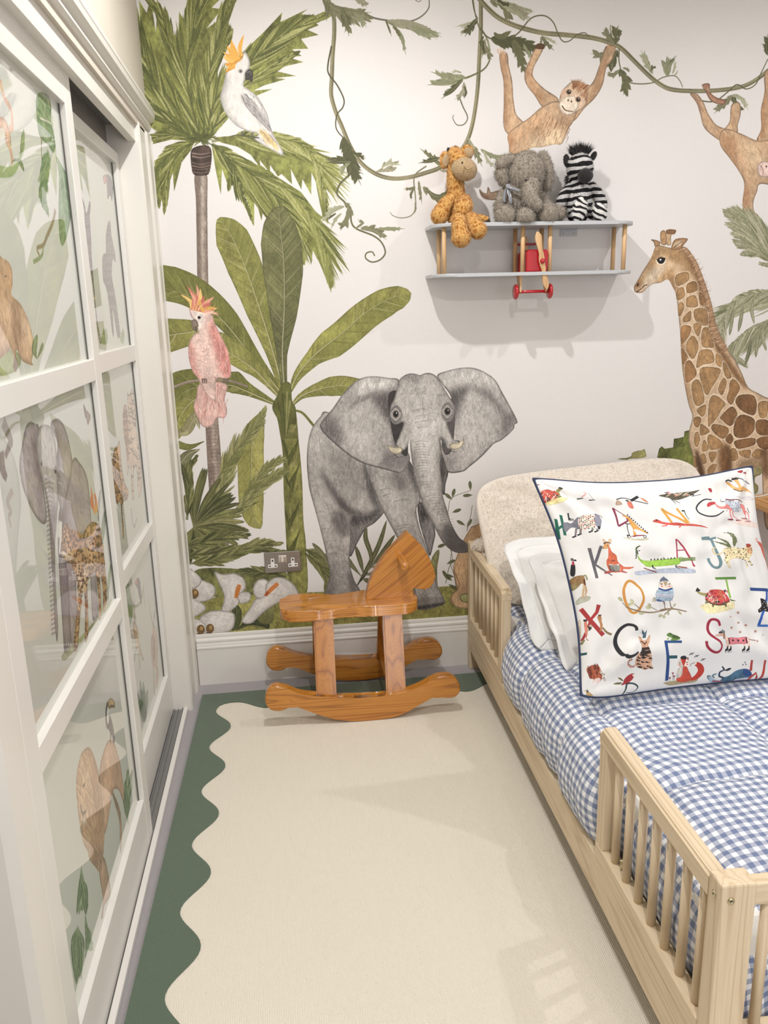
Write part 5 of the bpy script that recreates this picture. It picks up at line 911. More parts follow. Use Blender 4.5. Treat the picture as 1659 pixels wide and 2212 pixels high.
def art_back(S):
    R = S.rs; ZB = [(70, 62, 70), (96, 86, 92)]
    def zebra(p, n, stp, vert=True):
        S.fill(p, (196, 190, 188), edge=(3, .6)); S.clip(p); a = np.asarray(p, float); x0, y0 = a.min(0); x1, y1 = a.max(0)
        for i in range(n): y = y0 + (y1 - y0) * i / n; S.stroke([(x0 - 4, y + 10), ((x0 + x1) / 2, y - 6), (x1 + 4, y + 12)], stp, stp * .6, R.choice(ZB), .8)
        S.clip()
    S.zoom(0, 0, 2.514)
    zebra([(445, 1070), (462, 1120), (470, 1160), (486, 1092), (492, 1120), (488, 1180), (495, 1300), (500, 1420), (515, 1600), (530, 1750), (550, 1850), (544, 1868), (530, 1800), (505, 1560), (480, 1400), (462, 1250), (458, 1150)], 44, 4)
    zebra([(588, 1205), (600, 1212), (606, 1280), (626, 1380), (627, 1425), (612, 1410), (608, 1500), (625, 1600), (650, 1780), (652, 1830), (638, 1830), (612, 1680), (618, 1810), (610, 1815), (590, 1640), (575, 1560), (560, 1520), (555, 1420), (562, 1380), (575, 1370), (575, 1280)], 50, 3.6)
    S.fill([(575, 950), (600, 960), (612, 1010), (615, 1030), (608, 1092), (598, 1060), (585, 1082), (580, 1010)], (92, 82, 92)); S.fill([(560, 960), (572, 948), (580, 980), (566, 1000)], (180, 120, 112))
    for x in (560, 572, 662): S.frond([(x, 1870), (x + 3, 1830), (x + 4, 1790)], 18, 18, [(130, 150, 106), (110, 136, 90)], n=8, w=6)
    S.frond([(400, 700), (430, 760), (490, 800)], 60, 90, [(176, 184, 164), (190, 196, 178)], n=16, w=8)
    S.zoom(0, 800, 3.1591)
    tg = [(868, 160), (880, 165), (890, 150), (900, 128), (912, 150), (916, 200), (928, 300), (930, 400), (945, 500), (958, 620), (968, 780), (950, 870), (940, 800), (930, 660), (912, 700), (915, 860), (902, 880), (896, 780), (888, 640), (870, 720), (862, 560), (845, 440), (838, 320), (845, 245), (862, 240), (875, 300)]
    S.fill(tg, (206, 178, 156), edge=(3, .7)); S.clip(tg); S.shade([(840, 240), (870, 300), (880, 620), (850, 480)], (150, 104, 84), .7, 5)
    for i in range(80): x, y = R.uniform(840, 960), R.uniform(150, 850); S.stroke([(x - 12, y - 10), (x, y), (x + 14, y - 14)], 2.6, .8, (84, 60, 56), .8)
    S.clip()
    lp = [(775, 560), (790, 520), (805, 515), (812, 480), (820, 520), (830, 640), (850, 760), (875, 820), (870, 880), (835, 920), (845, 1100), (840, 1150), (830, 1000), (820, 900), (795, 910), (780, 800), (765, 640)]
    S.fill(lp, (192, 140, 92), edge=(3, .7)); S.clip(lp)
    for (x, y) in S.inside(lp, 130): S.dot(x, y, 5, 8, (90, 58, 40), .8)
    S.clip(); S.stroke([(896, 940), (900, 1000), (915, 1070), (935, 1010)], 5, 2, (140, 132, 130))
    S.zoom(200, 1260, 6.9125)
    S.fill([(485, 20), (540, 10), (560, 100), (595, 350), (590, 500), (550, 720), (530, 500), (500, 250)], (104, 134, 96)); S.hatch([(490, 30), (560, 60), (590, 480), (545, 600)], 50, 82, 120, 1.4, [(74, 106, 68), (150, 172, 136)], .6)
    S.stroke([(560, 200), (600, 310), (650, 345), (710, 290), (735, 200), (760, 60), (765, 0)], 4, 2, (120, 132, 96)); S.stroke([(755, 60), (775, 240), (785, 400)], 2.6, 1, (110, 126, 96))
    S.fill([(632, 0), (668, -80), (700, -60), (712, 0), (724, 120), (735, 310), (725, 300), (690, 180), (672, 80)], (88, 80, 84)); S.fill([(632, -10), (660, -70), (668, 0), (640, 20)], (206, 120, 100))
    S.fill([(600, 640), (625, 560), (660, 640), (700, 760), (690, 860), (715, 960), (755, 1100), (762, 1150), (740, 1140), (700, 1000), (708, 1250), (698, 1250), (680, 1000), (650, 1000), (628, 1160), (622, 1140), (645, 960), (625, 780)], (190, 168, 138), edge=(3, .6)); S.stroke([(630, 360), (632, 560)], 2, 2, (150, 130, 110))
    for a in ([(905, 640), (880, 520), (855, 400), (860, 270)], [(905, 640), (925, 500), (935, 350), (905, 215)], [(890, 560), (865, 440)], [(915, 520), (930, 400)]): S.stroke(a, 3, 1, (130, 106, 92))
    ap_ = [(900, 640), (925, 640), (950, 740), (968, 860), (972, 1020), (968, 1200), (985, 1400), (965, 1580), (950, 1500), (945, 1300), (920, 1260), (930, 1640), (918, 1640), (905, 1300), (885, 1160), (870, 980), (875, 820), (895, 740)]
    S.fill(ap_, (192, 154, 124), edge=(3, .7)); S.clip(ap_); S.shade([(900, 800), (935, 850), (930, 1150), (900, 1100)], (140, 104, 84), .7, 5); S.clip()
    for k in range(22): x = R.uniform(650, 830); S.leaf([(770 + R.uniform(-30, 30), 2074), (x * .5 + 385, 1860), (x, R.uniform(1440, 1760))], 16, 16, [R.choice([(116, 140, 100), (92, 118, 78)]), (92, 118, 78), (72, 98, 62), (150, 168, 130)], nv=2, ribw=1)
XF, XB = -.044, -.080
def glass_mat(name, img):
    t = NT(name, Roughness=.6); uvn = t.new('ShaderNodeUVMap', uv_map='uv'); tx = t.new('ShaderNodeTexImage', image=img, i_Vector=uvn)
    t.set(t.b, 'Base Color', tx); t.set(t.b, 'Coat Weight', 1.); t.set(t.b, 'Coat Roughness', .012); t.set(t.b, 'Coat IOR', 1.95); return t.m
def sliding_door(n, X, y0, y1, ztop, img, py0, py1, inset):
    """frame face at X; y0 > y1 (towards the camera)"""
    root = obj('door_%d' % n, box(X - .026, X - .020, y1 + .03, y0 - .03, .05, ztop - .03), M_GREYP); root['kind'] = 'structure'
    zs = [(.012, .166 if X > -.06 else .175)] + [(a, b_) for a, b_ in sorted(RB)] + [(1.976, ztop)]
    sw = inset
    for ya, yb, z0 in ((y0, y0 - sw, 0), (y1 + sw, y1, 0)): obj('stile', box(X - .034, X, yb, ya, .008, ztop, .0015, 1), M_FRAME, root)
    for a, b_ in zs: obj('rail', box(X - .033, X - .0004, y1 + sw, y0 - sw, a, b_, .0012, 1), M_FRAME, root)
    gm = glass_mat('printed glass', img)
    for (a, b_), (c, d) in zip(zs, zs[1:]):
        za, zb, ya, yb = b_ - .006, c + .006, y1 + sw - .006, y0 - sw + .006
        xg = X - .016
        V = np.array([(xg, ya, za), (xg, yb, za), (xg, ya, zb), (xg, yb, zb)], float)
        UV = [((y - py0) / (py1 - py0), (z - 0) / 2.1) for _, y, z in V.tolist()]
        me = grid_mesh('glass_pane', V, 2, 2, UV); me.materials.append(gm); o = obj('glass_pane', me, None, root)
        b = bmesh.new(); i = .010                      # dark gasket line round the pane
        M_G = bpy.data.materials.get('grey gasket') or plain('grey gasket', (92, 90, 86), .6)
        box(xg, xg + .003, ya, ya + i, za, zb, bm=b); box(xg, xg + .003, yb - i, yb, za, zb, bm=b)
        obj('gasket', b, M_G, o)
    return root
IF = door_print(XF - .016, 'front glass print', art_front, -1.90, -1.0)
IB = door_print(XB - .016, 'back glass print', art_back, -1.10, -.2)
sliding_door(2, XF, -1.0, -1.888, 2.072, IF, -1.90, -1.0, .066)
sliding_door(1, XB, -.2345, -1.08, 2.011, IB, -1.10, -.2, .046)
# the neighbouring door's stile and its bead beside the near end piece
d3 = obj('door_3', box(XF - .034, XF - .012, NY1 + .004, -1.892, .008, 2.072, .002, 1), M_FRAME); d3['kind'] = 'structure'
def on_y(pts, y, org=(0, 0), k=1.):
    """drawing-sheet outline -> (x, z) in the upright plane at depth y"""
    out = []
    for p in pts:
        r = ray((org[0] + p[0] / k, org[1] + p[1] / k)); t_ = (y - CAMP[1]) / r[1]
        out.append((CAMP[0] + r[0] * t_, CAMP[2] + r[2] * t_))
    return out
# ---------------------------------------------------------------- rug
from mathutils.geometry import tessellate_polygon
def slab(outer, hole, z0, z1):
    b = bmesh.new(); loops = [outer] + ([hole] if hole else []); allp = [p for l in loops for p in l]
    A = [b.verts.new((p[0], p[1], z0)) for p in allp]; B = [b.verts.new((p[0], p[1], z1)) for p in allp]
    for tr in tessellate_polygon([[Vector((p[0], p[1], 0)) for p in l] for l in loops]):
        b.faces.new([B[i] for i in tr]); b.faces.new([A[i] for i in tr[::-1]])
    o = 0
    for l in loops:
        n = len(l)
        for i in range(n): j = (i + 1) % n; b.faces.new((A[o + i], A[o + j], B[o + j], B[o + i]))
        o += n
    return b
def rug():
    root = thing('rug', 'cream rug with scalloped dark green border lying on the lilac carpet', 'rug', (0, 0, 0))
    left = [(.120 + .008 * y - .033 * math.cos(2 * PI * (y + .275) / .2675), y) for y in np.linspace(-2.55, -.285, 150)]
    top = [(x, -.253 + .034 * math.cos(2 * PI * (x - .156) / .262)) for x in np.linspace(.165, 1.5, 110)]
    R_ = 1.74; right = [(R_ - .12 - .033 * math.cos(2 * PI * (y + .275) / .2675) * -1, y) for y in np.linspace(-.31, -2.5, 120)]
    bot = [(x, -2.60 + .03 * math.cos(2 * PI * x / .262)) for x in np.linspace(1.58, .2, 60)]
    corner = [(.088, -.262), (.096, -.240), (.114, -.226), (.138, -.219)]
    inner = [(float(a), float(b_)) for a, b_ in left + corner + top + right + bot]
    outer = [(.022, -.137), (R_, -.130), (R_ - .03, -2.72), (-.022, -2.72)]
    t = NT('cream wool weave', Roughness=.95); v = t.coord()
    wv = t.new('ShaderNodeTexWave', 1, i_Vector=t.coord(scale=(1, 1, 1)), i_Scale=62, i_Distortion=3.5, i_Detail=2, i_Detail_Scale=6)
    n2 = t.noise(v, 330, 3, .7); n1 = t.noise(v, 2.5, 2)
    c = t.mix(t.math('MULTIPLY', n2, .55), srgb((242, 234, 217)), srgb((222, 213, 196))); c = t.mix(t.math('MULTIPLY', n1, .3), c, srgb((248, 241, 226)))
    sp = t.ramp(t.noise(v, 160, 1), (.70, (0, 0, 0, 1)), (.78, (1, 1, 1, 1))); c = t.mix(t.math('MULTIPLY', sp, .25), c, srgb((170, 158, 136)))
    t.set(t.b, 'Base Color', c); t.bump(t.mix(.3, n2, wv), .8, .0035)
    obj('field', slab(inner, None, 0, .0115), t.m, root)
    t = NT('dark green wool pile', Roughness=.95); v = t.coord(); n2 = t.noise(v, 380, 3, .7); n1 = t.noise(v, 11, 3, .6)
    c = t.mix(t.math('MULTIPLY', n2, .7), srgb((98, 116, 94)), srgb((58, 76, 58))); c = t.mix(t.math('MULTIPLY', t.math('SUBTRACT', n1, .3), 1.2), c, srgb((84, 104, 80))); t.set(t.b, 'Base Color', c); t.set(t.b, 'Sheen Weight', .3); t.bump(t.mix(.3, n2, n1), .9, .004)
    obj('border', slab(outer, inner, 0, .0150), t.m, root)
rug()
# ---------------------------------------------------------------- rocking horse
OAKC = dict(base=(190, 120, 40), dark=(104, 54, 12), light=(204, 138, 54), rough=.3, coat=.8, rings=9, bump=.05, sc=1.9)
OAK_X = wood('varnished oak along x', 'X', **OAKC); OAK_Z = wood('varnished oak upright', 'Z', seed=3, **{**OAKC, 'rings': 4, 'base': (180, 112, 36), 'light': (194, 128, 48)}); OAK_Y = wood('varnished oak along y', 'Y', seed=5, **OAKC)
def rocking_horse():
    HO = (540, 1130); K = 3.1904; yn, yf = -.452, -.112
    root = thing('rocking_horse', 'varnished oak rocking horse with flat horse head standing on the rug edge', 'rocking horse', (0, 0, 0))
    prof = [(105, 1245), (120, 1190), (165, 1158), (215, 1160), (260, 1175), (330, 1205), (430, 1222), (560, 1230), (720, 1235), (900, 1225), (1050, 1200), (1170, 1160), (1260, 1110), (1320, 1085), (1380, 1085), (1430, 1115), (1452, 1165),
            (1445, 1205), (1410, 1235), (1360, 1240), (1315, 1232), (1290, 1222), (1230, 1250), (1150, 1295), (1060, 1345), (960, 1375), (850, 1390), (720, 1396), (600, 1385), (500, 1360), (400, 1325), (330, 1300), (290, 1290), (250, 1320), (190, 1332), (140, 1320), (110, 1285)]
    sp_ = spline(prof, 10); sg_ = np.insert(np.cumsum(np.hypot(*np.diff(np.vstack([sp_, sp_[:1]]), axis=0).T)), 0, 0); u_ = np.linspace(0, sg_[-1], 92, endpoint=False); sp_ = np.vstack([sp_, sp_[:1]])
    P = on_y(list(zip(np.interp(u_, sg_, sp_[:, 0]), np.interp(u_, sg_, sp_[:, 1]))), yn, HO, K); mz = min(p[1] for p in P); P = [(x, z - mz + .0122) for x, z in P]
    for y0, dx in ((yn, 0), (yf, -.002)):
        b = prism([(x + dx, z - (.0 if y0 == yn else .0)) for x, z in P], 'Y', y0, y0 + .040, .007, 3)
        cap_flat(obj('rocker', b, OAK_X, root, True), 1)
    # legs, splayed outwards
    def leg(xt, xb, yt, yb, zt, zb, w, d, name='leg', mat=OAK_Z):
        b = bmesh.new(); vs = []
        for (x, y, z) in ((xb, yb, zb), (xt, yt, zt)):
            for sx, sy in ((-1, -1), (1, -1), (1, 1), (-1, 1)): vs.append(b.verts.new((x + sx * w / 2, y + sy * d / 2, z)))
        for f in ((3, 2, 1, 0), (4, 5, 6, 7), (0, 1, 5, 4), (1, 2, 6, 5), (2, 3, 7, 6), (3, 0, 4, 7)): b.faces.new([vs[i] for i in f])
        bmesh.ops.bevel(b, geom=[e for e in b.edges if abs(e.verts[0].co.z - e.verts[1].co.z) > .05], offset=.006, segments=2, affect='EDGES')
        return obj(name, b, mat, root)
    zr = lambda x: min((abs(px - x), pz) for px, pz in P if pz > .045)[1]
    for x in (.512, .772):
        leg(x, x - .004, -.322, -.418, .392, zr(x) - .012, .074, .036); leg(x, x - .004, -.198, -.104, .392, zr(x) - .012, .074, .036)
        obj('brace', prism([(-.418, .118), (-.100, .118), (-.104, .098), (-.414, .098)], 'X', x - .030, x + .020, .004), OAK_Y, root)
    # seat
    cx, cy = .615, -.262
    up = [(.352, .0), (.356, .055), (.372, .079), (.41, .092), (.46, .094), (.52, .086), (.58, .079), (.63, .080), (.68, .086), (.74, .088), (.80, .088), (.845, .084), (.868, .068), (.874, .03)]
    pl = [(x, cy - h) for x, h in up] + [(x, cy + h) for x, h in up[::-1][:-1]]
    b = prism([tuple(p) for p in spline(pl, 3)], 'Z', .384, .427, .013, 4)
    for v in b.verts:
        if v.co.z > .41: v.co.z -= .006 * math.exp(-((v.co.x - .56) / .07) ** 2)
    cap_flat(obj('seat', b, OAK_X, root, True), 2)
    # head
    hp = [(800, 528), (806, 480), (820, 420), (850, 350), (890, 280), (940, 212), (1000, 150), (1050, 98), (1085, 62), (1102, 78), (1115, 102), (1150, 122), (1190, 165), (1222, 215), (1248, 265), (1270, 320), (1279, 370), (1266, 415), (1240, 448), (1205, 460), (1165, 456), (1125, 441), (1113, 462), (1124, 492), (1134, 528)]
    H = on_y(hp, cy - .020, HO, K); H = [(x, max(z, .4245) if i not in (0, len(H) - 1) else .4245) for i, (x, z) in enumerate(H)]
    b = prism(H, 'Y', cy - .020, cy + .020, .0035, 2); b.faces.ensure_lookup_table(); bmesh.ops.triangulate(b, faces=[f for f in b.faces if len(f.verts) > 8])
    an = math.radians(-40); bmesh.ops.rotate(b, verts=b.verts, cent=(0, 0, 0), matrix=Matrix.Rotation(-an, 3, 'Y')); o = obj('head', b, OAK_X, root); o.rotation_euler.y = an
    (px, pz), = on_y([(1043, 245)], cy - .020, HO, K); 
    obj('handle_peg', lathe([(0, cy - .125), (.0145, cy - .125), (.0165, cy - .122), (.0165, cy + .122), (.0145, cy + .125), (0, cy + .125)], 24, 'Y', (px, 0, pz)), OAK_Y, root, True)
rocking_horse()
# ---------------------------------------------------------------- child's bed
PC = dict(base=(220, 200, 168), dark=(182, 154, 118), light=(228, 210, 180), rough=.5, rings=8, bump=.08, sc=1.5)
PINE_X = wood('pine along x', 'X', **PC); PINE_Y = wood('pine along y', 'Y', seed=2, **PC); PINE_Z = wood('pine upright', 'Z', seed=4, **PC)
BRASS = plain('pale brass bolt', (206, 196, 160), .25, metal=1, noise_amt=.02)
BX0, BROT = 1.1335, -math.atan(.0170)
BED = thing('child_bed', 'pale pine single bed with slatted guard rails along the right of the rug', 'bed', (BX0, 0, 0), -BROT * -1)
BED.rotation_euler.z = BROT
BWID = .985
def bed():
    r = BED; bv = .003
    for u0, u1 in ((0, .064), (BWID - .064, BWID)):
        obj('post', box(u0, u1, -.067, -.024, 0, .557, bv), PINE_Z, r); obj('post', box(u0, u1, -2.083, -2.040, 0, .557, .004), PINE_Z, r)
    def guard(u0, u1, y0, y1, free, n, ds):
        """guard rail between a bed post and its free end stile; slats at ds"""
        g = obj('guard_board', box(u0, u1, y1, y0, .196, .238, .0015, 1), PINE_Y, r)
        b = box(u0, u1, y1, y0, .506, .548, 0)
        bmesh.ops.bevel(b, geom=[e for e in b.edges if abs(e.verts[0].co.y - e.verts[1].co.y) > .1 and e.verts[0].co.z > .54], offset=.005, segments=3, affect='EDGES')
        bmesh.ops.bevel(b, geom=[e for e in b.edges if e.verts[0].co.z > .53 and e.verts[1].co.z > .53 and abs(e.verts[0].co.y - free) < .001 and abs(e.verts[1].co.y - free) < .001], offset=.012, segments=4, affect='EDGES')
        obj('guard_rail', b, PINE_Y, g)
        s = 1 if free == y0 else -1
        a = free - s * .043; obj('stile', box(u0 + .001, u1 - .001, min(a, free), max(a, free), .238, .506, .002, 1), PINE_Z, g)
        um = (u0 + u1) / 2
        base = None
        for y in ds:
            if base is None:
                me = bpy.data.meshes.new('slat'); bb = lathe([(.0098, .236), (.0098, .508)], 14, 'Z', (um, 0, 0)); bb.to_mesh(me); bb.free(); me.materials.append(PINE_Z); me.polygons.foreach_set('use_smooth', [abs(p.normal.z) < .5 for p in me.polygons]); base = me
            o = bpy.data.objects.new('slat', base); COL.objects.link(o); o.parent = g; o.location.y = y
        return g
    head_d = [-.125, -.195, -.262, -.330, -.398, -.462, -.523]; foot_d = [-1.611, -1.675, -1.741, -1.806, -1.871, -1.938, -2.004]
    for u0, u1 in ((0, .036), (BWID - .036, BWID)):
        g1 = guard(u0, u1, -.067, -.592, -.592, 7, head_d); g2 = guard(u0, u1, -1.528, -2.040, -1.528, 7, foot_d)
        obj('side_rail', box(u0, u1 - (.006 if u0 == 0 else 0), -2.040, -.067, .090, .195, .002, 1), PINE_Y, r)
        obj('slat_ledge', box(u0 + (.03 if u0 == 0 else -.03), u0 + (.06 if u0 == 0 else .0), -2.03, -.07, .13, .155), PINE_Y, r)
    for y0, y1 in ((-.060, -.030), (-2.076, -2.048)):
        e = obj('end_rail', box(.064, BWID - .064, y0, y1, .505, .549, .004), PINE_X, r)
        obj('end_board', box(.064, BWID - .064, y0, y1, .110, .238, .003), PINE_X, r)
        me = None; um = (y0 + y1) / 2
        for i in range(13):
            if me is None:
                me = bpy.data.meshes.new('slat'); bb = lathe([(.0098, .236), (.0098, .508)], 14, 'Z', (0, um, 0)); bb.to_mesh(me); bb.free(); me.materials.append(PINE_Z); me.polygons.foreach_set('use_smooth', [abs(p.normal.z) < .5 for p in me.polygons])
            o = bpy.data.objects.new('slat', me); COL.objects.link(o); o.parent = e; o.location.x = .098 + i * .0665
    for i in range(14): obj('bed_slat', box(.036, BWID - .036, -.16 - i * .14, -.09 - i * .14, .155, .172, .002, 1), PINE_X, r)
    # bolts on the foot post, pointing outwards and towards the foot; one on the head post
    def bolt(at, axis, d, rr=.0062):
        b = lathe([(0, 0), (rr * .32, 0), (rr * .36, .0012), (rr * .85, .0014), (rr, 0), (rr, -.0012)], 18, axis, (0, 0, 0))
        if d < 0: bmesh.ops.scale(b, vec=(-1 if axis == 'X' else 1, -1 if axis == 'Y' else 1, 1), verts=b.verts)
        bmesh.ops.translate(b, vec=at, verts=b.verts); obj('bolt', b, BRASS, r, True, 'pale brass bolt head')
        h = lathe([(0, 0), (rr * .3, 0), (rr * .3, .0006), (0, .0006)], 6, axis)
        if d < 0: bmesh.ops.scale(h, vec=(-1 if axis == 'X' else 1, -1 if axis == 'Y' else 1, 1), verts=h.verts)
        s = .0004 * d; bmesh.ops.translate(h, vec=(at[0] + (s if axis == 'X' else 0), at[1] + (s if axis == 'Y' else 0), at[2]), verts=h.verts)
        obj('bolt_socket', h, plain('dark socket', (40, 34, 24), .5), bpy.data.objects[r.children[-1].name])
    bolt((-.0012, -2.062, .527), 'X', -1); bolt((.0185, -2.0842, .527), 'Y', -1)
    bolt((-.0012, -.050, .520), 'X', -1, .005); bolt((-.0012, -.050, .236), 'X', -1, .005); bolt((-.0012, -.050, .165), 'X', -1, .005)
    obj('barrel_bolt', tube([(.022, -1.640, .238), (.022, -1.640, .262)], .0035, 10), BRASS, r, True, 'pale brass barrel bolt standing on the guard board')
    obj('barrel_bolt', lathe([(0, .262), (.0062, .262), (.0066, .265), (.003, .267), (0, .2665)], 14, 'Z', (.022, -1.640, 0)), BRASS, r, True, 'pale brass bolt head')
bed()
# ---------------------------------------------------------------- gingham cloth
def gingham(period=.0235, rot=-3.0, blue=(116, 130, 164), mid=(170, 182, 208), white=(244, 246, 250)):
    t = NT('blue gingham cotton', Roughness=.85); uv = t.new('ShaderNodeUVMap', uv_map='uv')
    mp = t.n.new('ShaderNodeMapping'); t.t.links.new(uv, mp.inputs[0]); mp.inputs['Rotation'].default_value[2] = math.radians(rot); s = 1 / period; mp.inputs['Scale'].default_value = (s, s, s)
    sp = t.n.new('ShaderNodeSeparateXYZ'); t.t.links.new(mp.outputs[0], sp.inputs[0])
    st = []
    for i in (0, 1):
        f = t.math('FRACT', sp.outputs[i]); q = t.math('ABSOLUTE', t.math('SUBTRACT', f, .5))     # 0..0.5
        st.append(t.ramp(q, (.238, (0, 0, 0, 1)), (.262, (1, 1, 1, 1))))
    tex = t.n.new('ShaderNodeMapping'); t.t.links.new(uv, tex.inputs[0]); tex.inputs['Scale'].default_value = (2200, 160, 1); tex2 = t.n.new('ShaderNodeMapping'); t.t.links.new(uv, tex2.inputs[0]); tex2.inputs['Scale'].default_value = (160, 2200, 1)
    na = t.noise(tex.outputs[0], 1, 2, .6); nb = t.noise(tex2.outputs[0], 1, 2, .6)
    W, B, Md = srgb(white), srgb(blue), srgb(mid)
    ca = t.mix(na, Md, B); cb = t.mix(nb, Md, B)
    both = t.math('MULTIPLY', st[0], st[1]); c = t.mix(t.math('MULTIPLY', st[0], t.math('ADD', .35, t.math('MULTIPLY', na, .6))), W, B); c2 = t.mix(t.math('MULTIPLY', st[1], t.math('ADD', .35, t.math('MULTIPLY', nb, .6))), c, B)
    c3 = t.mix(both, c2, B); t.set(t.b, 'Base Color', c3); t.set(t.b, 'Sheen Weight', .15)
    t.bump(t.mix(.5, na, nb), .15, .0006); return t.m
def fbm(x, y, s, seed=0): return mnoise.noise((x * s + seed, y * s - seed, seed * .37))
def duvet():
    root = thing('duvet', 'blue and white gingham quilted duvet spread over the pine bed', 'duvet', (BX0, 0, 0)); root.rotation_euler.z = BROT
    ys = np.concatenate([np.linspace(-.075, -2.030, 300)]); 
    ns = 190; L = 1.40; nu = ns
    seams_y = [-.48, -.855, -1.235, -1.600, -1.965]; seams_u = [.118, .462, .806]
    V = []; UV = []; TOP = .432
    for j, y in enumerate(ys):
        gu = lambda a, b_: 1 / (1 + math.exp(-(y - a) / .03)) - 1 / (1 + math.exp(-(y - b_) / .03))
        inguard = (1 / (1 + math.exp(-(y + .60) / .022))) + (1 / (1 + math.exp((y + 1.515) / .022)))
        ue = -.006 + .050 * min(1, inguard) + .007 * fbm(y, 0, 6, 3)
        footd = max(0, (-1.93 - y)) ; hdrop = 0
        # cross-section control points (u, z)
        def prof(sg):
            e = ue if sg > 0 else .0
            return [(e + .030, .197), (e + .012, .215), (e + .002, .255), (e + .000, .300), (e + .012, .350), (e + .042, .392), (e + .090, .416), (e + .160, TOP - .004), (e + .24, TOP)]
        A = prof(1); B = [(BWID - .05 - (p[0] - 0) * 1, p[1]) for p in prof(-1)][::-1]
        pts = A + [(.35, TOP + .002), (.5, TOP + .003), (.62, TOP + .002)] + B
        c = spline(pts, 6, False); seg = np.hypot(*np.diff(c, axis=0).T); s = np.insert(np.cumsum(seg), 0, 0); S_ = np.linspace(0, s[-1], nu)
        uu = np.interp(S_, s, c[:, 0]); zz = np.interp(S_, s, c[:, 1])
        tg = np.stack([np.gradient(uu), np.gradient(zz)], 1); tg /= np.hypot(*tg.T)[:, None]; nx, nz = -tg[:, 1], tg[:, 0]
        for i in range(nu):
            u, z, sl = uu[i], zz[i], S_[i]
            # quilted channels
            d = 0
            for sy in seams_y:
                w_ = sy + .012 * fbm(u, sy, 3, 7); d += -.017 * math.exp(-abs(y - w_) / .020)
            for su in seams_u:
                su_ = su + .008 * fbm(y, su, 4, 9); d += -.015 * math.exp(-abs(u - su_) / .018) * (1 if z > .38 else .2)
            puff = .007 * math.sin(PI * ((y + .1) / .37 % 1)) ** .6
            wr = .0035 * fbm(u * 1.2, y, 14, 1) + .0022 * fbm(u, y * 1.4, 30, 2) + .0012 * fbm(u, y, 75, 4)
            side = 1 if z < .36 else .25
            wr += side * (.006 * fbm(y, z * .4, 12, 5) + .003 * fbm(y, z, 34, 6))
            h = d + puff + wr - .004
            dz = 0
            if y < -1.90: q = min(1, (-1.90 - y) / .125); dz = -(.235) * (1 - math.sqrt(max(0, 1 - q * q))) * max(0, (z - .2) / .232)
            V.append((u + nx[i] * h, y, max(.1965 if z > .1 else 0, z + nz[i] * h + dz))); 
            ysh = y - (dz * .0)
            UV.append((sl, y + dz))
    me = grid_mesh('cover', np.array(V), nu, len(ys), UV); me.materials.append(gingham())
    o = obj('cover', me, None, root)
    so = o.modifiers.new('thickness', 'SOLIDIFY'); so.thickness = .006; so.offset = -1
    # piped seams where the quilting is stitched (thin cord), and the care tag by the head guard
    tagm = plain('white satin tag', (236, 236, 236), .5)
    b = grid_mesh('care_tag', np.array([(.034 + .004 * math.sin(k * 1.1) , -.232 + .010 * j - .002 * k, .250 + .013 * k) for k in range(7) for j in range(4)]), 4, 7); b.materials.append(tagm)
    ct = obj('care_tag', b, None, root); sd = ct.modifiers.new('t', 'SOLIDIFY'); sd.thickness = .001
    ct['label'] = 'small white fabric tag'
duvet()
mt = thing('mattress', 'white mattress under the gingham duvet inside the pine bed frame', 'mattress', (BX0, 0, 0)); mt.rotation_euler.z = BROT
obj('mattress_body', box(.055, BWID - .06, -2.0, -.085, .172, .385, .03, 4), plain('white ticking', (230, 228, 222), .9), mt, True)
# ---------------------------------------------------------------- pillows
def pillow_fn(A, ex, ey, T, kx=.15, ky=.15, corner=6., seed=0, sag=0, wr=1., kyb=None, q=2):
    """A = centre; ex, ey half-axes (vectors); returns P(x, y, side) for x, y in -1..1"""
    ex, ey = np.array(ex), np.array(ey); nrm = np.cross(ex, ey); nrm /= np.linalg.norm(nrm); A = np.array(A)
    hx, hy = np.linalg.norm(ex), np.linalg.norm(ey)
    def P(x, y, side, thick=True):
        # superellipse-rounded corners
        n = corner; r = (abs(x) ** n + abs(y) ** n) ** (1 / n); m = max(abs(x), abs(y)); f = m / r if r > 1e-6 else 1
        k2 = ky if y > 0 or kyb is None else kyb
        X = x * f * (1 - kx * (1 - abs(y) ** q)); Y = y * f * (1 - k2 * (1 - abs(x) ** q))
        t_ = 0
        if thick:
            e = max(0, (1 - x ** 4)) * max(0, (1 - y ** 4)); t_ = T * (max(0, 1 - x * x) * max(0, 1 - y * y)) ** .42 * (.75 + .25 * e)
            w = (1 - m ** 6)
            cx_ = abs(x * y)
            t_ += wr * w * (.008 * mnoise.noise((x * 2.2 + seed, y * 2.2, seed)) + .005 * mnoise.noise((x * 5 + y * 3 + seed, y * 5 - x * 2, seed + 3)) + .0035 * mnoise.noise((x * 11 + seed, y * 4 + x * 7, 5)))
            # gathers running in from the corners
            for sx in (-1, 1):
                for sy in (-1, 1):
                    dx, dy = 1 - x * sx, 1 - y * sy; rr = math.hypot(dx, dy); an = math.atan2(dy, dx)
                    t_ += wr * .007 * math.exp(-((rr - .38) / .25) ** 2) * math.sin(an * 8 + seed + sx + 2 * sy) * w
        p = A + ex * X + ey * Y + nrm * (t_ * side)
        p = p + np.array([0, 0, -sag * (1 - (X * X + Y * Y) * .5)])
        return p
    return P
def pillow_mesh(name, P, n=60, uvf=None, back=True):
    xs = np.sin(np.linspace(-PI / 2, PI / 2, n)); V = []; UV = []
    for y in xs:
        for x in xs: V.append(P(x, y, 1)); UV.append((x * .5 + .5, y * .5 + .5))
    return xs, np.array(V), np.array(UV)
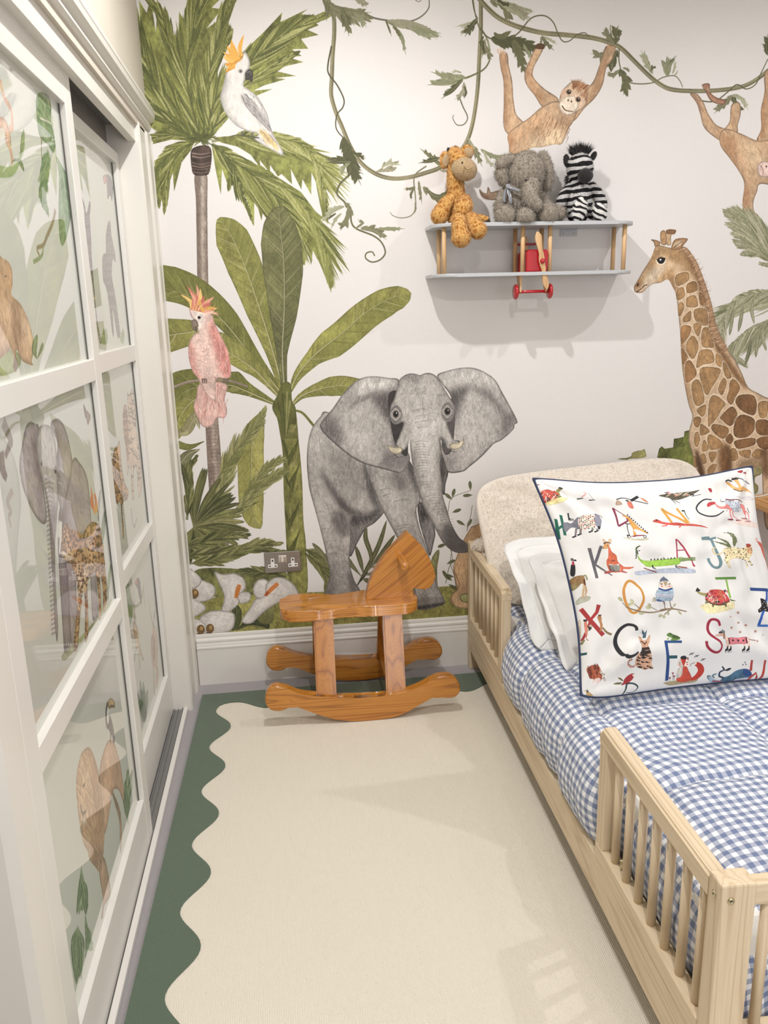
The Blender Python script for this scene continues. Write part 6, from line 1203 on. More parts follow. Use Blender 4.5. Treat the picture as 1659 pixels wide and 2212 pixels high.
def pillow_obj(name, P, mat_front, mat_back, parent, n=60, zmin=None):
    xs, V, UV = pillow_mesh(name, P, n); Vb = np.array([P(x, y, -1) for y in xs for x in xs])
    if zmin is not None:
        V[:, 2] = np.maximum(V[:, 2], zmin); Vb[:, 2] = np.maximum(Vb[:, 2], zmin)
    i = np.arange(n - 1)[None, :]; j = np.arange(n - 1)[:, None]; a = (j * n + i).ravel()
    F = np.stack([a, a + 1, a + n + 1, a + n], 1); F2 = F[:, ::-1] + n * n
    me = bpy.data.meshes.new(name); me.from_pydata(np.vstack([V, Vb]).tolist(), [], np.vstack([F, F2]).tolist())
    l = me.uv_layers.new(name='uv'); uv = np.vstack([UV, UV]); l.data.foreach_set('uv', uv[np.vstack([F, F2]).ravel()].astype(np.float32).ravel())
    me.materials.append(mat_front); me.materials.append(mat_back)
    me.polygons.foreach_set('material_index', [0] * len(F) + [1] * len(F2)); me.polygons.foreach_set('use_smooth', [True] * len(me.polygons))
    b = bmesh.new(); b.from_mesh(me); bmesh.ops.remove_doubles(b, verts=b.verts, dist=1e-5); bmesh.ops.recalc_face_normals(b, faces=b.faces); b.to_mesh(me); b.free(); me.update()
    return obj(name, me, None, parent)
def edge_loop(P, n=50):
    t_ = np.sin(np.linspace(-PI / 2, PI / 2, n))
    L = [(x, -1) for x in t_] + [(1, y) for y in t_[1:]] + [(x, 1) for x in t_[::-1][1:]] + [(-1, y) for y in t_[::-1][1:-1]]
    return [tuple(P(x, y, 1, False)) for x, y in L]
M_COTTON = plain('white cotton', (238, 238, 236), .85, noise_amt=.015, nscale=60, bump=.06, bscale=900)
# big plush floor cushion leaning on the wall
def furry(name, col, col2, bump=.6, scale=60, sheen=.6):
    t = NT(name, Roughness=.95); v = t.coord(); n1 = t.noise(v, scale, 4, .65, .6); n2 = t.noise(v, 9, 2); n3 = t.noise(v, 260, 3, .7)
    c = t.mix(n1, srgb(col), srgb(col2)); c = t.mix(t.math('MULTIPLY', n2, .35), c, srgb(col)); t.set(t.b, 'Base Color', c); t.set(t.b, 'Sheen Weight', sheen); t.set(t.b, 'Sheen Roughness', .5)
    t.bump(t.mix(.35, n1, n3), bump, .006); return t.m
M_PLUSH = furry('cream plush', (236, 227, 215), (222, 210, 195), .35, 34)
def fuzz(parent, pts, nrm, length, width, mat, n_name='fur', lean=(0, 0, -.4), jit=.45, seed=1, curl=.3):
    """short tapered hairs rooted on a surface"""
    rg = np.random.default_rng(seed); N = len(pts); d = nrm + rg.normal(0, jit, (N, 3)) + np.array(lean); d /= np.linalg.norm(d, axis=1)[:, None]
    s = np.cross(d, rg.normal(0, 1, (N, 3))); s /= np.linalg.norm(s, axis=1)[:, None] + 1e-9; L = length * rg.uniform(.6, 1.25, (N, 1)); bend = rg.normal(0, curl, (N, 3)) * L
    a = pts - s * width / 2 - nrm * .001; b = pts + s * width / 2 - nrm * .001; m1 = pts + d * L * .55 + bend * .3 - s * width * .35; m2 = pts + d * L * .55 + bend * .3 + s * width * .35; c = pts + d * L + bend * .7
    V = np.stack([a, b, m1, m2, c], 1).reshape(-1, 3); k = np.arange(N)[:, None] * 5
    F = np.concatenate([k + [0, 1, 3], k + [0, 3, 2], k + [2, 3, 4]], 0)
    me = bpy.data.meshes.new(n_name); me.vertices.add(len(V)); me.vertices.foreach_set('co', V.astype(np.float32).ravel())
    me.loops.add(len(F) * 3); me.loops.foreach_set('vertex_index', F.astype(np.int32).ravel()); me.polygons.add(len(F)); me.polygons.foreach_set('loop_start', np.arange(0, len(F) * 3, 3, dtype=np.int32)); me.update(); me.validate()
    o = obj(n_name, me, mat, parent); o['kind'] = 'stuff'; return o
def surf_samples(P, n, seed=2, lim=.97):
    rg = np.random.default_rng(seed); pts = []; nr = []
    for _ in range(n):
        x, y = rg.uniform(-lim, lim, 2); e = .01
        p = P(x, y, 1); a = P(x + e, y, 1) - p; b = P(x, y + e, 1) - p; q = np.cross(a, b); q /= np.linalg.norm(q) + 1e-9; pts.append(p); nr.append(q)
    return np.array(pts), np.array(nr)
cu = thing('plush_cushion', 'large cream plush cushion propped against the mural at the head of the bed', 'cushion', (0, 0, 0))
PCU = pillow_fn((1.612, -.245, .640), (.470, .012, .028), (-.018, .150, .222), .085, .0, .0, 6, 4, wr=2.2)
pillow_obj('cushion_body', PCU, M_PLUSH, M_PLUSH, cu, 64)
pp, nn = surf_samples(PCU, 24000); fuzz(cu, pp, nn, .009, .0013, M_PLUSH, 'pile')
# rolled hem of the cushion showing over the guard rail
def roll(pts, r, name, seed, par):
    P_ = spline([p[:2] for p in pts], 8, False); z = spline([(p[2], p[2]) for p in pts], 8, False)[:, 0]; q = [(a[0], a[1], c) for a, c in zip(P_, z)]
    o = obj(name, tube(q, r, 14, rr=[r * (.75 + .25 * math.sin(PI * i / (len(q) - 1)) ** .5) for i in range(len(q))]), M_PLUSH, par, True)
    rg = np.random.default_rng(seed); pts_, nr = [], []
    for _ in range(1500):
        i = rg.integers(1, len(q) - 1); d = np.array(q[i + 1]) - np.array(q[i - 1]); d /= np.linalg.norm(d); u = np.cross(d, rg.normal(0, 1, 3)); u /= np.linalg.norm(u); pts_.append(np.array(q[i]) + u * r * .95); nr.append(u)
    fuzz(o, np.array(pts_), np.array(nr), .010, .0022, M_PLUSH, 'pile', seed=seed)
roll([(1.158, -.085, .545), (1.165, -.15, .575), (1.200, -.21, .590), (1.262, -.25, .585)], .026, 'hem', 3, cu)
roll([(1.163, -.10, .50), (1.180, -.20, .530), (1.190, -.28, .47), (1.185, -.30, .46)], .030, 'hem', 5, cu)
# two white oxford pillows
def oxford(name, lab, C_, ex, ey, T, seed, grp='white pillows stacked behind the printed cushion'):
    r = thing(name, lab, 'pillow', (0, 0, 0), 0, grp)
    ex, ey = np.array(ex), np.array(ey)
    P = pillow_fn(C_, ex, ey, T, .02, .02, 16, seed, wr=1.5)
    pillow_obj('pillow_body', P, M_COTTON, M_COTTON, r, 50)
    # flat flange round the edge
    xs = np.linspace(0, 1, 5); n = 60; V = []
    th = np.linspace(0, 4, 4 * n, endpoint=False); nr = np.cross(ex, ey); nr /= np.linalg.norm(nr)
    for k in range(len(xs)):
        for a in list(th) + [0]:
            s_ = int(a); f = (a - s_) * 2 - 1; x, y = ((f, -1), (1, f), (-f, 1), (-1, -f))[s_ % 4]
            g = xs[k]; e1, e2 = 1 + .16 * g * .75, 1 + .16 * g * 1.1
            p = np.array(P(x * .985, y * .985, 1, False)); c_ = np.array(C_); dv = (ex * x * (e1 - 1) + ey * y * (e2 - 1))
            wv = .010 * g * math.sin(a * 9 + seed) + .006 * g * math.sin(a * 23 + seed * 2)
            V.append(p + dv + nr * wv)
    me = grid_mesh('flange', np.array(V), len(th) + 1, len(xs)); me.materials.append(M_COTTON); o = obj('flange', me, None, r); m = o.modifiers.new('t', 'SOLIDIFY'); m.thickness = .003; m.offset = 0
    o2 = obj('stitching', tube([tuple(P(x * .985, y * .985, 1, False) + nr * .004) for x, y in [((f, -1), (1, f), (-f, 1), (-1, -f))[s_] for s_ in range(4) for f in np.linspace(-1, 1, 24)[:-1]]], .0018, 6, True), M_COTTON, r, True)
    return r
oxford('pillow', 'rear white oxford pillow leaning against the cream plush cushion', (1.545, -.640, .560), (.345, .010, .010), (-.010, .150, .118), .046, 2)
oxford('pillow', 'front white oxford pillow with creased flange behind the animal print cushion', (1.580, -.815, .560), (.345, .010, .010), (-.010, .150, .118), .050, 5)
# ---------------------------------------------------------------- alphabet cushion
BLc, TLc = np.array([1.134, -1.246, .430]), None
def at_y(p, y): r = ray(p); t_ = (y - CAMP[1]) / r[1]; return CAMP + r * t_
TLc = at_y((1112, 1006), -.985); TRc = at_y((1646, 978), -.925); BRc = BLc + (TRc - TLc)
Cc = (BLc + TLc + TRc + BRc) / 4; EX = (TRc - TLc) / 2; EY = (TLc - BLc) / 2
PAL = pillow_fn(Cc, EX, EY, .085, .215, .20, 5.5, 11, wr=2.0, kyb=.10, q=2.8)
NRM = np.cross(EX, EY); NRM /= np.linalg.norm(NRM)
def print_map_factory(res):
    # inverse of the cushion surface: drawing sheet -> (x, y) on the cushion face
    g = np.linspace(-.995, .995, 70); Pg = np.array([[PAL(x, y, 1) for x in g] for y in g]); d = (Pg - CAMP) @ CAMM.T; px = CX + FPX * d[..., 0] / d[..., 2]; py = CY + FPX * d[..., 1] / d[..., 2]
    GX, GY = np.meshgrid(g, g)
    F = np.stack([px.ravel(), py.ravel()], 1); tgt = np.stack([GX.ravel(), GY.ravel()], 1)
    def mp(p):
        out = np.empty((len(p), 2))
        for i, q in enumerate(p):
            dd = ((F - q) ** 2).sum(1); k = np.argpartition(dd, 9)[:9]
            A = np.stack([np.ones(9), F[k, 0] - q[0], F[k, 1] - q[1]], 1); w = 1 / (dd[k] + 4)
            sol = np.linalg.lstsq(A * w[:, None], tgt[k] * w[:, None], rcond=None)[0]; out[i] = sol[0]
        return np.stack([(out[:, 0] * .5 + .5) * res, (.5 - out[:, 1] * .5) * res], 1)
    return mp
def alphabet():
    RES = 1100; S = Paint(RES, RES, print_map_factory(RES), (230, 229, 226), seed=5); S.pxs = RES / 500.; R = S.rs
    S.img *= (1 + .008 * _vnoise(RES, RES, 2, 2, S.rng))[..., None]
    def F_(p, c, al=1., **k): S.fill(p, c, al, **{**dict(lo=.15, mid=.15, hi=.05, edge=(2, .3)), **k})
    def K_(p, w, c, w1=None, **k): S.stroke(p, w, w1, c, **{**dict(hi=.05, lo=.1), **k})
    RED, GRN, BLU, BLK, GRY, MUS, TEA, OR = (172, 48, 52), (38, 104, 84), (42, 74, 128), (40, 42, 44), (96, 98, 100), (216, 156, 64), (108, 142, 144), (222, 124, 60)
    S.zoom(1140, 1010, 6.381)                                    # upper left
    K_([(160, 238), (100, 240), (55, 262), (75, 320), (110, 380)], 2, (150, 40, 64))
    F_([(165, 400), (180, 340), (230, 310), (300, 305), (370, 320), (410, 350), (412, 410), (380, 450), (300, 480), (240, 490), (200, 450)], (206, 84, 70)); 
    for k in range(18): x, y = R.uniform(185, 400), R.uniform(320, 470); F_([(x, y), (x + 30, y + 10), (x + 8, y + 40)], R.choice([BLK, (220, 60, 50), (160, 70, 60), BLK]), sm=False)
    for k in range(12): x, y = R.uniform(190, 380), R.uniform(320, 440); K_([(x, y), (x + R.uniform(-60, 60), y + R.uniform(20, 80))], .8, (246, 240, 230))
    F_([(385, 325), (440, 285), (480, 290), (460, 310), (400, 345)], (150, 146, 84)); F_([(425, 285), (440, 270), (485, 290), (460, 296)], BLK); F_([(240, 495), (420, 410), (540, 420), (500, 470), (400, 500), (300, 520)], (226, 214, 140), .8); F_([(410, 380), (470, 400), (420, 420)], (130, 140, 80))
    K_([(770, 335), (800, 360), (740, 410)], 1.6, (220, 130, 120)); K_([(820, 345), (860, 380), (900, 440)], .8, GRY); K_([(680, 435), (765, 422)], 2.4, BLK, 1.4); K_([(845, 452), (930, 446)], 2.4, BLK, 1.4)
    K_([(1220, 440), (1320, 420), (1480, 460), (1660, 500)], 2.2, BLK); K_([(1420, 460), (1520, 400)], 6, BLK); F_([(1370, 480), (1420, 470), (1460, 560), (1400, 550)], (226, 120, 100)); F_([(1230, 450), (1280, 470), (1300, 510), (1215, 515)], (190, 160, 140)); F_([(1550, 420), (1600, 430), (1660, 480), (1620, 470)], (214, 130, 90)); K_([(1350, 455), (1390, 460)], 4, BLK)
    K_([(385, 710), (430, 990)], 5, GRN); K_([(455, 655), (515, 935)], 5, GRN); K_([(400, 860), (480, 800)], 4, GRN)
    F_([(485, 800), (490, 765), (540, 755), (600, 770), (640, 730), (680, 690), (700, 690), (715, 800), (700, 850), (650, 830), (600, 830), (560, 860), (530, 890), (500, 860)], (124, 130, 136)); F_([(700, 700), (780, 660), (860, 640), (920, 650), (935, 760), (930, 840), (860, 840), (740, 850), (700, 800)], (226, 224, 214))
    for i in range(9):
        for j in range(7): x, y = 715 + i * 25, 672 + j * 27 - i * 2 + (13 if i % 2 else 0); F_([(x, y - 13), (x + 10, y), (x, y + 13), (x - 10, y)], [(214, 70, 60), (180, 40, 60), BLK, (90, 110, 70), (232, 120, 90)][(i * 3 + j * 2) % 5] if (i + j) % 4 else (236, 232, 222), sm=False)
    F_([(915, 645), (970, 650), (1005, 700), (1015, 760), (1000, 830), (960, 810), (935, 790)], (136, 142, 150)); F_([(960, 810), (1000, 810), (995, 850), (975, 850)], BLK); K_([(985, 660), (1010, 670), (1030, 695)], 1, BLK); F_([(545, 630), (568, 628), (575, 690), (600, 705), (560, 728), (558, 700)], BLK, sm=False)
    for x0, y0, x1, y1 in ((670, 840, 655, 950), (730, 850, 725, 920), (900, 840, 880, 880), (960, 840, 960, 875)): K_([(x0, y0), (x1, y1)], 3.4, (120, 116, 120)); K_([(x1 - 40, y1 + 14), (x1 + 18, y1 - 8)], 3.4, BLK, 2)
    for k in range(5): K_([(570 + k * 14, 735), (580 + k * 12, 705)], .8, BLK)
    K_([(1168, 555), (1350, 670)], 1.8, (120, 44, 70)); K_([(1175, 560), (1220, 680), (1250, 808)], 4.4, (134, 44, 74)); K_([(1250, 808), (1320, 770), (1380, 730), (1360, 700)], 3.6, (134, 44, 74))
    F_([(1300, 665), (1350, 660), (1400, 690), (1470, 760), (1540, 830), (1660, 900), (1640, 910), (1580, 880), (1500, 850), (1460, 860), (1500, 920), (1460, 930), (1450, 850), (1400, 760), (1370, 700)], (226, 158, 72))
    for k in range(11): x, y = 1370 + k * 27, 650 + k * 24; F_([(x - 10, y + 8), (x + 14, y - 10), (x + 14, y + 18)], BLK, sm=False)
    K_([(1370, 780), (1390, 950)], 2, BLK); K_([(1340, 770), (1410, 780)], 2, BLK); K_([(1370, 945), (1600, 935)], 2.4, (140, 50, 60)); 
    for x in (1395, 1615): S.dot(x, 952, 22, 22, BLK); S.dot(x, 952, 13, 13, (236, 234, 230))
    F_([(1310, 955), (1420, 975), (1560, 980), (1660, 970), (1640, 1000), (1500, 1005), (1380, 990)], (178, 180, 140), .7)
    K_([(848, 1110), (955, 1525)], 6.6, GRY); K_([(1015, 1080), (925, 1340)], 5.4, GRY); K_([(925, 1335), (1040, 1410), (1165, 1490)], 5, GRY, 2)
    F_([(1035, 1100), (1060, 1050), (1095, 1035), (1125, 1060), (1120, 1100), (1080, 1120), (1040, 1118)], (232, 170, 104)); 
    for p in ([(1060, 1045), (1030, 1000), (1045, 985), (1080, 1020)], [(1100, 1030), (1125, 985), (1155, 990), (1140, 1045)]): F_(p, (232, 196, 160), edge=(1, .9))
    S.dot(1098, 1072, 7, 7, BLK); S.dot(1040, 1110, 8, 7, BLK); K_([(1045, 1050), (1090, 1030), (1145, 1045)], 2.6, (90, 60, 60))
    F_([(1110, 1105), (1130, 1100), (1160, 1160), (1220, 1210), (1240, 1290), (1290, 1340), (1340, 1370), (1465, 1370), (1400, 1400), (1320, 1400), (1290, 1440), (1150, 1440), (1100, 1370), (1085, 1290), (1110, 1230)], (222, 104, 72)); F_([(1120, 1330), (1200, 1340), (1260, 1330), (1270, 1420), (1180, 1430), (1140, 1400)], (240, 234, 222))
    for k in range(9): K_([(1122 + k * 18, 1345), (1145 + k * 14, 1435)], 1.4, BLK)
    K_([(1150, 1280), (1175, 1290), (1200, 1275)], 1.4, BLK); F_([(1060, 1440), (1150, 1420), (1160, 1445), (1070, 1465)], (190, 80, 80)); F_([(1280, 1440), (1300, 1415), (1365, 1440), (1360, 1455)], (196, 110, 110))
    K_([(1490, 1260), (1500, 1200), (1490, 1150), (1545, 1140)], 1, BLK)
    for k in range(9): S.dot(1492 + (k % 3) * 3 + (k > 6) * 20 * (k - 6), 1250 - k * 13, 7, 8, BLK)
    F_([(590, 1370), (600, 1340), (640, 1330), (655, 1370), (655, 1460), (635, 1500), (600, 1500), (582, 1460)], BLK); F_([(610, 1300), (635, 1295), (640, 1340), (612, 1345)], (190, 50, 70)); F_([(590, 1270), (600, 1250), (630, 1258), (632, 1285), (600, 1285)], (110, 96, 100)); K_([(632, 1285), (660, 1275), (660, 1290)], 2.6, BLK)
    F_([(565, 1610), (600, 1530), (680, 1495), (760, 1490), (790, 1540), (800, 1640), (780, 1610), (740, 1600), (700, 1640), (640, 1690), (575, 1700)], (168, 130, 84)); F_([(575, 1690), (600, 1620), (680, 1610), (700, 1640), (640, 1690)], (150, 150, 100), .7); K_([(765, 1495), (800, 1490), (822, 1550)], 3, (150, 146, 112)); K_([(770, 1600), (770, 1680), (765, 1787)], 2.6, (206, 180, 140)); K_([(790, 1620), (810, 1700), (790, 1760)], 3, (196, 150, 110)); K_([(775, 1540), (790, 1620)], 3, (110, 60, 40))
    S.zoom(1400, 1010, 6.4054)                                   # upper right
    K_([(880, 445), (790, 440), (710, 490), (668, 560), (700, 620), (780, 660), (870, 675), (960, 660), (1050, 600)], 3.0, BLK, 2, wm=3.6)
    F_([(815, 510), (850, 480), (920, 475), (935, 500), (880, 520), (830, 545)], (206, 60, 66)); F_([(920, 480), (960, 520), (1010, 540), (1070, 530), (1080, 480), (1150, 480), (1250, 500), (1320, 520), (1350, 620), (1330, 650), (1290, 560), (1190, 560), (1150, 600), (1110, 570), (1000, 570), (940, 530)], (232, 130, 128))
    F_([(1050, 470), (1100, 440), (1200, 440), (1260, 480), (1280, 560), (1270, 610), (1190, 610), (1130, 540)], (196, 210, 214)); 
    for k in range(46): S.dot(R.uniform(1070, 1270), R.uniform(455, 600), 3.6, 4.4, BLK)
    K_([(1000, 440), (1010, 470), (1050, 470)], 2, GRY); K_([(1070, 440), (1180, 450), (1190, 435), (1260, 450), (1300, 480)], 2.4, (120, 60, 60))
    for a in ([(1130, 590), (1140, 660), (1165, 710)], [(1170, 600), (1180, 670), (1240, 710)], [(1320, 600), (1350, 660), (1345, 700)], [(1350, 600), (1390, 660), (1395, 740)]): K_(a, 3, (226, 110, 112), 1.6)
    for x, y in ((1140, 720), (1250, 730), (1330, 708), (1380, 745)): F_([(x - 40, y - 8), (x + 30, y - 8), (x + 40, y + 10), (x - 20, y + 8)], (140, 36, 60))
    F_([(1060, 720), (1200, 750), (1330, 700), (1500, 790), (1490, 830), (1300, 800), (1180, 770)], (240, 208, 196), .6); K_([(1370, 560), (1400, 630)], 1.4, BLK)
    for a in ([(185, 565), (330, 765)], [(190, 580), (540, 765)], [(395, 565), (560, 770)]): K_(a, 5.6, MUS)
    F_([(65, 740), (110, 715), (160, 730), (200, 750), (300, 765), (400, 760), (500, 775), (620, 780), (760, 805), (830, 838), (740, 820), (600, 808), (450, 805), (350, 800), (220, 785), (130, 765), (80, 755)], (222, 84, 74)); K_([(240, 780), (260, 800), (190, 812)], 2.4, (222, 84, 74)); K_([(455, 800), (430, 830)], 3, (226, 110, 92)); S.dot(120, 728, 16, 12, (120, 40, 40)); K_([(465, 605), (500, 600), (520, 650), (568, 720)], 2.6, (60, 90, 60), 1); K_([(470, 598), (505, 598)], 4, BLK)
    K_([(385, 990), (395, 1080), (405, 1250)], 3, (170, 50, 76)); K_([(385, 990), (430, 1030), (520, 1150), (645, 1370)], 3, (170, 50, 76), 4); K_([(400, 1145), (510, 1140)], 2.6, (170, 50, 76))
    F_([(-100, 1270), (0, 1290), (140, 1275), (300, 1260), (440, 1250), (450, 1300), (420, 1340), (300, 1355), (120, 1370), (0, 1375), (-60, 1340), (-130, 1270), (-150, 1200)], (146, 196, 78)); F_([(435, 1240), (520, 1250), (600, 1240), (655, 1245), (650, 1260), (590, 1265), (655, 1270), (640, 1285), (540, 1290), (450, 1300)], (120, 150, 92)); S.dot(455, 1245, 14, 12, (170, 184, 130))
    for k in range(8): x = 30 + k * 46; F_([(x, 1285 - k * 3), (x + 12, 1255 - k * 3), (x + 26, 1280 - k * 3)], BLK, sm=False)
    K_([(-140, 1200), (-165, 1120), (-110, 1080)], 3, (60, 80, 40)); 
    for x in (60, 400, 380): K_([(x, 1350), (x + 10, 1385), (x + 50, 1400)], 3, BLK, 2)
    F_([(-180, 1440), (0, 1420), (300, 1390), (500, 1390), (640, 1410), (640, 1460), (400, 1460), (100, 1465), (-140, 1490)], (164, 184, 196), .8); K_([(420, 1370), (540, 1390)], 3, (150, 70, 60)); K_([(-60, 1390), (120, 1450)], 2.6, (130, 60, 60)); 
    K_([(740, 985), (940, 970)], 7, TEA); K_([(870, 990), (930, 1120), (1000, 1280), (1000, 1350), (960, 1385), (900, 1370), (850, 1310), (832, 1255)], 6.4, TEA)
    for sp in ([(1190, 1100), (1210, 1000), (1160, 920), (1040, 900)], [(1150, 1110), (1080, 1030), (960, 970)], [(1190, 1100), (1180, 980), (1100, 890)], [(1160, 1110), (1050, 1060), (900, 1020)]):
        S.frond(sp, 26, 26, [(96, 110, 70), (130, 140, 96), (70, 84, 54)], n=12, w=6)
    K_([(1030, 1170), (980, 1200), (920, 1190), (890, 1130), (950, 1100)], 3, (224, 206, 160)); 
    lp = [(1035, 1150), (1080, 1110), (1180, 1105), (1290, 1120), (1360, 1085), (1400, 1060), (1440, 1110), (1440, 1200), (1400, 1250), (1420, 1310), (1450, 1350), (1420, 1350), (1370, 1280), (1360, 1300), (1385, 1365), (1360, 1370), (1340, 1280), (1260, 1260), (1180, 1260), (1120, 1300), (1150, 1390), (1120, 1385), (1080, 1320), (1060, 1280), (1060, 1210)]
    F_(lp, (238, 222, 176)); F_([(1355, 1060), (1400, 1055), (1425, 1080), (1380, 1110)], (196, 70, 56)); F_([(1370, 1110), (1430, 1110), (1430, 1190), (1380, 1180)], (210, 140, 100), .7)
    for (x, y) in S.inside(lp, 85): S.dot(x, y, R.uniform(4, 8), R.uniform(4, 8), (58, 50, 44))
    F_([(150, 385), (400, 350), (600, 330), (700, 310), (690, 330), (560, 400), (400, 450), (280, 420)], (90, 84, 66)); 
    for k in range(24): x = R.uniform(220, 600); K_([(x, R.uniform(350, 400)), (x + 50, R.uniform(340, 400))], 1.8, R.choice([(216, 130, 130), (200, 190, 160), BLK]))
    K_([(300, 420), (380, 495)], 1.4, BLK); K_([(330, 440), (440, 490)], 1.4, BLK); K_([(600, 400), (735, 370)], 1.6, GRY); F_([(830, 290), (870, 290), (885, 335), (860, 340)], (190, 50, 56))
    F_([(1070, 205), (1110, 200), (1180, 250), (1230, 280), (1250, 260), (1200, 190), (1180, 160), (1240, 160), (1280, 240), (1380, 300), (1430, 360), (1380, 330), (1280, 325), (1200, 310), (1140, 270)], (236, 178, 110)); K_([(1070, 190), (1110, 175), (1160, 195)], 4, BLK, 2); K_([(1155, 160), (1250, 155)], 5, BLK, 2); K_([(1200, 140), (1300, 160), (1400, 230)], 2, GRY); K_([(1180, 300), (1290, 330), (1310, 320)], 1.8, (90, 60, 40)); F_([(1200, 380), (1290, 410), (1400, 400), (1450, 430), (1440, 450), (1280, 430)], (206, 210, 204), .8); F_([(1230, 60), (1270, 40), (1310, 45), (1290, 75)], (180, 60, 70)); F_([(1310, 75), (1350, 60), (1360, 90)], (186, 90, 90))
    F_([(1510, 1030), (1540, 1030), (1590, 1090), (1600, 1160), (1659, 1200), (1659, 1260), (1600, 1240), (1560, 1120)], (222, 96, 78)); K_([(1500, 1030), (1490, 970)], 2, (222, 96, 78)); K_([(1515, 1030), (1505, 970)], 1.6, (222, 96, 78)); K_([(1560, 1110), (1620, 1290), (1659, 1430)], 5, (222, 96, 78)); K_([(1620, 1290), (1659, 1180)], 4, (222, 96, 78)); K_([(1605, 1040), (1659, 1130)], 2, GRY)
    S.zoom(1220, 1260, 7.2130)                                   # lower left
    K_([(250, 400), (380, 560), (600, 810)], 8.6, RED, 8.6, sm=False); K_([(530, 335), (500, 450), (410, 560), (260, 900)], 8, RED, 4, sm=False); 
    F_([(505, 530), (540, 500), (570, 530), (575, 600), (590, 650), (580, 730), (545, 750), (550, 650), (530, 590)], (196, 134, 84)); K_([(590, 690), (650, 760), (730, 800)], 3.4, (140, 120, 84), 5); K_([(520, 500), (570, 500)], 3, (90, 50, 50))
    F_([(300, 600), (340, 600), (350, 680), (355, 780), (340, 860), (380, 890), (340, 880), (320, 800)], (226, 130, 110)); K_([(290, 580), (345, 580)], 4, BLK); F_([(350, 700), (400, 640), (430, 680), (370, 750)], (216, 200, 180)); 
    for k in range(4): K_([(365 + k * 12, 670 + k * 4), (385 + k * 10, 740 - k * 10)], 1.4, BLK)
    F_([(205, 600), (240, 580), (250, 700), (245, 860), (225, 900), (215, 760)], (222, 206, 190)); K_([(250, 960), (300, 880)], 4, (140, 136, 96)); K_([(250, 1110), (345, 1095)], 5, (38, 84, 84))
    F_([(170, 290), (240, 215), (330, 200), (400, 215), (370, 270), (260, 310), (190, 340)], (162, 172, 146), .8); K_([(285, 90), (275, 240)], 2.4, (206, 170, 130)); K_([(315, 60), (330, 200), (325, 250)], 2.4, (206, 180, 150))
    K_([(955, -5), (920, 100), (935, 250), (990, 380), (1060, 460), (1140, 430), (1210, 320), (1230, 220), (1190, 100), (1110, 20), (1040, -30), (985, -30), (950, 10)], 5.6, (214, 146, 62))
    K_([(950, 370), (1100, 420), (1250, 450), (1400, 450), (1560, 410), (1700, 400), (1900, 440)], 2.4, (140, 120, 96), wm=4); K_([(1080, 320), (1180, 400)], 1.6, (120, 110, 84)); K_([(900, 300), (960, 370)], 1.4, (120, 120, 96)); K_([(1340, 370), (1440, 420)], 1.6, (120, 110, 84)); K_([(1620, 420), (1550, 500)], 1.6, (120, 110, 84))
    for (x, y, x1, y1) in ((905, 290, 830, 220), (1075, 320, 1020, 250), (1075, 320, 985, 335), (1345, 385, 1295, 320), (1340, 400, 1255, 370), (1240, 480, 1150, 460), (1530, 490, 1460, 520), (1550, 500, 1535, 545)): S.leaf([(x, y), ((x + x1) / 2 + 4, (y + y1) / 2 - 4), (x1, y1)], 24, 24, [(196, 204, 160), (176, 186, 140), (140, 150, 104), (220, 224, 190)], nv=1, ribw=.8)
    K_([(1125, 735), (1110, 680), (1050, 650), (960, 650), (860, 720), (800, 820), (785, 920), (820, 1020), (900, 1110), (1000, 1145), (1090, 1120), (1150, 1070)], 5, BLK, 4, wm=7)
    cat = [(1145, 825), (1195, 860), (1215, 890), (1270, 880), (1320, 805), (1330, 830), (1315, 930), (1300, 960), (1340, 1060), (1360, 1180), (1350, 1260), (1380, 1320), (1350, 1335), (1300, 1330), (1250, 1350), (1190, 1330), (1110, 1290), (1100, 1200), (1130, 1120), (1190, 1060), (1200, 990), (1200, 960), (1175, 920)]
    F_(cat, (222, 170, 138)); F_([(1160, 740), (1200, 790), (1205, 715), (1235, 790), (1275, 735), (1260, 850), (1210, 855)], (66, 96, 108), sm=False); S.clip(cat)
    for k in range(30): x, y = R.uniform(1100, 1340), R.uniform(1000, 1330); K_([(x, y), (x + 30, y + 8 + R.uniform(-6, 14)), (x + 62, y + 14)], 3.2, (54, 44, 42), 1)
    K_([(1190, 1030), (1320, 1010)], 5, (54, 44, 42)); K_([(1190, 1070), (1340, 1070)], 5, (54, 44, 42)); S.clip(); K_([(1210, 910), (1240, 940), (1280, 910)], 2, (80, 50, 40)); K_([(1180, 900), (1215, 920)], 2, (90, 60, 50)); S.dot(1248, 950, 10, 7, (90, 50, 50))
    K_([(1100, 1280), (1040, 1300), (990, 1260), (1000, 1200), (1050, 1190)], 4, (214, 160, 140)); 
    for x, y in ((1070, 1300), (1030, 1290), (1000, 1265), (990, 1230), (1010, 1205), (1045, 1190)): S.dot(x, y, 8, 9, BLK)
    tg = [(340, 1340), (400, 1285), (480, 1270), (530, 1290), (560, 1350), (570, 1420), (580, 1490), (550, 1510), (510, 1480), (450, 1490), (390, 1480), (365, 1420)]
    F_(tg, (176, 84, 56)); S.hatch(tg, 60, 70, 80, 2, [(70, 34, 30), (120, 50, 36), (206, 110, 70)], .9); K_([(550, 1370), (590, 1430), (630, 1530)], 2.6, (220, 210, 200)); 
    for k in range(5): K_([(556 + k * 16, 1380 + k * 32), (576 + k * 14, 1376 + k * 32)], 2, BLK)
    K_([(530, 1500), (480, 1530), (415, 1555)], 2, (230, 150, 140)); K_([(560, 1500), (500, 1560)], 2.4, (230, 160, 150))
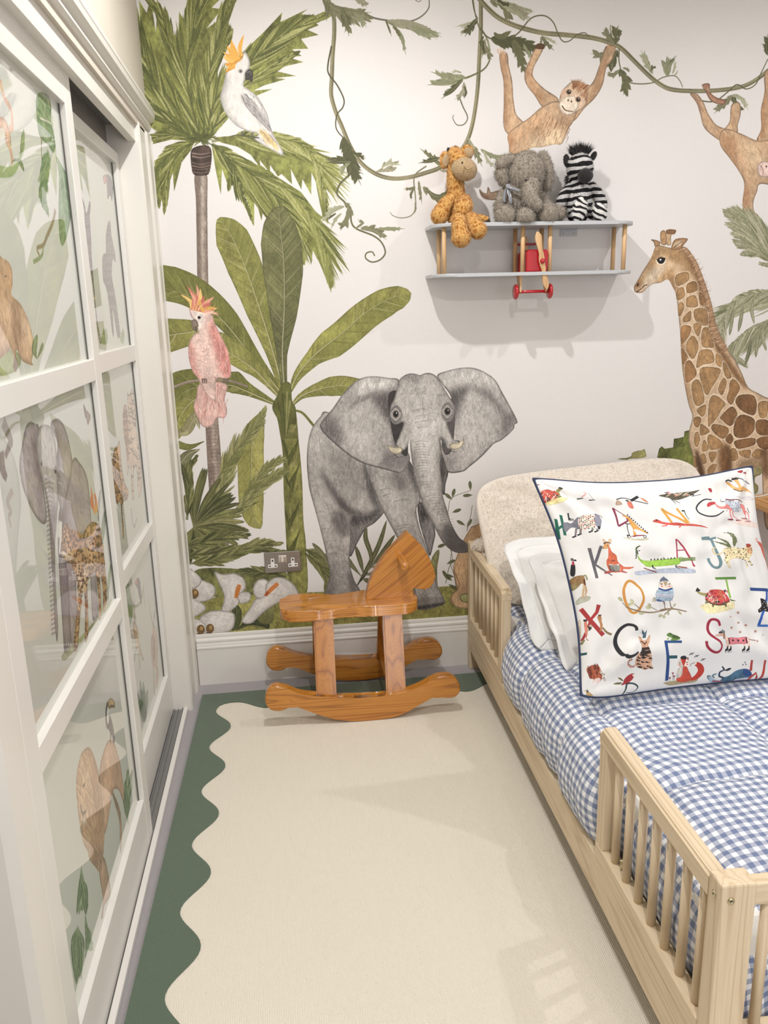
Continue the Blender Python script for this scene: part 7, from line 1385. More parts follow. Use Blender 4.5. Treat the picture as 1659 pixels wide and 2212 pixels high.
    K_([(965, 1560), (945, 1660), (870, 1770), (860, 1800)], 4, BLU if 0 else (44, 64, 66), 1.6); K_([(970, 1560), (1060, 1560), (1130, 1600), (1120, 1650), (1040, 1700), (950, 1700)], 3.6, (44, 64, 66), 1)
    F_([(925, 1500), (980, 1440), (1050, 1405), (1090, 1415), (1080, 1450), (1050, 1500), (990, 1550), (880, 1590), (915, 1540)], (170, 44, 52)); F_([(1055, 1420), (1090, 1415), (1098, 1450), (1060, 1450)], (236, 226, 220)); F_([(830, 1470), (880, 1480), (915, 1525), (870, 1510)], (110, 110, 66)); F_([(755, 1570), (820, 1545), (895, 1550), (850, 1575)], (110, 112, 70))
    F_([(330, 1700), (370, 1690), (430, 1740), (465, 1800), (440, 1815), (380, 1770), (335, 1750)], (206, 168, 112)); F_([(335, 1745), (360, 1755), (300, 1880), (265, 1900)], (226, 200, 150)); K_([(345, 1700), (340, 1665)], 2, BLK); K_([(360, 1700), (372, 1670)], 2, BLK)
    for k in range(9): S.dot(R.uniform(285, 340), 1750 + k * 16, 8, 7, (70, 46, 36))
    F_([(285, 1680), (320, 1690), (330, 1720), (300, 1710)], (216, 186, 130))
    K_([(740, 1785), (800, 1800), (850, 1765)], 1.6, BLK); K_([(1400, 1675), (1470, 1650)], 1.4, BLK)
    S.zoom(1420, 1240, 6.9414)                                   # lower right
    ow = [(40, 110), (95, 95), (160, 100), (205, 150), (230, 210), (245, 290), (240, 350), (200, 400), (120, 410), (50, 400), (-10, 380), (-30, 300), (10, 230), (22, 150)]
    F_(ow, (166, 196, 204)); F_([(30, 130), (95, 100), (170, 110), (215, 170), (220, 215), (120, 235), (20, 215)], (240, 224, 212)); F_([(38, 110), (60, 60), (95, 50), (140, 70), (165, 105), (100, 100)], (96, 110, 128)); S.dot(95, 42, 10, 8, (96, 110, 128)); F_([(85, 110), (150, 115), (125, 185)], (170, 156, 120), sm=False); S.dot(68, 186, 13, 12, (220, 110, 110)); S.dot(183, 186, 13, 12, (220, 110, 110)); K_([(45, 140), (60, 152), (78, 146)], 1.6, BLK); K_([(160, 146), (178, 152), (192, 142)], 1.6, BLK)
    K_([(20, 215), (120, 245), (225, 215)], 4, BLU); 
    for i in range(12):
        for j in range(6): x, y = -10 + i * 21, 255 + j * 24 + i * 1.5; (S.dot(x, y, 5, 6, (BLK, BLK, (214, 90, 96), (214, 90, 96), BLK, (60, 70, 110))[j]) if -20 < x < 240 else None)
    F_([(-50, 350), (10, 380), (100, 405), (60, 412), (-30, 400)], (60, 84, 140)); F_([(-80, 400), (-50, 345), (0, 385), (-40, 420)], (186, 186, 160), .8); K_([(95, 405), (110, 500), (125, 520)], 2.6, (130, 104, 100)); K_([(185, 400), (205, 490), (230, 510)], 2.6, (130, 104, 100))
    K_([(0, 570), (120, 530), (230, 520), (330, 540), (415, 560)], 3.4, (140, 120, 96), 1.4); K_([(200, 535), (110, 600)], 2, (130, 120, 96)); 
    for (x, y, x1, y1) in ((230, 500, 280, 445), (300, 550, 365, 610), (85, 610, 15, 640), (110, 600, 90, 665), (160, 560, 165, 620)): S.leaf([(x, y), ((x + x1) / 2, (y + y1) / 2 - 4), (x1, y1)], 17, 17, [(196, 200, 160), (176, 182, 140), (140, 146, 104), (220, 222, 190)], nv=1, ribw=.8)
    F_([(640, 480), (720, 450), (900, 440), (1100, 420), (1160, 440), (1140, 520), (1000, 560), (850, 590), (740, 580), (700, 540)], (234, 224, 164), .85)
    F_([(720, 330), (745, 280), (790, 240), (880, 230), (980, 245), (1030, 300), (1085, 390), (1060, 430), (950, 450), (860, 455), (780, 430), (725, 380)], (214, 70, 70))
    rr_ = R.Random(3) if hasattr(R, 'Random') else random.Random(3)
    for k in range(34):
        x, y = rr_.uniform(730, 1050), rr_.uniform(245, 430); a = rr_.uniform(0, 6.3); F_([(x + 26 * math.cos(a + q), y + 26 * math.sin(a + q)) for q in (0, 2.2, 4.1)], rr_.choice([BLK, BLK, (206, 60, 66), (226, 120, 130), (214, 130, 80), (150, 50, 60)]), sm=False)
    for k in range(20):
        x, y = rr_.uniform(740, 1050), rr_.uniform(250, 430); a = rr_.uniform(0, 6.3); K_([(x, y), (x + 60 * math.cos(a), y + 60 * math.sin(a))], .9, (248, 238, 228))
    K_([(720, 380), (800, 435), (900, 460), (1000, 450), (1080, 400)], 3, (96, 60, 40)); K_([(735, 310), (670, 300), (620, 280), (600, 265)], 6, (160, 152, 96), 5); F_([(575, 255), (600, 205), (625, 230), (650, 240), (620, 262), (590, 262)], BLK); F_([(715, 440), (740, 395), (770, 430)], (130, 136, 80)); F_([(820, 460), (850, 455), (845, 492), (825, 490)], (120, 116, 70)); F_([(1000, 440), (1035, 440), (1040, 490), (1010, 485)], (120, 116, 70)); F_([(1085, 370), (1120, 385), (1180, 402), (1110, 405)], (110, 116, 64))
    K_([(868, 66), (1180, 60)], 5.4, (96, 146, 66)); K_([(1030, 75), (1060, 220), (1095, 360)], 4.4, (130, 176, 80))
    K_([(1390, 225), (1659, 240)], 7, BLU); K_([(1640, 250), (1630, 420), (1520, 770)], 6, (44, 92, 168)); K_([(1500, 775), (1659, 775)], 6, (60, 110, 176)); F_([(1545, 370), (1600, 380), (1640, 430), (1659, 560), (1590, 550), (1530, 580), (1510, 540), (1560, 480)], (30, 30, 32))
    for k in range(12): S.dot(R.uniform(1530, 1640), R.uniform(400, 560), 8, 5, (230, 228, 224))
    K_([(940, 775), (915, 710), (860, 680), (800, 690), (760, 750), (755, 830), (790, 900), (870, 960), (940, 1010), (970, 1080), (940, 1150), (880, 1175), (800, 1140), (750, 1080), (738, 1005)], 5.4, (166, 36, 62))
    F_([(870, 915), (930, 895), (960, 880), (1010, 880), (1020, 930), (1060, 960), (1080, 1050), (1060, 1110), (1040, 1100), (1030, 1030), (1010, 960), (970, 930), (900, 938)], (236, 196, 180)); F_([(985, 890), (1015, 890), (1012, 960), (990, 972)], (160, 120, 104)); F_([(920, 885), (940, 855), (1000, 845), (1010, 880)], (120, 130, 130)); S.dot(975, 838, 8, 7, BLK); K_([(920, 882), (975, 876)], 3, BLK); S.dot(963, 912, 9, 8, (214, 90, 110)); S.dot(877, 915, 6, 6, (190, 50, 80))
    F_([(1075, 955), (1200, 955), (1335, 945), (1345, 1040), (1200, 1048), (1090, 1050)], (222, 120, 134)); K_([(1070, 955), (1088, 1052)], 3, (90, 30, 50)); K_([(1332, 945), (1345, 1040)], 3, (90, 30, 50))
    for x in (1133, 1213, 1290): F_([(x, 1018), (x - 18, 990), (x - 12, 980), (x, 990), (x + 12, 980), (x + 18, 990)], BLK, sm=False)
    F_([(1340, 945), (1370, 960), (1385, 1010), (1390, 1080), (1372, 1090), (1360, 1040)], (236, 200, 186)); K_([(1360, 970), (1420, 990), (1475, 995)], 2, (160, 120, 120))
    for x in (1045, 1095, 1300, 1365): K_([(x + 6, 1050), (x + 4, 1090)], 4, (236, 200, 186)); F_([(x - 30, 1160), (x - 25, 1130), (x - 2, 1110), (x, 1085), (x + 16, 1085), (x + 18, 1130), (x + 10, 1145)], BLK); S.dot(x - 20, 1172, 7, 7, BLK); S.dot(x + 12, 1165, 7, 7, BLK)
    for (x, y, s_) in ((1210, 580, 30), (1096, 640, 17), (1214, 730, 24), (1330, 770, 28), (1112, 805, 26), (1240, 870, 28), (1470, 860, 30), (1580, 912, 15), (1500, 1005, 22)):
        F_([(x + (s_ if k % 2 == 0 else s_ * .4) * math.sin(k * PI / 5), y - (s_ if k % 2 == 0 else s_ * .4) * math.cos(k * PI / 5)) for k in range(10)], (184, 122, 104), sm=False, edge=None)
    K_([(128, 1015), (160, 1280), (140, 1600)], 6.4, BLU); K_([(105, 1015), (370, 1015)], 5.4, (44, 80, 130)); K_([(160, 1245), (298, 1243)], 6.8, (40, 84, 92)); F_([(145, 900), (190, 880), (240, 905), (310, 930), (345, 965), (300, 990), (200, 1000), (215, 960), (150, 930)], (96, 136, 66)); S.dot(200, 905, 12, 10, (60, 80, 50)); K_([(170, 960), (150, 985)], 3, (140, 176, 90)); F_([(230, 915), (310, 935), (330, 960), (240, 960)], (60, 74, 50), .7)
    F_([(95, 1630), (250, 1600), (420, 1600), (600, 1575), (560, 1620), (400, 1640), (200, 1668), (130, 1655)], (170, 150, 104), .85)
    F_([(350, 1275), (430, 1275), (485, 1330), (470, 1370), (395, 1395), (310, 1370), (308, 1320)], (240, 222, 212)); F_([(350, 1272), (435, 1272), (392, 1392)], (214, 54, 44), sm=False); F_([(345, 1260), (370, 1230), (420, 1228), (440, 1265), (390, 1280)], BLK); F_([(440, 1260), (465, 1245), (468, 1300)], (150, 60, 50), sm=False); S.dot(335, 1362, 13, 12, (226, 110, 110)); S.dot(447, 1355, 13, 12, (226, 110, 110)); K_([(325, 1332), (345, 1334)], 1.8, BLK); K_([(430, 1326), (455, 1324)], 1.8, BLK)
    F_([(385, 1395), (440, 1390), (470, 1450), (510, 1540), (500, 1590), (400, 1620), (300, 1610), (290, 1560), (370, 1510)], (206, 74, 52)); F_([(330, 1400), (375, 1400), (370, 1510), (310, 1560), (285, 1520), (300, 1450)], (222, 214, 208)); K_([(500, 1585), (590, 1540), (650, 1460), (640, 1390), (580, 1340)], 6, (196, 52, 40), 9, wm=13); K_([(590, 1335), (540, 1330), (490, 1385)], 8, (228, 222, 216), 2); K_([(490, 1385), (510, 1345), (560, 1330)], 1.2, GRY)
    for x, y, h in ((232, 1490, 100), (186, 1560, 40), (250, 1535, 60)): F_([(x, y + 20), (x - 18, y - 8), (x - 9, y - 18), (x, y - 8), (x + 9, y - 18), (x + 18, y - 8)], (160, 60, 76), sm=False); K_([(x, y + 14), (x, y + h)], 1, (150, 130, 120))
    for (x, y) in ((515, 1195), (590, 1228), (690, 1280)): K_([(x - 30, y + 16), (x, y), (x + 36, y - 14)], 1.4, BLK); K_([(x - 20, y - 12), (x, y), (x + 10, y + 14)], 1.2, BLK); K_([(x - 36, y + 20), (x - 30, y + 12)], 2, BLK)
    F_([(980, 1560), (1080, 1520), (1180, 1450), (1300, 1420), (1380, 1440), (1415, 1500), (1400, 1560), (1340, 1600), (1200, 1640), (1000, 1650), (900, 1640)], (70, 110, 130)); F_([(1300, 1425), (1390, 1450), (1415, 1520), (1330, 1530), (1280, 1480)], (42, 70, 130), .8); F_([(1100, 1600), (1250, 1560), (1400, 1555), (1340, 1610), (1180, 1640)], (206, 214, 218)); K_([(1000, 1560), (930, 1530), (940, 1470), (1000, 1440)], 4, (40, 64, 80), 3); F_([(1005, 1445), (970, 1400), (975, 1380), (1005, 1410), (1020, 1435), (1070, 1410), (1110, 1415), (1060, 1450)], (36, 44, 52))
    F_([(755, 1540), (800, 1530), (830, 1570), (900, 1590), (1000, 1610), (1100, 1620), (960, 1650), (840, 1640), (780, 1610)], (160, 190, 198)); K_([(770, 1580), (750, 1530), (800, 1528)], 2, (70, 100, 110)); K_([(850, 1560), (830, 1520), (885, 1495)], 3, (90, 120, 130)); K_([(820, 1605), (960, 1612)], 3, (180, 60, 70), 2); K_([(1090, 1620), (1180, 1560)], 2.4, (40, 60, 70))
    for x, y in ((1283, 1360), (1315, 1325), (1328, 1355)): S.dot(x, y, 8, 11, (40, 60, 70), rot=.3)
    K_([(1420, 1290), (1400, 1450)], 5.4, (180, 60, 56)); K_([(1320, 1625), (1400, 1540), (1480, 1480), (1480, 1560), (1465, 1635), (1560, 1540), (1600, 1420), (1620, 1290)], 5, (184, 60, 56), sm=False); K_([(-15, 1745), (20, 1725)], 1.6, BLK)
    return S.image('alphabet cushion print')
ac = thing('printed_cushion', 'large white cushion printed with letters and animals, edged in navy piping', 'cushion', (0, 0, 0))
t = NT('alphabet print cotton', Roughness=.8); uvn = t.new('ShaderNodeUVMap', uv_map='uv'); tx = t.new('ShaderNodeTexImage', image=alphabet(), i_Vector=uvn); t.set(t.b, 'Base Color', tx); t.bump(t.noise(t.coord(), 900, 2), .06, .0006)
pillow_obj('cushion_cover', PAL, t.m, M_COTTON, ac, 84)
M_NAVY = plain('navy piping', (44, 56, 88), .6)
obj('piping', tube(edge_loop(PAL), .0042, 8, True), M_NAVY, ac, True, 'navy blue corded edging')
# ---------------------------------------------------------------- biplane wall shelf
M_SGREY = plain('pale grey lacquer', (186, 188, 190), .4, noise_amt=.01)
M_RED = plain('red lacquer', (176, 24, 34), .28, coat=.5, noise_amt=.02)
BC = dict(base=(206, 166, 118), dark=(170, 126, 80), light=(220, 184, 138), rough=.45, rings=5, bump=.05)
BEECH = wood('beech upright', 'Z', **BC); BEECH_Y = wood('beech along y', 'Y', **BC)
def plane_shelf():
    r = thing('wall_shelf', 'grey wooden biplane shelf with red wheels fixed to the mural wall', 'shelf', (0, 0, 0))
    x0, x1, d, R_ = .973, 1.737, .190, .085
    pl = [(x0, -.002), (x0, -d + R_)] + [(x0 + R_ - R_ * math.cos(a), -d + R_ - R_ * math.sin(a)) for a in np.linspace(.15, PI / 2, 9)] + [(x1 - R_ + R_ * math.sin(a), -d + R_ - R_ * math.cos(a)) for a in np.linspace(0, PI / 2 - .15, 9)] + [(x1, -d + R_), (x1, -.002)]
    obj('shelf_board', prism(pl, 'Z', 1.7745, 1.7870, .003, 2), M_SGREY, r); obj('shelf_board', prism(pl, 'Z', 1.6020, 1.6140, .003, 2), M_SGREY, r)
    for x in (1.016, 1.308, 1.410, 1.694):
        for y in (-.050, -.150): obj('dowel', lathe([(.0082, 1.613), (.0082, 1.775)], 16, 'Z', (x, y, 0)), BEECH, r, True)
    for x in (1.066, 1.532):
        b = obj('bracket', box(x - .034, x + .034, -.0035, -.0005, 1.748, 1.7745, .001, 1), M_SGREY, r)
        for s in (-.022, .022): obj('screw', lathe([(0, -.0050), (.003, -.0048), (.0036, -.0034)], 12, 'Y', (x + s, 0, 1.757)), BRASS, b, True)
    fz = [(1.318, 1.614), (1.396, 1.614), (1.400, 1.632), (1.400, 1.686), (1.392, 1.693), (1.330, 1.693), (1.318, 1.684)]
    obj('fuselage', prism(fz, 'Y', -.168, -.045, .006, 3), M_RED, r)
    t_ = obj('tail_fin', prism([(1.345, 1.690), (1.366, 1.690), (1.361, 1.742), (1.356, 1.748), (1.350, 1.742)], 'Y', -.034, -.010, .002), BEECH, r)
    obj('tail_plane', box(1.312, 1.395, -.040, -.012, 1.716, 1.7235, .002), M_RED, r)
    for x in (1.300, 1.398): obj('undercarriage_strut', prism([(-.162, 1.602), (-.112, 1.602), (-.142, 1.545), (-.150, 1.536), (-.160, 1.545)], 'X', x - .004, x + .004, .0015), BEECH, r)
    obj('axle', lathe([(.0058, 1.285), (.0058, 1.412)], 14, 'X', (0, -.152, 1.545)), M_RED, r, True)
    for x, s in ((1.283, -1), (1.413, 1)): obj('wheel', lathe([(0, x - .006), (.024, x - .006), (.0275, x - .002), (.0275, x + .002), (.024, x + .006), (0, x + .006)], 28, 'X', (0, -.152, 1.545)), M_RED, r, True)
    bl = [(880, 235), (930, 270), (985, 340), (1000, 430), (995, 560), (1005, 700), (1025, 850), (1060, 950), (1085, 1030), (1078, 1110), (1075, 1200), (1095, 1330), (1140, 1470), (1180, 1620), (1180, 1700), (1135, 1810), (1090, 1760), (1025, 1660), (1010, 1560), (1015, 1420), (990, 1270), (965, 1130), (920, 1060), (940, 960), (925, 850), (890, 700), (850, 570), (815, 470), (815, 370), (845, 270)]
    P = on_y(bl, -.186, (1090, 480), 12.29); p = obj('propeller', prism(P, 'Y', -.186, -.179, .0025, 2), BEECH, r)
    (hx, hz), = on_y([(1015, 1030)], -.19, (1090, 480), 12.29)
    obj('hub', lathe([(0, -.1955), (.006, -.194), (.0095, -.189), (.0095, -.184), (.006, -.179), (.005, -.168), (0, -.168)], 20, 'Y', (hx, 0, hz)), M_RED, p, True)
plane_shelf()
# ---------------------------------------------------------------- soft toys
def capsule(pts, n=20, m=6, flat=1.):
    """closed surface round a chain of (x, y, z, r), rounded ends"""
    c = np.array(pts, float)
    if len(c) > 2:
        t_ = np.linspace(0, 1, len(c)); s = np.linspace(0, 1, m * (len(c) - 1) + 1)
        xy = spline(c[:, :2], m, False); zr = spline(c[:, 2:], m, False); c = np.hstack([xy, zr])
    d0 = c[1, :3] - c[0, :3]; d0 /= np.linalg.norm(d0); d1 = c[-1, :3] - c[-2, :3]; d1 /= np.linalg.norm(d1)
    A = [np.append(c[0, :3] - d0 * c[0, 3] * math.cos(a), c[0, 3] * math.sin(a)) for a in np.linspace(.02, PI / 2, 7)[:-1]]
    B = [np.append(c[-1, :3] + d1 * c[-1, 3] * math.cos(a), c[-1, 3] * math.sin(a)) for a in np.linspace(PI / 2, .02, 7)[1:]]
    q = np.array(A + list(c) + B); b = tube([tuple(p[:3]) for p in q], 1, n, False, True, [float(p[3]) for p in q])
    return b
def blob(c, rx, ry, rz, rot=(0, 0, 0), seg=24, pinch=0):
    b = bmesh.new(); bmesh.ops.create_uvsphere(b, u_segments=seg, v_segments=seg * 2 // 3, radius=1)
    for v in b.verts: v.co = Vector((v.co.x * rx, v.co.y * ry, v.co.z * rz)) * (1 + .05 * mnoise.noise(v.co * 2.3 + Vector(c) * 9))
    bmesh.ops.transform(b, matrix=Matrix.Translation(c) @ Euler(rot).to_matrix().to_4x4(), verts=b.verts); return b
def fur_on(o, dens, L, w, mat, lean=(0, 0, -.45), jit=.4, seed=1, zmin=0):
    me = o.data; n = len(me.polygons); a = np.empty(n); me.polygons.foreach_get('area', a); nr = np.empty(n * 3); me.polygons.foreach_get('normal', nr); nr = nr.reshape(-1, 3)
    co = np.empty(len(me.vertices) * 3); me.vertices.foreach_get('co', co); co = co.reshape(-1, 3); rg = np.random.default_rng(seed)
    N = int(a.sum() * dens); idx = rg.choice(n, N, p=a / a.sum()); pts = np.empty((N, 3)); pv = [list(p.vertices) for p in me.polygons]
    for i, k in enumerate(idx):
        v = pv[k]; w_ = rg.dirichlet(np.ones(len(v))); pts[i] = w_ @ co[v]
    keep = pts[:, 2] > zmin; fuzz(o, pts[keep], nr[idx][keep], L, w, mat, 'fur', lean, jit, seed)
def toy_part(name, b, mat, root, fur=None, zmin=None, lab=None):
    if zmin:
        for v in b.verts:
            if v.co.z < zmin: v.co.z = zmin + (v.co.z - zmin) * .02
    o = obj(name, b, mat, root, True, lab)
    if fur: fur_on(o, fur[0], fur[1], fur[2], mat, seed=len(name) * 7 + int(abs(o.data.vertices[0].co.x) * 1e4) % 97, jit=fur[3] if len(fur) > 3 else .4)
    return o
ZS = 1.7875
M_BLK = plain('black plush', (22, 20, 20), .9, noise_amt=.2, sheen=.3); M_EYE = plain('black bead', (12, 10, 10), .15, coat=1)
def W3(org, k, x, y, dep): (a, c), = on_y([(x, y)], dep, org, k); return (a, dep, c)
def C4(org, k, pts): return [(*W3(org, k, x, y, d), r / k * .00183) for x, y, r, d in pts]
def toy_giraffe():
    t = NT('giraffe print plush', Roughness=.95); v = t.coord(); vn = t.noise(v, 30, 2, .5, 0, 1)
    vv = t.n.new('ShaderNodeVectorMath'); vv.operation = 'MULTIPLY_ADD'; t.t.links.new(vn, vv.inputs[0]); vv.inputs[1].default_value = (.02, .02, .02); t.t.links.new(v, vv.inputs[2])
    vo = t.new('ShaderNodeTexVoronoi', 0, feature='DISTANCE_TO_EDGE', i_Vector=vv.outputs[0], i_Scale=56)
    t.set(t.b, 'Base Color', t.ramp(vo, (.02, srgb((216, 170, 100))), (.30, srgb((176, 114, 38))), (.7, srgb((150, 90, 26))))); t.set(t.b, 'Sheen Weight', .2); t.bump(t.noise(v, 400, 3, .7), .6, .003)
    M = t.m; MT = furry('tan plush', (190, 164, 126), (160, 134, 98), .6, 160, .2); O, K = (910, 300), 8.847
    r = thing('toy_giraffe', 'orange patched toy giraffe sitting at the left end of the shelf, feet dangling', 'soft toy', (0, 0, 0), 0, None)
    F_ = (170000, .0042, .0011)
    toy_part('body', blob(W3(O, K, 660, 1330, -.085), .040, .042, .060, (0, 0, 0)), M, r, F_, ZS)
    toy_part('neck', capsule(C4(O, K, [(670, 1130, 150, -.090), (660, 960, 148, -.095), (640, 760, 138, -.100), (620, 520, 110, -.100)])), M, r, F_)
    toy_part('head', capsule(C4(O, K, [(640, 300, 130, -.100), (690, 380, 150, -.115), (740, 470, 150, -.130)])), M, r, F_)
    m = toy_part('muzzle', blob(W3(O, K, 822, 575, -.142), .046, .036, .0385, (0, .35, 0)), MT, r, (150000, .0025, .001), lab='tan plush muzzle')
    obj('eye', blob(W3(O, K, 783, 452, -.176), .0032, .003, .0032, seg=10), M_EYE, r, True)
    for s, (x, y) in enumerate([(905, 590), (830, 690)]):
        a = [W3(O, K, xx, yy, -.181) for xx, yy in (((810, 520), (860, 580), (925, 590), (985, 545)), ((815, 570), (810, 640), (800, 690), (770, 730)))[s]]
        obj('stitching', tube(a, .0008, 5), plain('brown thread', (110, 84, 56), .8), m)
    toy_part('ear', blob(W3(O, K, 455, 405, -.098), .0195, .012, .030, (0, .12, 0)), M, r, F_); toy_part('ear_lining', blob(W3(O, K, 470, 410, -.108), .013, .006, .022, (0, .12, 0)), MT, r, (150000, .002, .001), lab='tan plush ear lining')
    toy_part('ear', blob(W3(O, K, 880, 250, -.092), .024, .013, .024, (0, -.6, 0)), M, r, F_); toy_part('ear_lining', blob(W3(O, K, 905, 265, -.103), .017, .007, .018, (0, -.6, 0)), MT, r, (150000, .002, .001), lab='tan plush ear lining')
    for x, y in ((520, 200), (655, 165)): h = obj('horn', capsule([(*W3(O, K, x + 20, y + 70, -.10), .005), (*W3(O, K, x, y, -.10), .006)], 12), M_BLK, r, True, 'black horn'); fur_on(h, 250000, .004, .001, M_BLK)
    toy_part('arm', capsule(C4(O, K, [(560, 1140, 95, -.105), (440, 1290, 125, -.120), (350, 1470, 150, -.125)])), M, r, F_, ZS)
    toy_part('arm', capsule(C4(O, K, [(830, 1180, 110, -.110), (810, 1300, 155, -.140), (760, 1370, 135, -.155)])), M, r, F_, ZS)
    toy_part('leg', capsule(C4(O, K, [(640, 1560, 90, -.135), (720, 1560, 125, -.180), (735, 1720, 135, -.214), (760, 1880, 165, -.222)])), M, r, F_)
    toy_part('leg', capsule(C4(O, K, [(880, 1500, 90, -.140), (960, 1540, 120, -.182), (1030, 1660, 135, -.212), (1080, 1740, 150, -.220)])), M, r, F_)
    toy_part('tail', capsule(C4(O, K, [(1000, 1500, 50, -.12), (1130, 1500, 50, -.14), (1240, 1530, 45, -.15)])), M, r, F_, ZS); tp = obj('tail_tuft', blob(W3(O, K, 1275, 1590, -.152), .008, .008, .013, seg=10), M_BLK, r, True, 'black tail tuft'); fur_on(tp, 250000, .005, .001, M_BLK)
toy_giraffe()
def toy_elephant():
    M = furry('grey long plush', (168, 158, 144), (128, 118, 104), .7, 120, .25); O, K = (1050, 300), 9.217; F_ = (75000, .0095, .0015, .5)
    r = thing('toy_elephant', 'fluffy grey toy elephant with a satin ribbon sitting in the middle of the shelf', 'soft toy', (0, 0, 0))
    toy_part('body', blob(W3(O, K, 660, 1210, -.080), .066, .055, .078), M, r, F_, ZS)
    toy_part('head', blob(W3(O, K, 800, 670, -.100), .068, .056, .072), M, r, F_)
    toy_part('ear', capsule(C4(O, K, [(560, 430, 90, -.095), (430, 430, 110, -.100), (290, 500, 90, -.105)])), M, r, F_); toy_part('ear_flap', capsule(C4(O, K, [(390, 560, 110, -.085), (320, 680, 130, -.090), (360, 820, 110, -.090)])), M, r, F_)
    toy_part('ear', capsule(C4(O, K, [(1130, 330, 85, -.070), (1200, 500, 100, -.078), (1230, 750, 105, -.085), (1220, 930, 95, -.085)])), M, r, F_)
    toy_part('trunk', capsule(C4(O, K, [(900, 940, 165, -.140), (870, 1090, 140, -.165), (920, 1230, 130, -.180), (1010, 1310, 105, -.188)])), M, r, F_)
    for x, y, rr, d in ((380, 1530, 185, -.165), (780, 1560, 168, -.182), (1230, 1490, 190, -.165), (1440, 1480, 140, -.120)): toy_part('foot', blob(W3(O, K, x, y, d), rr / K * .00183, rr / K * .0017, rr / K * .0018), M, r, F_, ZS)
    toy_part('arm', capsule(C4(O, K, [(330, 1080, 80, -.080), (270, 1270, 90, -.09), (260, 1400, 95, -.10)])), M, r, F_, ZS); toy_part('arm', capsule(C4(O, K, [(1060, 1100, 90, -.080), (1150, 1240, 95, -.10), (1200, 1360, 110, -.12)])), M, r, F_, ZS)
    for x, y, s in ((785, 812, 30), (1056, 830, 26)): obj('eye', blob(W3(O, K, x, y, -.160), s / K * .0015, .003, s / K * .0015, seg=10), M_EYE, r, True)
    obj('stitching', tube([W3(O, K, x, y, -.162) for x, y in ((800, 825), (900, 802), (980, 806), (1050, 830))], .0009, 5), M_EYE, r)
    S_ = plain('grey satin', (134, 136, 142), .25, coat=.4, noise_amt=.1, sheen=.3)
    def rib(path, w):
        V = []
        for i, (x, y, d) in enumerate(path):
            for s in (-1, 0, 1): p = W3(O, K, x + s * w, y + s * w * .12, d - .002 * (s == 0) + .002 * math.sin(i * 1.7)); V.append(p)
        me = grid_mesh('ribbon', np.array(V), 3, len(path)); me.materials.append(S_); o = obj('ribbon', me, None, r, label='grey satin ribbon'); m = o.modifiers.new('t', 'SOLIDIFY'); m.thickness = .001; s_ = o.modifiers.new('s', 'SUBSURF'); s_.levels = 1; s_.render_levels = 1
    rib([(440, 930, -.135), (450, 1030, -.142), (470, 1120, -.146), (490, 1210, -.148), (490, 1300, -.146)], 38); rib([(430, 950, -.134), (380, 1060, -.130), (360, 1170, -.126), (370, 1270, -.124)], 34)
    obj('ribbon_bow', capsule(C4(O, K, [(430, 960, 34, -.140), (520, 990, 30, -.150), (640, 1030, 26, -.158)]), 12), S_, r, True, 'grey satin bow loop'); obj('ribbon_bow', blob(W3(O, K, 440, 950, -.142), .010, .006, .010, seg=12), S_, r, True, 'grey satin knot')
toy_elephant()
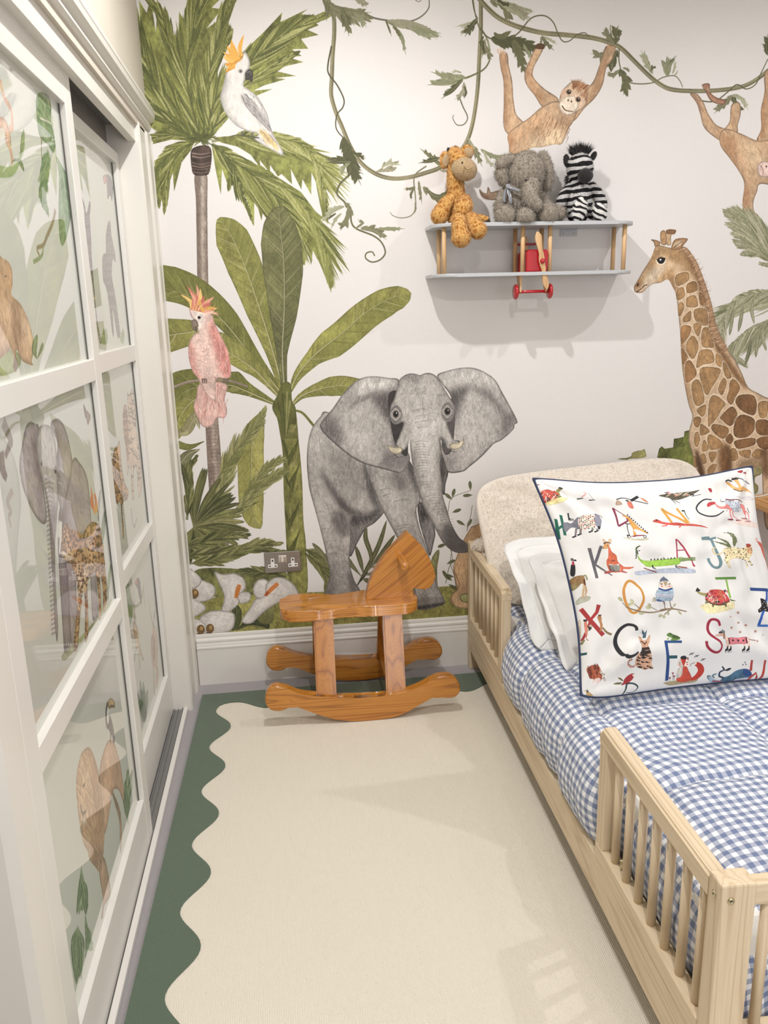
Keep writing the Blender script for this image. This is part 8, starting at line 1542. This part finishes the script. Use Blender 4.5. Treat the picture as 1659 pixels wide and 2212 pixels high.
def toy_zebra():
    t = NT('zebra striped plush', Roughness=.95); v = t.coord(); w = t.new('ShaderNodeTexWave', 1, i_Vector=t.coord(rot=(0, .12, 0)), wave_type='BANDS', bands_direction='Z', i_Scale=13.5, i_Distortion=4.5, i_Detail=2, i_Detail_Scale=1.1)
    t.set(t.b, 'Base Color', t.ramp(w, (.46, srgb((24, 22, 24))), (.56, srgb((206, 204, 202))))); t.bump(t.noise(v, 400, 3, .7), .6, .003); M = t.m
    t2 = NT('zebra striped sole', Roughness=.95); w = t2.new('ShaderNodeTexWave', 1, i_Vector=t2.coord(rot=(0, -.5, 0)), wave_type='BANDS', bands_direction='Z', i_Scale=16, i_Distortion=5, i_Detail=1, i_Detail_Scale=1.5, i_Phase_Offset=1.5); t2.set(t2.b, 'Base Color', t2.ramp(w, (.34, srgb((30, 28, 30))), (.46, srgb((222, 220, 216))))); MS = t2.m
    O, K = (1190, 300), 11.06; F_ = (150000, .0048, .0011)
    r = thing('toy_zebra', 'black and white striped toy zebra sitting at the right of the shelf', 'soft toy', (0, 0, 0))
    toy_part('body', blob(W3(O, K, 650, 1500, -.085), .052, .046, .078), M, r, F_, ZS); toy_part('neck', capsule(C4(O, K, [(640, 1150, 200, -.088), (660, 950, 190, -.092)])), M, r, F_)
    toy_part('head', blob(W3(O, K, 690, 690, -.105), .0475, .048, .048), M, r, F_)
    toy_part('muzzle', blob(W3(O, K, 822, 880, -.150), .028, .024, .0255), M_BLK, r, (150000, .002, .001), lab='black plush muzzle')
    for x, y, a, b_, ro in ((375, 520, .0120, .0225, -.15), (1020, 410, .0105, .0175, .5)): toy_part('ear', blob(W3(O, K, x, y, -.095), a, .008, b_, (0, ro, 0)), M_BLK, r, (150000, .003, .001), lab='black plush ear')
    rg = np.random.default_rng(5); cen = np.array(W3(O, K, 700, 420, -.10)); n = 900
    a = rg.uniform(-1.15, 1.15, n); ps = cen + np.stack([np.sin(a) * .028, rg.uniform(-.014, .014, n), np.cos(a) * .012], 1); nn = np.stack([np.sin(a) * .8, rg.normal(0, .2, n), np.cos(a) + .2], 1)
    fuzz(r, ps, nn, .034, .0018, M_BLK, 'mane', (0, 0, .3), .25, 9, .12); n = 260; ps = np.array(W3(O, K, 390, 1000, -.085)) + np.stack([rg.uniform(-.003, .006, n), rg.uniform(-.01, .01, n), rg.uniform(-.018, .018, n)], 1); fuzz(r, ps, np.tile([-1., 0, -.2], (n, 1)), .012, .0014, M_BLK, 'mane', (0, 0, -.1), .35, 4)
    toy_part('arm', capsule(C4(O, K, [(440, 1170, 95, -.095), (320, 1340, 110, -.10), (240, 1520, 105, -.10), (230, 1600, 95, -.10)])), M, r, F_, ZS); toy_part('arm', capsule(C4(O, K, [(980, 1160, 110, -.095), (1110, 1330, 125, -.10), (1200, 1500, 120, -.10), (1230, 1580, 105, -.105)])), M, r, F_, ZS)
    toy_part('leg', capsule(C4(O, K, [(560, 1780, 110, -.11), (640, 1760, 130, -.14)])), M, r, F_, ZS); toy_part('leg', capsule(C4(O, K, [(1000, 1800, 110, -.11), (1120, 1780, 130, -.14)])), M, r, F_, ZS)
    toy_part('foot', blob(W3(O, K, 690, 1690, -.172), .0275, .013, .043, (0, .25, 0)), MS, r, F_, ZS); toy_part('foot', blob(W3(O, K, 1170, 1760, -.168), .0255, .013, .034, (0, -.35, 0)), MS, r, F_, ZS)
toy_zebra()
# ---------------------------------------------------------------- double socket
def socket():
    O, K = (560, 1170), 16.59; r = thing('wall_socket', 'brushed steel double socket on the mural wall above the painted lilies', 'socket', (0, 0, 0))
    x0, x1, z0, z1 = .2966, .4430, .4655, .5530; m = plain('brushed steel', (150, 144, 138), .32, metal=.9, noise_amt=.05, nscale=8); w = plain('white insert', (232, 228, 222), .4); k = plain('socket hole', (20, 16, 14), .8); ch = plain('polished rocker', (190, 186, 178), .15, metal=1)
    obj('plate', box(x0, x1, -.0055, -.0002, z0, z1, .0015, 2), m, r)
    for dx in (0, 725):
        P = on_y([(410 + dx, 615), (530 + dx, 612), (545 + dx, 812), (655 + dx, 812), (655 + dx, 925), (318 + dx, 950), (312 + dx, 832), (420 + dx, 822)], -.006, O, K)
        P = [(a, c - dx / K * .00006) for a, c in P]; sh = [(0, 0)] * 8
        if dx: P = on_y([(1135, 580), (1255, 575), (1262, 770), (1378, 768), (1380, 885), (1045, 910), (1040, 790), (1148, 780)], -.006, O, K)
        i = obj('insert', prism(P, 'Y', -.0068, -.0050, .0004, 1), w, r)
        for (a, c, aw, ah) in (((475, 688, 24, 36), (382, 886, 36, 18), (588, 876, 36, 18)) if not dx else ((1200, 645, 24, 36), (1108, 842, 36, 18), (1312, 830, 36, 18))):
            Q = on_y([(a - aw, c - ah), (a + aw, c - ah), (a + aw, c + ah), (a - aw, c + ah)], -.0069, O, K); obj('pin_hole', prism(Q, 'Y', -.0070, -.0066), k, i)
    obj('switch_frame', prism(on_y([(690, 500), (965, 490), (975, 725), (700, 738)], -.0065, O, K), 'Y', -.0075, -.0050, .0006), w, r)
    for q in ([(705, 525), (800, 520), (805, 722), (715, 728)], [(862, 515), (955, 512), (962, 715), (868, 720)]): obj('rocker_switch', prism(on_y(q, -.0095, O, K), 'Y', -.0100, -.0070, .0006), ch, r)
    for q in ((285, 742), (1390, 662)): (a, c), = on_y([q], -.006, O, K); obj('screw', lathe([(0, -.0070), (.0020, -.0067), (.0026, -.0055)], 12, 'Y', (a, 0, c)), ch, r, True)
socket()
# ---------------------------------------------------------------- bedside table with a cable
def table():
    TC = dict(base=(196, 146, 92), dark=(150, 102, 58), light=(212, 166, 112), rough=.45, rings=6, bump=.1); ty = wood('teak along y', 'Y', **TC); txm = wood('teak along x', 'X', **TC); tz = wood('teak upright', 'Z', **TC)
    r = thing('bedside_table', 'slatted teak bedside table between the bed and the right wall', 'table', (0, 0, 0)); x0, x1, y0, y1, z = 2.300, 2.760, -.035, -.420, .690
    for y in (y0, y1 + .06): obj('frame_rail', box(x0, x1, y - .06, y, z - .024, z, .003), txm, r)
    obj('frame_rail', box(x0, x0 + .034, y1 + .06, y0 - .06, z - .024, z, .003), ty, r); obj('frame_rail', box(x1 - .034, x1, y1 + .06, y0 - .06, z - .024, z, .003), ty, r)
    for i in range(8): a = x0 + .039 + i * .0488; obj('table_slat', box(a, a + .0445, y1 + .06, y0 - .06, z - .020, z - .001, .002), ty, r)
    for x in (x0 + .02, x1 - .06):
        for y in (y0 - .05, y1 + .01): obj('leg', box(x, x + .04, y, y + .04, 0, z - .024, .003), tz, r)
    obj('shelf', box(x0 + .02, x1 - .02, y1 + .02, y0 - .02, .22, .24, .002), ty, r)
    c = obj('charging_cable', tube([tuple(np.append(p[:2], .694 + .002 * math.sin(i * .4))) for i, p in enumerate(spline([(2.31, -.09, 0)[:2], (2.36, -.085), (2.44, -.05), (2.52, -.06), (2.58, -.12), (2.66, -.14)], 8, False))], .0028, 8), plain('white cable', (236, 236, 236), .4), None, True)
    tag(c, 'thin white charging cable lying across the teak bedside table', 'cable')
table()
